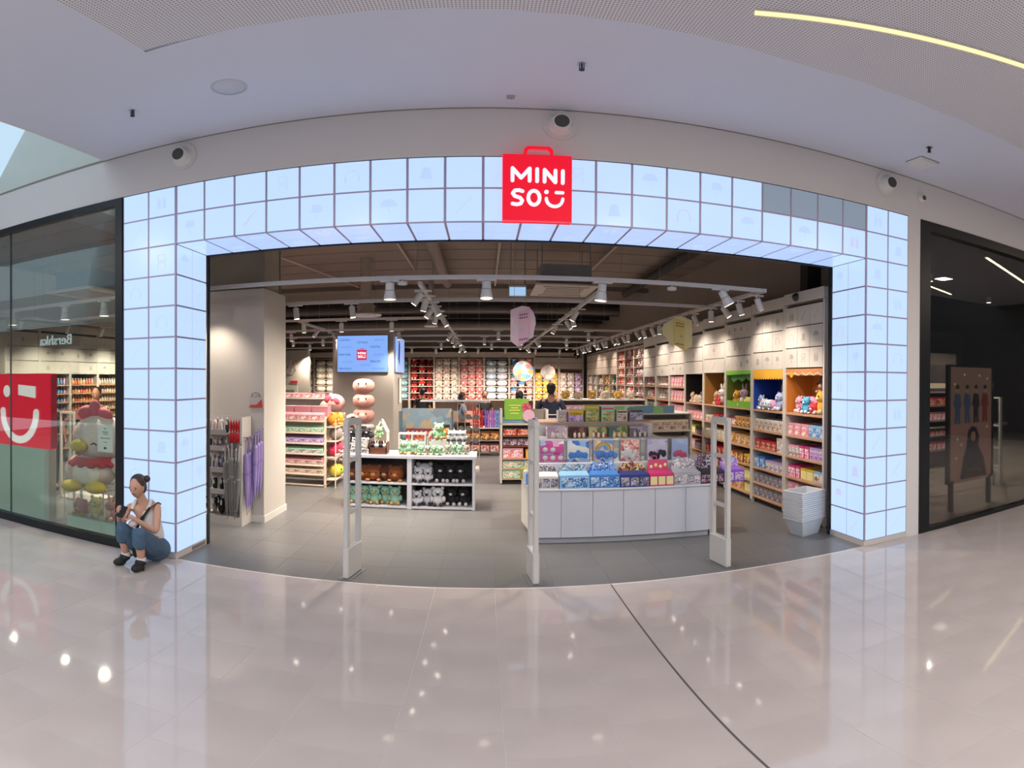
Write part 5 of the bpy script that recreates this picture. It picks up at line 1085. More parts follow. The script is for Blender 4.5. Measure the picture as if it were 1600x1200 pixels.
for k, (z, c) in enumerate(((.86, '#c9968c'), (.62, '#c28d84'), (.38, '#b97f78'), (.14, '#c08a80'))): plush('pillow', c, '#d8aca2', (-2.36, 9.9+.25*(k % 2), z), '%s dusty pink cushion on the end of the second gondola' % ('topmost', 'second', 'third', 'lowest')[k], None, PI/2, 1.5)
t = thing('side_basket', 'wire side shelf with cushions at the end of the second gondola', 'shelving', (-2.47, 9.62, 0)); m = MB()
for z in (.128, .368, .608, .848): m.box(0, .2, .02, 1.03, z, z+.012)
m.box(.0, .012, 0, .02, 0, 1.12); m.box(.0, .012, 1.03, 1.05, 0, 1.12); m.box(.188, .2, 0, .02, 0, 1.12); m.box(.188, .2, 1.03, 1.05, 0, 1.12); m.build('rack', mat('cream_metal', '#dcc9b8', .4), t)
# big plush on the second gondola and cream/pink topping row
t = thing('large_soft_toy', 'large pale pink soft toy with a coral bow on top of the second gondola', 'toy', (-2.75, 10.0, 1.135)); MB().ell((0, 0, .16), (.2, .16, .17), 14, 9).build('body', fm('#e3b8b6'), t); MB().ell((-.16, -.06, .1), (.12, .1, .11), 12, 8).build('paw', fm('#a8938c'), t)
m = MB(); m.ell((-.1, -.12, .24), (.08, .03, .06), 10, 6, rot=(0, -.5, 0)); m.ell((.06, -.13, .2), (.08, .03, .06), 10, 6, rot=(0, .7, 0)); m.ell((-.02, -.15, .23), (.025, .02, .025), 8, 6); m.build('bow', fm('#e0566a'), t)
far_table(-4.6, 10.6, 1.5, .6, 1.36, 'pale gondola shelf behind the partition, topped with pink packs', None)
packs((-4.6, 10.6), 0, .02, 1.48, 1.361, 7, .09, .3, C['pink'], P_['pinkw'], 'pale pink pack along the top of the gondola behind the partition', 'pink packs topping the gondola behind the partition', y=.02)
for k in range(3): o = link('tray_pack', pack_mesh(.28, .2, .15, C['pink'], C['pink']), None, ORD[k]+' plain pink box on top of the left gondola', 'box', 'plain pink boxes on the left gondola'); o.location = (-3.42+.3*k, 8.8, 1.14)
t = [x for x in bpy.data.objects if x.name.startswith('tiered_gondola')][0]; MB().box(.02, 1.0, .24, .8, 1.12, 1.138).build('top_board', mat('gondola_top', '#dba8a4', .6), t)

# ---- middle distance between the pillar and the slim shelf
t = thing('cabinet', 'grey-blue printed display cabinet behind the low shelf', 'cabinet', (-1.42, 9.3, 0)); MB().box(0, .86, 0, .5, 0, .7).build('body', mat('cab_blue', '#7f93a0', .5), t); MB().box(0, .86, .3, .32, .7, 1.24).build('back_board', A('cabboard', '#8fa6b4', '#8aa2b0', '#94aab8', '#b9a888', '#7f8f9a', scale=8), t); MB().box(.86, .88, 0, .5, 0, 1.2).build('side_board', mat('cab_side', '#5f7382', .5), t); MB().box(-.02, 0, 0, .5, 0, 1.2).build('side_board', mat('cab_side', '#5f7382', .5), t)
packs((-1.42, 9.3), 0, .1, .55, .701, 6, .2, .1, C['wine'], P_['redw'], 'slim wine-red pack standing on the grey-blue cabinet', 'wine-red packs on the cabinet', y=.05)
packs((-1.42, 9.3), 0, .6, .84, .701, 2, .27, .1, C['dark'], P_['orange'], 'patchwork printed pack on the grey-blue cabinet', 'patchwork packs on the cabinet', y=.05)
for x, lb in ((.08, 'left'), (.47, 'right')): packs((-1.42, 9.12), 0, x, x+.36, .0, 1, .70 if 0 else .69, .16, C['mint'], C['green'], 'pale green carton under the cabinet front, %s one' % lb, None, y=.0)
t = thing('spinner_stand', 'beige wire stand of round badges beside the grey-blue cabinet', 'stand', (-.50, 10.4, 0)); MB().box(0, .42, 0, .4, 0, .05).build('base', offw, t); m = MB()
for x in (0, .14, .28, .41): m.box(x, x+.012, 0, .02, .05, 1.3)
for z in (.4, .7, 1.0, 1.28): m.box(0, .42, 0, .02, z, z+.012)
m.build('wire_frame', mat('beige_wire', '#c9a998', .5), t)
for k in range(4):
    for j in range(3): m = MB(); m.cyl((.07+.14*j, -.015, .38+.22*k), (.07+.14*j, 0, .38+.22*k), .055, n=14); m.build('round_badge', mat('badge_grey', '#6f6a66', .5), t)
MB().box(-.7, .6, .0, .5, 1.32, 1.34).build('top_shelf', cw, t)
far_table(-.55, 12.62, .95, .5, .64, 'low white shelf unit with brown and pink goods at the end of the aisle', None)
for z, sd, fc, lb in ((.36, 'brown', 'orange', 'brown box in the far low white shelf'), (.08, 'wine', 'coral', 'wine-red box in the far low white shelf')): packs((-.55, 12.6), 0, .04, .9, z, 4, .2, .25, C[sd], P_[fc], lb, lb+', group', y=.01)
for i, (nm, c) in enumerate((('red', 'red'), ('purple', 'purple'), ('blue', 'blue'))):
    t = thing('basket_stack', '%s slatted basket tower on the far low white shelf' % nm, 'basket', (-.26+.27*i-.02*(i == 2), 12.7, .64)); w = .24 if i < 2 else .1
    for k in range(4):
        m = MB(); m.box(0, w, 0, .2, .1*k+.002, .1*k+.014)
        for q in range(5): m.box(w*q/5+.004, w*(q+.7)/5+.004, -.004, 0, .1*k+.014, .1*k+.095)
        m.box(0, .008, 0, .2, .1*k+.014, .1*k+.095); m.box(w-.008, w, 0, .2, .1*k+.014, .1*k+.095); m.build('tray', C[c], t)
packs((.10, 12.7), 0, 0, .3, .641, 3, .3, .15, C['pink'], P_['pinkw'], 'pink pack at the right end of the far low white shelf', 'pink packs on the far low shelf', y=0)

# ---- umbrella and hair-goods rack against the partition
RK = (-3.30, 5.80)
t = thing('wall_rack', 'grey-white tray rack of small goods against the partition', 'rack', (RK[0], RK[1], 0))
MB().box(0, .60, .25, .275, 0, 1.30).build('back_panel', offw, t); MB().box(.575, .60, 0, .25, 0, 1.30).build('side_panel', offw, t); MB().box(0, .575, 0, .25, 0, .11).build('base', offw, t)
trm = mat('tray_grey', '#b4b0ae', .5)
for z in (1.15, .96, .70, .44):
    m = MB(); m.box(0, .40, .0, .25, z-.06, z-.045); m.box(0, .40, -.012, 0, z-.06, z+.0); m.build('tray', trm, t)
def goods(x, z, n, cols_, nm, label, w=.045, h=.15):
    for i in range(n):
        c = cols_[i % len(cols_)]; key = ('pouch', c, h)
        if key not in PCACHE:
            m = MB(); m.ell((0, 0, h*.42), (w*.5, .03, h*.42), 8, 7, pw=.8); m.box(-.012, .012, -.032, -.028, h*.5, h*.75, 1); m.cyl((0, 0, h*.8), (0, 0, h), .006, n=6, mi=1)
            me = bpy.data.meshes.new(nm); me.from_pydata(m.v, [], m.f); me.materials.append(fm(c)); me.materials.append(C['white']); me.polygons.foreach_set('material_index', m.mi); me.polygons.foreach_set('use_smooth', m.sm); me.update(); PCACHE[key] = me
        o = link(nm, PCACHE[key], None, ORD[i]+' '+label, 'accessory', label+', group'); o.location = (RK[0]+x+i*w*.95, RK[1]+.08+.05*(i % 2), z-.044); o.rotation_euler = (random.uniform(-.15, .15), random.uniform(-.25, .25), random.uniform(-.5, .5))
goods(.05, 1.15, 8, ['#e9c9c6', '#f2ece8', '#d9d2cc', '#3a3536'], 'hair_band', 'pink and white hair accessory on the top tray of the rack', h=.19)
goods(.05, .96, 8, ['#8a8088', '#c9a3a8', '#4a4548'], 'slipper_pair', 'grey and mauve accessory on the second tray of the rack', h=.14)
goods(.05, .70, 8, ['#8f88a3', '#cfcbd8', '#77718a'], 'pouch', 'lilac-grey pouch on the third tray of the rack', h=.2)
goods(.05, .44, 8, ['#1f2623', '#2c3a33', '#d8d4d0'], 'mask', 'black and green accessory on the fourth tray of the rack', h=.2)
goods(.05, .155, 8, ['#1b1a1c', '#8a8684', '#2c2a2c'], 'glove', 'black accessory with a white tag at the foot of the rack', h=.26)
for i in range(4): 
    m = MB(); m.ell((0, 0, -.07), (.018, .012, .075), 8, 7); m.ell((0, 0, -.2), (.025, .015, .06), 8, 6); m.cyl((0, 0, 0), (0, 0, .02), .003, n=5)
    m.build('red_brush', fm('#c8202a'), None, ORD[i]+' bright red hanging accessory at the corner of the rack', 'accessory', 'red accessories on the rack corner', loc=(RK[0]+.45+.035*i, RK[1]+.02, 1.26))
def umbrella_mesh(c, L):
    m = MB(); m.lathe([(.004, 0), (.012, .06), (.022, .2), (.032, L*.62), (.026, L*.74), (.03, L*.78), (.008, L*.8)], n=9); m.cyl((0, 0, -.05), (0, 0, .0), .004, n=6, mi=1); m.cyl((0, 0, L*.8), (0, 0, L*.9), .008, n=8, mi=2)
    m.tube([(0, 0, L*.9), (0, 0, L*.97), (0, -.012, L*1.0), (0, -.032, L*1.0), (0, -.042, L*.975)], .007, 6, 2); m.cyl((0, 0, L*.5), (0, 0, L*.53), .034, n=9, mi=3)
    me = bpy.data.meshes.new('umbrella'); me.from_pydata(m.v, [], m.f)
    for q in (mat('umb_'+c[0].strip('#'), c[0], .6, var=.12, scale=20), steel, mat('umbh_'+c[1].strip('#'), c[1], .4), mat('umbt_'+c[2].strip('#'), c[2], .6)): me.materials.append(q)
    me.polygons.foreach_set('material_index', m.mi); me.polygons.foreach_set('use_smooth', m.sm); me.update(); return me
um1, um2 = umbrella_mesh(('#a08cc6', '#a795c8', '#8a76b4'), .86), umbrella_mesh(('#7c7b78', '#d2cfcc', '#9c9a98'), .80)
for i in range(4):
    o = link('umbrella', um1, None, '%s long lilac umbrella hanging on the side of the rack' % ('nearest', 'second', 'third', 'fourth')[i], 'umbrella', 'lilac umbrellas'); o.location = (-2.655, 5.85+.052*i, .19+.02*(i % 2)+(0, 0, .03, .02)[i]); o.rotation_euler = (.02*(i-1.5), .03, PI/2)
for i in range(3):
    o = link('umbrella', um1, None, '%s lilac umbrella hanging higher in front of the partition' % ('near', 'middle', 'far')[i], 'umbrella', 'lilac umbrellas'); o.location = (-2.595+.012*i, 5.93+.05*i, .34+.02*i); o.scale = (1, 1, .92); o.rotation_euler = (0, .03, PI/2)
for i in range(5):
    o = link('umbrella', um2, None, '%s grey umbrella hanging at the front of the rack' % ('leftmost', 'second', 'middle', 'fourth', 'rightmost')[i], 'umbrella', 'grey umbrellas'); o.location = (RK[0]+.435+.03*i, RK[1]-.045+.012*(i % 2), .14+.03*(i % 3)); o.rotation_euler = (.0, .02*(i-2), .2*i)
t = thing('hook_rail', 'chrome hook rail holding umbrellas on the rack', 'rail', (RK[0]+.40, RK[1]-.09, .98)); MB().box(0, .2, 0, .008, 0, .012).build('bar', steel, t); MB().box(.19, .2, .008, .09, 0, .012).build('bracket', steel, t)
t = thing('hook_rail', 'white hook rail on the side of the rack with lilac umbrellas', 'rail', (-2.70, 5.84, 1.06)); MB().box(.0, .06, 0, .01, 0, .01).build('bracket', steel, t); MB().box(.04, .05, .01, .52, 0, .01).build('bar', steel, t)
t = thing('wall_picture', 'small red and grey bag-shaped picture on the partition above the umbrellas', 'picture', (-2.735, 6.072, 1.41)); MB().prism([(0, 0), (.18, 0), (.172, .12), (.01, .12)], 0, .01, 'y').build('card', mat('pic_grey', '#b9b6b4', .5), t)
m = MB(); m.prism([(.0, 0), (.18, 0), (.17, .1), (.10, .03), (.03, .03)], -.003, 0, 'y'); m.build('printed_red', mat('pic_red', '#c8424a', .5), t); m = MB(); m.stroke([(.03, .12), (.045, .16), (.09, .178), (.135, .16), (.15, .12)], .007, 0, .008); m.build('handle', steel, t)
# ---- anti-theft gates
def gate(x, y, rz, label):
    t = thing('security_gate', label, 'gate', (x, y, 0), rz)
    gm = mat('gate_plastic', '#cfccc8', .35, var=.01); L = .30
    MB().chbox(-.028, .028, 0, L, .004, .29, .01).build('foot_panel', gm, t)
    MB().box(-.06, .06, -.02, L+.02, 0, .006).build('floor_plate', steel, t)
    m = MB(); m.chbox(-.02, .02, 0, .055, .28, 1.37, .006); m.build('upright', gm, t); m = MB(); m.chbox(-.02, .02, L-.055, L, .28, 1.37, .006); m.build('upright', gm, t)
    m = MB(); m.prism([(0, 1.36), (L, 1.36), (L, 1.385), (L-.03, 1.41), (L/2, 1.42), (.03, 1.41), (0, 1.385)], -.022, .022, 'x'); m.build('top_cap', gm, t)
    for z in (1.04, .58): m = MB(); m.box(-.014, .014, .05, L-.05, z, z+.03); m.build('cross_bar', gm, t)
    m = MB(); m.box(-.01, .01, L/2-.02, L/2+.02, 1.418, 1.426); m.build('indicator', dark, t)
gate(-1.145, 4.50, -.18, 'white security gate at the left of the entrance'); gate(.43, 4.49, .1, 'white security gate in the middle of the entrance, seen edge on'); gate(2.135, 4.51, .14, 'white security gate at the right of the entrance')
# ---- stack of shopping baskets
def basket_proto():
    m = MB(); a, b_, h = (.125, .095), (.18, .14), .2; vs = []
    for (ww, dd), z in ((a, 0), (b_, h), (tuple(q-.006 for q in b_), h), (tuple(q-.006 for q in a), .006)): vs += [(-ww, -dd, z), (ww, -dd, z), (ww, dd, z), (-ww, dd, z)]
    fs = [(3, 2, 1, 0), (12, 13, 14, 15)]
    for q in (0, 4, 8): fs += [(q+i, q+(i+1) % 4, q+4+(i+1) % 4, q+4+i) for i in range(4)]
    m.add(vs, fs); me = m.build('basket', mat('basket_white', '#d4d6da', .4), None); return me
bp = basket_proto(); 
m = MB(); 
for s in (-1, 1): m.box(-.19, .19, s*.14-.008, s*.14+.008, .19, .205); m.box(s*.18-.008, s*.18+.008, -.14, .14, .19, .205)
rim = m.build('rim', mat('basket_rim', '#e3e4e8', .4), bp)
m = MB(); m.box(-.1, .1, -.108, -.104, .06, .14); m.box(-.1, .1, -.122, -.118, .06, .14)
freeze(bp)
tag(bp, 'lowest white shopping basket of the stack by the right jamb', 'basket', 'stacked white shopping baskets'); bp.location = (3.40, 5.22, .0); bp.rotation_euler = (0, 0, .25)
for i in range(1, 14): dup(bp, (3.40+random.uniform(-.002, .002), 5.22, .024*i), .25+random.uniform(-.02, .02), 'topmost white shopping basket of the stack by the right jamb' if i == 13 else '%s white shopping basket from the bottom of the stack by the right jamb' % ORD[i])
t = thing('dome_camera', 'small dark dome camera on the wall shelving header', 'camera', (3.672, 5.86, 2.80)); m = MB(); m.ell((0, 0, 0), (.05, .055, .05), 14, 9); m.build('dome', mat('smoked_dome', '#2b292b', .1), t); m = MB(); m.cyl((.0, 0, 0), (.012, 0, 0), .06, n=18); m.build('base_ring', steel, t)
t = thing('dome_camera', 'small dark dome camera in the far right corner', 'camera', (3.30, 19.6, 2.60)); m = MB(); m.ell((0, 0, 0), (.12, .12, .12), 12, 8); m.build('dome', mat('smoked_dome', '#2b292b', .1), t); m = MB(); m.cyl((0, 0, .1), (0, 0, 1.3), .02, n=8); m.build('stem', steel, t)
# ============================================================ PEOPLE
def skin_geo(pts, edges, rad, sub=2, root=0):
    """grow one smooth surface round a skeleton; returns vertex and face lists"""
    me = bpy.data.meshes.new('sk'); me.from_pydata([tuple(p) for p in pts], edges, []); o = bpy.data.objects.new('sk', me); COL.objects.link(o)
    md = o.modifiers.new('s', 'SKIN'); md.use_smooth_shade = True; md.branch_smoothing = .5
    for i, v in enumerate(me.skin_vertices[0].data):
        r = rad[i]; v.radius = r if isinstance(r, tuple) else (r, r); v.use_root = (i == root)
    if sub: q = o.modifiers.new('d', 'SUBSURF'); q.levels = sub; q.render_levels = sub
    ev = o.evaluated_get(bpy.context.evaluated_depsgraph_get()); m2 = bpy.data.meshes.new_from_object(ev)
    vs = [tuple(v.co) for v in m2.vertices]; fs = [tuple(p.vertices) for p in m2.polygons]
    bpy.data.objects.remove(o); bpy.data.meshes.remove(me); bpy.data.meshes.remove(m2); return vs, fs
def chain(mb, nodes_, edges, mi=0, sub=2):
    ks = list(nodes_); vs, fs = skin_geo([nodes_[k][0] for k in ks], [(ks.index(a), ks.index(b_)) for a, b_ in edges], [nodes_[k][1] for k in ks], sub); return mb.add(vs, fs, mi, True)
def hand(mb, wrist, palm, fdir, up, curl, s=1.0, mi=0):
    """palm with four bent fingers of unequal length and a thumb leaving the side of the palm"""
    w, p = Vector(wrist), Vector(palm); f = Vector(fdir).normalized(); u = Vector(up).normalized(); side = f.cross(u).normalized(); u = side.cross(f).normalized()
    for i, (off, L) in enumerate(((-.03, .062), (-.01, .074), (.01, .070), (.03, .055))):
        a = p+side*off*s+f*.012*s; b_ = a+(f*math.cos(curl*.4)-u*math.sin(curl*.4))*L*.45*s; c = b_+(f*math.cos(curl)-u*math.sin(curl))*L*.32*s; d = c+(f*math.cos(curl*1.6)-u*math.sin(curl*1.6))*L*.25*s
        for q, r, r0, r1 in ((a, b_, .0095, .0088), (b_, c, .0088, .008), (c, d, .008, .0062)): mb.cyl(q, r, r0*s, r1*s, 8, mi); mb.ell(r, (r1*s,)*3, 8, 5, mi)
    a = p-side*.034*s-f*.03*s; b_ = a-side*.024*s+f*.02*s-u*.008*s; c = b_+f*.026*s+side*.004*s-u*.006*s
    mb.cyl(a, b_, .012*s, .0105*s, 8, mi); mb.ell(b_, (.0105*s,)*3, 8, 5, mi); mb.cyl(b_, c, .0105*s, .008*s, 8, mi); mb.ell(c, (.008*s,)*3, 8, 5, mi)
def face(parent, c, look, up, s, skin, hair_c, lip='#a55a55'):
    """eyes, brows, nose, mouth and ears on a head centred at c, looking along look"""
    f = Vector(look).normalized(); u = Vector(up).normalized(); r = f.cross(u).normalized(); u = r.cross(f).normalized(); c = Vector(c)
    P = lambda a, b_, d: c+r*a*s+u*b_*s+f*d*s
    Rm = Matrix((r, f, u)).transposed().to_euler()
    m = MB()
    for k in (-1, 1): m.ell(P(k*.030, .004, .073), (.014*s, .006*s, .007*s), 8, 6, 0, rot=tuple(Rm))
    m.build('eyes', mat('eye_white', '#e6e0dc', .3), parent, kind='stuff')
    m = MB()
    for k in (-1, 1): m.ell(P(k*.0295, .003, .0775), (.0062*s, .004*s, .0062*s), 8, 6, 0, rot=tuple(Rm))
    m.build('irises', mat('iris', '#2a1d18', .2), parent, kind='stuff')
    m = MB()
    for k in (-1, 1): m.ell(P(k*.030, .012, .0755), (.016*s, .005*s, .004*s), 8, 6, 0, rot=tuple(Rm)); m.ell(P(k*.031, .026, .0755), (.017*s, .005*s, .003*s), 8, 6, 0, rot=tuple(Rm))
    m.build('brows_and_lashes', mat('brow', hair_c, .7), parent, kind='stuff')
    m = MB(); m.cyl(P(0, .008, .076), P(0, -.024, .090), .006*s, .010*s, 8); m.ell(P(0, -.026, .088), (.0115*s, .010*s, .008*s), 8, 6, 0, rot=tuple(Rm)); m.build('nose', skin, parent)
    m = MB(); m.ell(P(0, -.048, .078), (.021*s, .006*s, .0045*s), 10, 6, 0, rot=tuple(Rm)); m.ell(P(0, -.055, .076), (.017*s, .006*s, .005*s), 10, 6, 0, rot=tuple(Rm)); m.build('mouth', mat('lips_'+lip.strip('#'), lip, .4), parent)
    for k in (-1, 1): m = MB(); m.ell(P(k*.076, -.004, .004), (.007*s, .014*s, .024*s), 8, 6, 0, rot=tuple(Rm)); m.build('ear', skin, parent)
def headgeo(mb, c, look, up, s, mi=0):
    f = Vector(look).normalized(); u = Vector(up).normalized(); r = f.cross(u).normalized(); u = r.cross(f).normalized(); c = Vector(c); vs = []; n, R = 16, 12; fs = []
    for j in range(1, R):
        a = PI*j/R; z = math.cos(a); q = math.sin(a)
        for i in range(n):
            t = 2*PI*i/n; x, y = q*math.cos(t), q*math.sin(t)          # x right, y forward
            wx = .074*(1-.26*max(0, -z)**1.5); wy = .088 if y > 0 else .096
            yy = y*wy*(1-.12*max(0, -z)); 
            if y > .3: yy = min(yy, .082+.004*(1-abs(x)))
            if z < -.3: yy += .012*(-z-.3)/.7
            vs.append(tuple(c+r*(x*wx*s)+f*(yy*s)+u*(z*.112*s)))
    vs.append(tuple(c+u*.112*s)); vs.append(tuple(c-u*.112*s+f*.014*s)); T = len(vs)-2
    for j in range(R-2):
        for i in range(n): k = (i+1) % n; fs.append((j*n+i, (j+1)*n+i, (j+1)*n+k, j*n+k))
    for i in range(n): k = (i+1) % n; fs.append((T, i, k)); fs.append((T+1, (R-2)*n+k, (R-2)*n+i))
    mb.add(vs, fs, mi, True)
skin1 = mat('skin_light', '#c99a82', .55, var=.04); skin2 = mat('skin_tan', '#9a6b52', .55, var=.04)
denim = mat('denim', '#4a6279', .85, var=.22, scale=26, bump=.5); cotton = mat('white_cotton', '#e3dfdc', .8, var=.04, scale=20, bump=.4); blk = mat('black_fabric', '#1b1b1e', .7); hairm = mat('dark_hair', '#3b2c2a', .5, var=.3, scale=40)
V = Vector
# ---- woman sitting on the floor against the left column
wt = thing('person', 'woman in white tank top and cropped jeans sitting on the floor, looking at a phone', 'person', (-2.9, 4.15, 0))
O = V((2.9, -4.15, 0))
def w_(x, y, z): return V((x, y, z))+O
hc = w_(-3.0, 4.165, .738); look = V((.02, -.95, -.24)); up = V((.0, -.24, .96))
J = dict(pel=(w_(-2.875, 4.25, .14), (.09, .075)), waist=(w_(-2.90, 4.285, .29), (.092, .075)), chest=(w_(-2.945, 4.275, .45), (.105, .08)), neckb=(w_(-2.985, 4.245, .575), (.058, .05)), neckt=(w_(-2.995, 4.205, .645), (.044, .044)), hb=(w_(-3.0, 4.185, .70), (.055, .06)),
         shL=(w_(-2.86, 4.30, .55), .046), elL=(w_(-2.765, 4.13, .345), .034), wrL=(w_(-2.895, 3.985, .478), .023), pmL=(w_(-2.945, 3.955, .515), (.03, .018)),
         shR=(w_(-3.095, 4.175, .548), .044), elR=(w_(-3.085, 4.03, .375), .033), wrR=(w_(-3.045, 3.945, .49), .023), pmR=(w_(-3.04, 3.925, .535), (.03, .018)),
         hL=(w_(-2.81, 4.15, .15), .07), kL=(w_(-2.80, 3.895, .405), .058), cL=(w_(-2.815, 3.955, .25), .05), aL=(w_(-2.825, 3.985, .085), .032), fL=(w_(-2.83, 3.91, .03), .024),
         hR=(w_(-2.95, 4.14, .15), .07), kR=(w_(-3.02, 3.915, .425), .058), cR=(w_(-3.02, 3.985, .26), .05), aR=(w_(-3.03, 4.035, .09), .032), fR=(w_(-3.07, 3.965, .03), .024))
E_ = [('pel', 'waist'), ('waist', 'chest'), ('chest', 'neckb'), ('neckb', 'neckt'), ('neckt', 'hb'), ('chest', 'shL'), ('shL', 'elL'), ('elL', 'wrL'), ('wrL', 'pmL'), ('chest', 'shR'), ('shR', 'elR'), ('elR', 'wrR'), ('wrR', 'pmR'),
      ('pel', 'hL'), ('hL', 'kL'), ('kL', 'cL'), ('cL', 'aL'), ('aL', 'fL'), ('pel', 'hR'), ('hR', 'kR'), ('kR', 'cR'), ('cR', 'aR'), ('aR', 'fR')]
m = MB(); chain(m, J, E_); headgeo(m, hc, look, up, .93)
hand(m, J['wrL'][0], J['pmL'][0], (-.75, -.35, .35), (.1, -.6, .8), .9, .82); hand(m, J['wrR'][0], J['pmR'][0], (.15, -.35, .9), (-.6, -.7, -.1), .7, .82)
m.build('body', skin1, wt)
face(wt, hc, look, up, .93, skin1, '#3b2c2a')
def grow(k, f): p, r = J[k]; return (p, tuple(x*f for x in r) if isinstance(r, tuple) else r*f)
m = MB(); chain(m, dict(a=(J['pel'][0]+V((0, .0, .05)), (.132, .108)), b=(J['waist'][0], (.106, .088)), c=(J['chest'][0]+V((0, 0, -.01)), (.116, .093)), d=(w_(-2.967, 4.25, .548), (.092, .07))), [('a', 'b'), ('b', 'c'), ('c', 'd')])
m.build('tank_top', cotton, wt)
m = MB()
for p, q in ((w_(-2.91, 4.215, .52), w_(-2.92, 4.28, .60)), (w_(-3.045, 4.145, .52), w_(-3.045, 4.205, .598))): m.cyl(p, q, .02, .017, 8); m.cyl(q, q+V((.01, .06, -.06)), .015, .02, 8)
m.build('shoulder_strap', cotton, wt, kind='stuff')
m = MB()
for n_, sh, hm in (('L', w_(-2.81, 3.945, .285), w_(-2.812, 3.958, .215)), ('R', w_(-3.02, 3.98, .30), w_(-3.02, 3.995, .23))):
    hp_ = J['h'+n_][0]; chain(m, dict(a=(hp_+V((0, .085, -.01)), .118), h=(hp_.lerp(J['k'+n_][0], .35), .098), k=(J['k'+n_][0], .08), s=(sh, .074), e=(hm, .078)), [('a', 'h'), ('h', 'k'), ('k', 's'), ('s', 'e')])
m.ell(w_(-2.875, 4.265, .135), (.165, .125, .125), 20, 12); m.build('jeans', denim, wt)
for s_, a, f_ in ((1, J['aL'][0], V((-.02, -.97, 0))), (-1, J['aR'][0], V((-.45, -.88, 0)))):
    f_ = f_.normalized(); m = MB(); b_ = V((a.x, a.y, .032)); chain(m, dict(h=(b_-f_*.03+V((0, 0, .012)), (.044, .042)), m=(b_+f_*.05+V((0, 0, .012)), (.048, .046)), t=(b_+f_*.13-V((0, 0, .002)), (.046, .029)), an=(b_-f_*.012+V((0, 0, .06)), .05)), [('h', 'm'), ('m', 't'), ('h', 'an')]); m.ell(b_+f_*.012+V((0, 0, .045)), (.05, .055, .04), 12, 8); m.build('shoe', blk, wt)
    m = MB(); m.cyl(a+V((0, 0, .0)), a+V((0, 0, .04)), .045, .043, 12); m.build('sock', cotton, wt)
m = MB(); u_ = up.normalized(); f_ = look.normalized()
m.ell(hc+u_*.034-f_*.028, (.077, .086, .084), 18, 12, rot=(.75, 0, 0)); m.ell(hc-f_*.045-u_*.02, (.070, .060, .075), 14, 10); m.build('hair', hairm, wt)
m = MB(); b0 = hc-f_*.085+u_*.055+V((.062, 0, 0)); m.ell(b0, (.036, .032, .034), 12, 8); m.ell(b0-V((.035, -.0, .008)), (.024, .022, .02), 8, 6); m.build('hair_bun', hairm, wt)
m = MB()
pth = [w_(-2.865, 4.345, .55), w_(-2.862, 4.29, .578), w_(-2.885, 4.205, .545), w_(-2.93, 4.165, .46), w_(-2.985, 4.155, .37), w_(-3.01, 4.165, .30)]
for a, b_ in zip(pth, pth[1:]):
    d = (b_-a).normalized(); sd = V((.8, .1, .55)); sd = (sd-d*sd.dot(d)).normalized()*.017; n_ = d.cross(sd).normalized()*.003
    m.add([tuple(a+sd+n_), tuple(a-sd+n_), tuple(b_-sd+n_), tuple(b_+sd+n_), tuple(a+sd-n_), tuple(a-sd-n_), tuple(b_-sd-n_), tuple(b_+sd-n_)], [(0, 1, 2, 3), (7, 6, 5, 4), (0, 4, 5, 1), (1, 5, 6, 2), (2, 6, 7, 3), (3, 7, 4, 0)])
m.build('bag_strap', blk, wt)
m = MB(); chain(m, dict(a=(w_(-2.93, 4.09, .08), (.05, .06)), b=(w_(-2.925, 4.05, .2), (.045, .055)), c=(w_(-2.93, 4.06, .3), (.03, .04))), [('a', 'b'), ('b', 'c')]); m.build('bag', blk, wt)
m = MB(); m.ell(w_(-2.92, 3.99, .43), (.045, .04, .035), 10, 7); m.build('crumpled_cloth', mat('pale_cloth', '#d8c6c2', .8), wt)
ph = thing('phone', 'dark smartphone held in the seated woman\'s hands', 'phone', (-3.005, 3.935, .545)); ph.rotation_euler = (-.95, .25, .35)
MB().chbox(-.036, .036, -.004, .004, -.07, .07, .003).build('body', mat('phone_body', '#202126', .3), ph); MB().box(-.032, .032, .0042, .0048, -.064, .064).build('screen', glow('phone_glow', '#8a93a8', .5), ph)
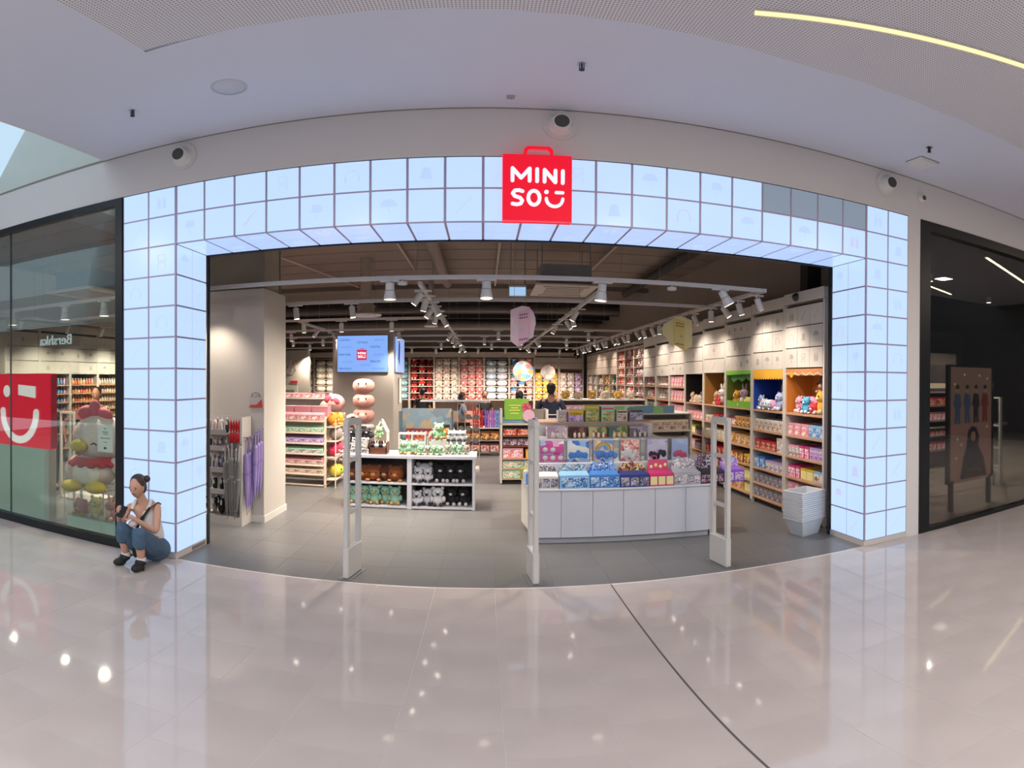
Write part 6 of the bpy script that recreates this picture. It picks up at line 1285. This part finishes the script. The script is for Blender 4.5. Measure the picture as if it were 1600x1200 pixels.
# ---- standing figures
def standing(x, y, rz, H, label, top, bottom, hair, skin, arms='down', hairlen=0, bag=None, stripes=False, short=False, loc_z=0, hand_detail=True):
    t = thing('person', label, 'person', (x, y, loc_z), rz); k = H/1.72
    P = lambda a, b_, c: V((a*k, b_*k, c*k))
    el, wr, pm = {'down': ((.24, .02, 1.12), (.27, -.02, .88), (.27, -.04, .82)), 'fwd': ((.23, -.03, 1.12), (.16, -.24, 1.08), (.13, -.31, 1.08)), 'out': ((.28, .0, 1.14), (.30, -.14, .98), (.29, -.2, .95))}[arms]
    N = dict(pel=(P(0, 0, .93), (.15*k, .11*k)), wa=(P(0, 0, 1.1), (.125*k, .09*k)), ch=(P(0, 0, 1.30), (.15*k, .1*k)), nb=(P(0, 0, 1.44), (.07*k, .06*k)), nt=(P(0, -.01, 1.52), .052*k), hd=(P(0, -.015, 1.57), (.06*k, .065*k)))
    ed = [('pel', 'wa'), ('wa', 'ch'), ('ch', 'nb'), ('nb', 'nt'), ('nt', 'hd')]
    for s in (-1, 1):
        n_ = 'L' if s > 0 else 'R'; q = lambda p: P(s*p[0], p[1], p[2])
        N.update({'s'+n_: (P(s*.17, 0, 1.39), .056*k), 'e'+n_: (q(el), .042*k), 'w'+n_: (q(wr), .028*k), 'p'+n_: (q(pm), (.036*k, .02*k)), 'h'+n_: (P(s*.09, 0, .86), .09*k), 'k'+n_: (P(s*.1, -.01, .49), .058*k), 'a'+n_: (P(s*.1, .02, .09), .038*k), 'f'+n_: (P(s*.11, -.1, .04), .036*k)})
        ed += [('ch', 's'+n_), ('s'+n_, 'e'+n_), ('e'+n_, 'w'+n_), ('w'+n_, 'p'+n_), ('pel', 'h'+n_), ('h'+n_, 'k'+n_), ('k'+n_, 'a'+n_), ('a'+n_, 'f'+n_)]
    m = MB(); chain(m, N, ed); hcn = P(0, -.02, 1.605); headgeo(m, hcn, V((0, -1, -.1)), V((0, 0, 1)), k)
    if hand_detail:
        for s in (-1, 1): n_ = 'L' if s > 0 else 'R'; d = N['p'+n_][0]-N['w'+n_][0]; hand(m, N['w'+n_][0], N['p'+n_][0], d, (s, 0, .2), .5, k)
    m.build('body', skin, t); face(t, hcn, V((0, -1, -.1)), V((0, 0, 1)), k, skin, '#1d1513')
    g_ = lambda n, f: (N[n][0], tuple(v*f for v in N[n][1]) if isinstance(N[n][1], tuple) else N[n][1]*f)
    T = dict(a=(P(0, 0, .92), (.175*k, .125*k)), wa=g_('wa', 1.22), ch=g_('ch', 1.15), nb=(P(0, 0, 1.42), (.085*k, .075*k)))
    te = [('a', 'wa'), ('wa', 'ch'), ('ch', 'nb')]
    for n_ in 'LR': T.update({'s'+n_: g_('s'+n_, 1.2), 'e'+n_: (N['s'+n_][0].lerp(N['e'+n_][0], .75), .058*k)}); te += [('ch', 's'+n_), ('s'+n_, 'e'+n_)]
    m = MB(); chain(m, T, te); m.build('shirt', top, t)
    B = dict(p=(P(0, 0, .9), (.168*k, .125*k))); be = []
    for n_ in 'LR':
        B.update({'h'+n_: g_('h'+n_, 1.15), 'k'+n_: g_('k'+n_, 1.25)}); be += [('p', 'h'+n_), ('h'+n_, 'k'+n_)]
        if not short: B.update({'a'+n_: g_('a'+n_, 1.45)}); be += [('k'+n_, 'a'+n_)]
    m = MB(); chain(m, B, be); m.build('trousers', bottom, t)
    for s in (-1, 1): m = MB(); chain(m, dict(h=(P(s*.1, .03, .045), .044*k), t=(P(s*.115, -.14, .035), (.046*k, .03*k))), [('h', 't')]); m.build('shoe', blk, t)
    m = MB(); m.ell(P(0, .005, 1.635), (.086*k, .094*k, .095*k), 14, 10); m.ell(P(0, .045, 1.59), (.075*k, .06*k, .085*k), 12, 8)
    if hairlen: m.ell(P(0, .06, 1.5-hairlen/2), (.085*k, .05*k, (.12+hairlen/2)*k), 12, 8); m.ell(P(.07, .01, 1.5), (.03*k, .05*k, .12*k), 8, 6); m.ell(P(-.07, .01, 1.5), (.03*k, .05*k, .12*k), 8, 6)
    m.build('hair', hair, t)
    if stripes:
        for z, rx in ((1.14, .178), (1.07, .182), (1.0, .187)): m = MB(); m.lathe([(rx*k, z*k-.008), (rx*k+.004, z*k), (rx*k, z*k+.008)], n=28); b2 = m.build('white_stripe', cotton, t); b2.scale = (1, .78, 1)
    if bag: m = MB(); m.chbox(.12*k, .34*k, -.12*k, -.02*k, .78*k, 1.0*k, .02); m.tube([P(.13, -.06, 1.0), P(.17, .0, 1.42)], .01, 6); m.build('shoulder_bag', bag, t)
    return t
navy = mat('navy_cotton', '#1d2740', .8, var=.08, scale=10, bump=.3); brownt = mat('brown_twill', '#5d382c', .8); greyb = mat('blue_grey_blouse', '#7f8fa6', .8)
standing(1.21, 9.98, PI*.92, 1.69, 'man in a navy shirt with white stripes, seen from behind in the middle aisle', navy, brownt, mat('black_hair', '#17110f', .6), skin2, 'out', stripes=True)
standing(-.48, 12.1, PI*.6, 1.46, 'long-haired woman in a blue-grey blouse with a brown shoulder bag at the back', greyb, blk, MATS['black_hair'], skin2, 'fwd', hairlen=.16, bag=mat('brown_bag', '#6b342a', .5))
standing(.02, 14.2, .3, 1.45, 'dark-haired person standing far back before the pink plush shelves', blk, blk, MATS['black_hair'], skin2, 'down')
standing(-1.62, 14.5, PI, 1.5, 'dark-haired person far back before the dark red plush shelves', blk, blk, MATS['black_hair'], skin2, 'down')
standing(.72, 11.3, 2.6, 1.52, 'dark-haired person in black half hidden behind the green sign', blk, blk, MATS['black_hair'], skin2, 'fwd', hairlen=.1)
patt = art('zigzag_shirt', ['#2e2f2b', '#d9cdb2', '#5a6b4a', '#2e2f2b', '#b59a72', '#1f2022'], 16)
standing(-5.45, 6.5, .55, 1.62, 'person in a zigzag patterned shirt set behind the left shop window for a mirrored one', patt, blk, MATS['black_hair'], skin2, 'fwd')  # this figure and the next stand in for reflections in the glass
standing(-6.1, 6.15, .9, 1.55, 'person dressed in black with dark hair set behind the left window as a reflection', mat('charcoal_top', '#2b3236', .8), blk, MATS['black_hair'], skin2, 'down', hairlen=.2)
# ============================================================ BEHIND THE LEFT WINDOW
mint = mat('mint_laminate', '#cfe3d6', .4, var=.02)
t = thing('window_plinth', 'pale green plinth cabinet carrying the red light box behind the left window', 'cabinet', (-5.9, 4.72, 0)); MB().chbox(0, 1.13, 0, .12, 0, .888, .003).build('body', mint, t); MB().box(1.13, 1.20, .0, .13, 0, .888).build('end_panel', mat('plinth_end', '#cfcac2', .5), t)
t = thing('light_box', 'red light box with a white winking smile, behind the left window', 'sign', (-5.72, 4.76, .889)); rb_ = glow('lightbox_red', '#ee1c38', .9)
MB().chbox(0, 1.01, 0, .115, 0, .925, .004).build('body', rb_, t); MB().box(1.0105, 1.014, .005, .11, .01, .915).build('side_face', glow('lightbox_side', '#a0122a', .6), t)
wl = glow('lightbox_white', '#f6ecec', .95)
m = MB(); m.ell((.21, -.004, .70), (.068, .008, .078), 18, 10); m.build('left_eye', wl, t)
m = MB(); m.prism([(.44, .655), (.75, .62), (.75, .765), (.44, .785)], -.01, 0); m.build('winking_eye', wl, t)
m = MB(); pts_o = [(.145+.0, .46)]; 
arc_o = [(.45-.315*math.cos(PI*i/16), .44-.36*math.sin(PI*i/16)) for i in range(17)]
m.stroke(arc_o, .095, -.01, 0); m.build('smile', wl, t)
# display stand with the big bird toy
t = thing('display_stand', 'white wire display stand holding the large bird toy', 'stand', (-4.72, 5.0, 0)); wm = mat('wire_white', '#dcdad4', .4)
m = MB()
for x in (0, .62): 
    for y in (0, .3): m.box(x, x+.014, y, y+.014, 0, .42)
m.box(0, .634, 0, .014, .42, .434); m.box(0, .634, .3, .314, .42, .434); m.box(0, .014, .014, .3, .42, .434); m.box(.62, .634, .014, .3, .42, .434); m.box(0, .634, .0, .314, .434, .44); m.build('frame', wm, t)
bird = thing('bird_soft_toy', 'very large pink-white bird soft toy with a yellow beak and red collar', 'toy', (-4.33, 5.14, .441), .25); bird.scale = (1.12, 1.1, 1.04)
pw = fm('#e9d5d2'); pw2 = fm('#efe6e0')
m = MB(); m.ell((0, 0, .2), (.26, .22, .21), 18, 12); m.ell((.06, .0, .58), (.31, .25, .27), 20, 14); m.build('body', pw, bird)
m = MB(); m.ell((-.02, -.17, .18), (.17, .08, .15), 14, 10); m.build('belly', pw2, bird)
m = MB(); m.ell((-.07, -.245, .5), (.10, .07, .075), 14, 10); m.build('beak', fm('#e3c65a'), bird)
for x in (-.16, .12): m = MB(); m.ell((x, -.24, .03), (.12, .11, .07), 12, 8); m.build('foot', fm('#e0c24e'), bird)
for s in (-1, 1): m = MB(); m.ell((s*.27+.02, -.04, .24), (.07, .08, .13), 12, 8, rot=(0, -s*.5, 0)); m.build('wing', pw, bird)
m = MB(); m.lathe([(.2, .36), (.27, .30), (.25, .27), (.19, .33)], n=26); 
for i in range(14): m.ell((.255*math.cos(i*.4488), .225*math.sin(i*.4488), .275), (.055, .045, .035), 8, 6)
m.build('collar', fm('#c23440'), bird)
m = MB()
for x in (-.13, .10):
    m.stroke([(x-.03, .52), (x, .54), (x+.03, .52)], .012, -.246, -.236)
m.build('closed_eyes', mat('stitch_dark', '#3a2d30', .7), bird, kind='stuff')
m = MB(); m.ell((-.08, -.05, .86), (.1, .06, .09), 10, 8, rot=(0, -.5, 0)); m.ell((.02, -.05, .90), (.07, .05, .12), 10, 8); m.ell((.14, -.05, .85), (.1, .06, .07), 10, 8, rot=(0, .4, 0)); m.build('flower_crest', fm('#d46f7e'), bird)
# smaller toys in a low acrylic case
t = thing('toy_case', 'clear case of small toys at the foot of the large bird', 'display case', (-4.40, 4.72, 0)); MB().box(0, .72, 0, .24, 0, .14).build('base', mint, t)
m = MB(); m.box(0, .72, 0, .004, .14, .42); m.build('case_front', acr, t)
for x, c1, c2, kd, lb in ((.12, '#d9838c', '#efc04a', 'round', 'coral soft toy with yellow in the low window case'), (.34, '#e8cf90', '#f4ead2', 'bear', 'cream yellow soft toy in the low window case'), (.56, '#d68f8c', '#f0c9b8', 'bunny', 'pink long-eared soft toy in the low window case')): plush(kd, c1, c2, (-4.40+x, 4.84, .141), lb, None, 0, .95)
def small_gate(x, y, h, label):
    t = thing('window_frame_stand', label, 'stand', (x, y, 0)); m = MB(); m.box(0, .03, 0, .03, 0, h); m.build('upright', wm, t); m = MB(); m.box(.25, .28, 0, .03, 0, h); m.build('upright', wm, t); m = MB(); m.box(.03, .25, 0, .03, h-.03, h); m.build('top_bar', wm, t); m = MB(); m.box(-.05, .6, 0, .5, 0, .03); m.build('base', wm, t)
    return t
small_gate(-5.55, 5.8, 1.28, 'white slim gate stand behind the large bird toy, left'); 
t = thing('low_table', 'low white table with clear bags behind the large bird toy', 'table', (-5.9, 6.9, 0)); MB().box(0, 1.6, 0, .7, .62, .65).build('top', wm, t)
for x in (.02, 1.55): 
    for y in (.02, .65): m = MB(); m.box(x, x+.03, y, y+.03, 0, .62); m.build('leg', wm, t)
packs((-5.9, 6.9), 0, .05, 1.5, .651, 6, .2, .3, C['pink'], P_['bear'], 'rosy pack on the low white table behind the window', 'packs on the low window table')
packs((-5.9, 6.95), 0, .05, 1.5, .001, 5, .35, .3, C['grey'], P_['grey'], 'grey pack under the low white table behind the window', 'packs under the low window table')
t = thing('price_card', 'small white price card on a stand behind the left window', 'card', (-5.02, 5.55, 1.20)); MB().box(0, .2, 0, .008, 0, .13).build('card', mat('paper', '#ece9ea', .8), t); m = MB(); m.stroke([(.04, .08), (.07, .05), (.1, .08), (.13, .05), (.16, .08)], .006, -.002, 0); m.build('printed_mark', ink, t); MB().box(.09, .11, .008, .02, -1.2, .06).build('pole', wm, t)

# ============================================================ THE SHOP BEHIND THE RIGHT WINDOW
mb = MB(); mb.box(4.4, 16, YF+.05, 14, -.1, .0); struct('floor', mb, mat('neighbour_floor', '#8d8378', .3, var=.05), 'beige floor of the neighbouring shop')
mb = MB(); mb.box(4.4, 16, YF+.26, 14, 3.55, 3.7); struct('ceiling', mb, mat('neighbour_ceiling', '#242122', .9), 'dark ceiling of the neighbouring shop')
mb = MB(); mb.box(4.37, 4.45, YF+.1, 14, 0, 3.6); struct('wall_partition', mb, mat('neighbour_wall', '#3a3638', .8), 'dark party wall inside the neighbouring shop')
mb = MB(); mb.box(4.4, 16, 13.6, 13.8, 0, 3.6); struct('wall_far_right', mb, mat('neighbour_back', '#7d736c', .8), 'dim rear wall of the neighbouring shop')
mb = MB(); mb.box(15.8, 16, YF, 14, 0, 3.6); struct('wall_side_right', mb, MATS['neighbour_wall'], 'dark side wall of the neighbouring shop')
for x, y in ((6.6, 6.4), (9.2, 7.2), (7.6, 9.5), (10.5, 10.5)):
    t = thing('ceiling_spotlight', 'small white ceiling spotlight %s the neighbouring shop' % {(6.6, 6.4): 'nearest the window in', (9.2, 7.2): 'at the right front of', (7.6, 9.5): 'in the middle of', (10.5, 10.5): 'deep in'}[(x, y)], 'light', (x, y, 3.55))
    m = MB(); m.cyl((0, 0, -.12), (0, 0, 0), .05, n=14); m.build('housing', MATS['spot_white'], t); m = MB(); m.cyl((0, 0, -.123), (0, 0, -.121), .045, n=14); m.build('lens', lensm, t)
    l = bpy.data.lights.new('neighbour_beam', 'SPOT'); l.energy = 520; l.color = (1, .85, .72); l.spot_size = 2.3; l.spot_blend = .7; l.shadow_soft_size = .05; o = bpy.data.objects.new('neighbour_beam', l); o.location = (x, y, 3.4); COL.objects.link(o)
t = thing('poster_stand', 'tall dark-framed poster stand with two fashion pictures behind the dark window', 'poster', (5.44, 4.9, 0)); bz = mat('bronze_frame', '#33261f', .4)
for x in (.03, .84): MB().box(x, x+.06, 0, .05, 0, .42).build('leg', bz, t)
for x in (-.03, .9): MB().box(x, x+.05, 0, .05, .38, 1.98).build('side_frame', bz, t)
MB().box(.02, .9, 0, .05, 1.95, 1.98).build('top_frame', bz, t); MB().box(.02, .9, .005, .04, .38, 1.95).build('upper_print', glow('poster_glow', '#a07c66', .6), t)
MB().box(.02, .9, .002, .005, .38, 1.17).build('lower_print', glow('poster_glow2', '#b07e6c', .6), t)
pd, pb, pr, psk = glow('poster_dark', '#3d3136', .4), glow('poster_denim', '#57637c', .5), glow('poster_red', '#a8382c', .4), glow('poster_skin', '#c08f78', .5)
for i, (x, c) in enumerate(((.16, pb), (.36, pb), (.55, pd), (.75, pr))):
    m = MB(); m.prism([(x-.055, 1.19), (x-.01, 1.19), (x, 1.34), (x+.015, 1.19), (x+.06, 1.19), (x+.05, 1.4), (x+.085, 1.42), (x+.055, 1.58), (x-.05, 1.6), (x-.085, 1.45), (x-.05, 1.4)], 0, .003); m.build('printed_figure', c, t); m = MB(); m.ell((x, .001, 1.65), (.035, .004, .045), 10, 8); m.build('printed_head', psk, t); m = MB(); m.ell((x, .0, 1.68), (.04, .004, .035), 10, 8); m.build('printed_hair', pd, t)
m = MB(); m.prism([(.22, .42), (.8, .42), (.72, .7), (.6, .86), (.62, 1.0), (.56, 1.12), (.46, 1.14), (.38, 1.08), (.36, .9), (.28, .7)], -.002, .001); m.build('printed_figure', pd, t)
m = MB(); m.ell((.49, -.003, 1.0), (.05, .004, .07), 12, 8); m.build('printed_head', psk, t); m = MB(); m.prism([(.3, .42), (.74, .42), (.66, .56), (.38, .56)], -.004, -.002); m.build('printed_sleeve', mat('wine_print', '#6b3f40', .5), t)
m = MB()
for x, z in ((.1, 1.72), (.3, 1.85), (.62, 1.84), (.8, 1.8), (.16, .98), (.24, .9), (.14, .72), (.8, 1.12)): m.ell((x, -.001, z), (.018, .003, .018), 8, 6)
m.build('printed_glints', glow('glint', '#e6c9b0', .8), t, kind='stuff')
t = thing('video_screen', 'narrow bright green and red screen deep behind the dark window', 'screen', (6.0, 6.2, 1.45)); MB().box(.15, .2, .04, .08, -1.45, .7).build('post', bz, t); MB().box(0, .34, 0, .04, 0, .8).build('panel', glow('screen_collage', '#7da05a', .5), t)
m = MB(); random.seed(5)
for i in range(9): x, z = .02+.1*(i % 3), .03+.25*(i//3); m.box(x, x+.08, -.004, 0, z, z+.2)
m.build('printed_blocks', art('collage', ['#b8d04a', '#c8432e', '#3f9a5a', '#e8d8c0', '#7a2a22', '#d8e070'], 9), t, kind='stuff')
t = thing('video_screen', 'blue screen below the green one behind the dark window', 'screen', (6.0, 6.2, 1.05)); MB().box(.05, .1, .04, .08, -1.05, .3).build('post', bz, t); MB().box(0, .36, 0, .04, 0, .35).build('panel', glow('screen_dusk', '#4a5f9a', .45), t)
t = thing('neon_strip', 'short magenta neon strip high behind the dark window', 'light', (7.4, 8.0, 2.2)); MB().box(0, .05, 0, .03, 0, .35).build('tube', glow('neon_magenta', '#e020c8', 1.2), t); MB().box(-.02, .07, .03, .05, -.02, 1.35).build('bracket', bz, t)
t = thing('beam_rail', 'pale metal rail crossing behind the poster stand', 'rail', (4.9, 5.9, .98)); MB().box(0, 3.2, 0, .04, 0, .05).build('rail', mat('rail_pale', '#a59b90', .3, metal=.4), t); MB().box(.1, .14, 0, .04, -.98, 0).build('post', bz, t); MB().box(3.0, 3.04, 0, .04, -.98, 0).build('post', bz, t)
g2 = thing('security_gate', 'clear and white security gate behind the dark window', 'gate', (7.45, 5.55, 0), -.4)
m = MB(); m.box(-.02, .02, 0, .05, .02, 1.5); m.build('upright', wm, g2); m = MB(); m.box(-.02, .02, .5, .55, .02, 1.5); m.build('upright', wm, g2)
for z in (1.47, 1.0, .62, .3): m = MB(); m.box(-.018, .018, .05, .5, z, z+.03); m.build('cross_bar', wm, g2)
MB().box(-.03, .03, -.02, .57, 0, .25).build('foot_panel', wm, g2)
mk = [('#c8322e', 'red'), ('#e6d8d0', 'white'), ('#b9737c', 'rose')]
t = thing('make_up_shelving', 'brightly lit shelving of small packs behind the dark window', 'shelving', (7.3, 7.6, 0)); MB().box(0, 2.6, .3, .34, 0, 2.1).build('back_panel', mat('mk_back', '#4a4244', .7), t)
for z in (.35, .65, .95, 1.25, 1.52): MB().box(0, 2.6, 0, .3, z, z+.025).build('shelf_board', mat('mk_shelf', '#8a807c', .5), t)
MB().box(0, 2.6, -.01, 0, 1.62, 1.72).build('light_bar', glow('shelf_glow', '#f6d9b0', 1.0), t)
for zi, z in enumerate((.375, .675, .975, 1.275)): packs((7.3, 7.6), 0, .05, 2.55, z, 10, .16, .2, pl('mk%d' % (zi % 3), mk[zi % 3][0]), P_['redw' if zi % 2 else 'pinkw'], '%s pack on the %s lit board behind the dark window' % (mk[zi % 3][1], ORD[zi]), '%s packs behind the dark window, board %s' % (mk[zi % 3][1], ('lowest', 'second', 'third', 'fourth')[zi]), y=.03)
tag(text('wall_lettering', 'LIIF', .22, glow('letter_pale', '#d8d0c8', .8), (8.9, 8.7, 1.75), (PI/2, 0, 0), None, .01), 'pale wall lettering deep behind the dark window', 'sign'); MB().box(8.0, 9.9, 8.72, 8.8, 0, 2.4).build('display_wall', MATS['neighbour_back'], None, 'dim free-standing display wall with lettering behind the dark window', 'wall')
t = thing('fabric_banner', 'hanging patterned cloth low behind the dark window', 'banner', (5.9, 6.1, .35)); MB().box(0, .4, 0, .02, 0, .62).build('cloth', art('leafcloth', ['#8a7a66', '#5f5044', '#a8977e', '#6f6250'], 10), t); MB().box(-.02, .42, -.005, .025, .62, .64).build('rail', bz, t); 
for x in (.0, .38): MB().box(x, x+.02, .0, .02, -.35, 0).build('leg', bz, t)

for x, y in ((-4.6, 5.65), (-6.4, 5.65)):  # two bell lamps added to brighten the window display
    l = bpy.data.lights.new('window_fill', 'SPOT'); l.energy = 230 if x > -6 else 150; l.color = SP_COL; l.spot_size = 2.4; l.spot_blend = .9; l.shadow_soft_size = .05
    t = dup(bell, (x, y-.0, ZT-.02), label='added bell spotlight brightening the left window display, %s' % ('nearest the portal' if x > -6 else 'further from the portal')); o = bpy.data.objects.new('window_fill', l); o.parent = t; o.location = (0, 0, -.23); COL.objects.link(o)
track((-6.8, 5.62), (-4.9, 5.58), 'short lighting track over the left window display', drops=2) if 0 else None
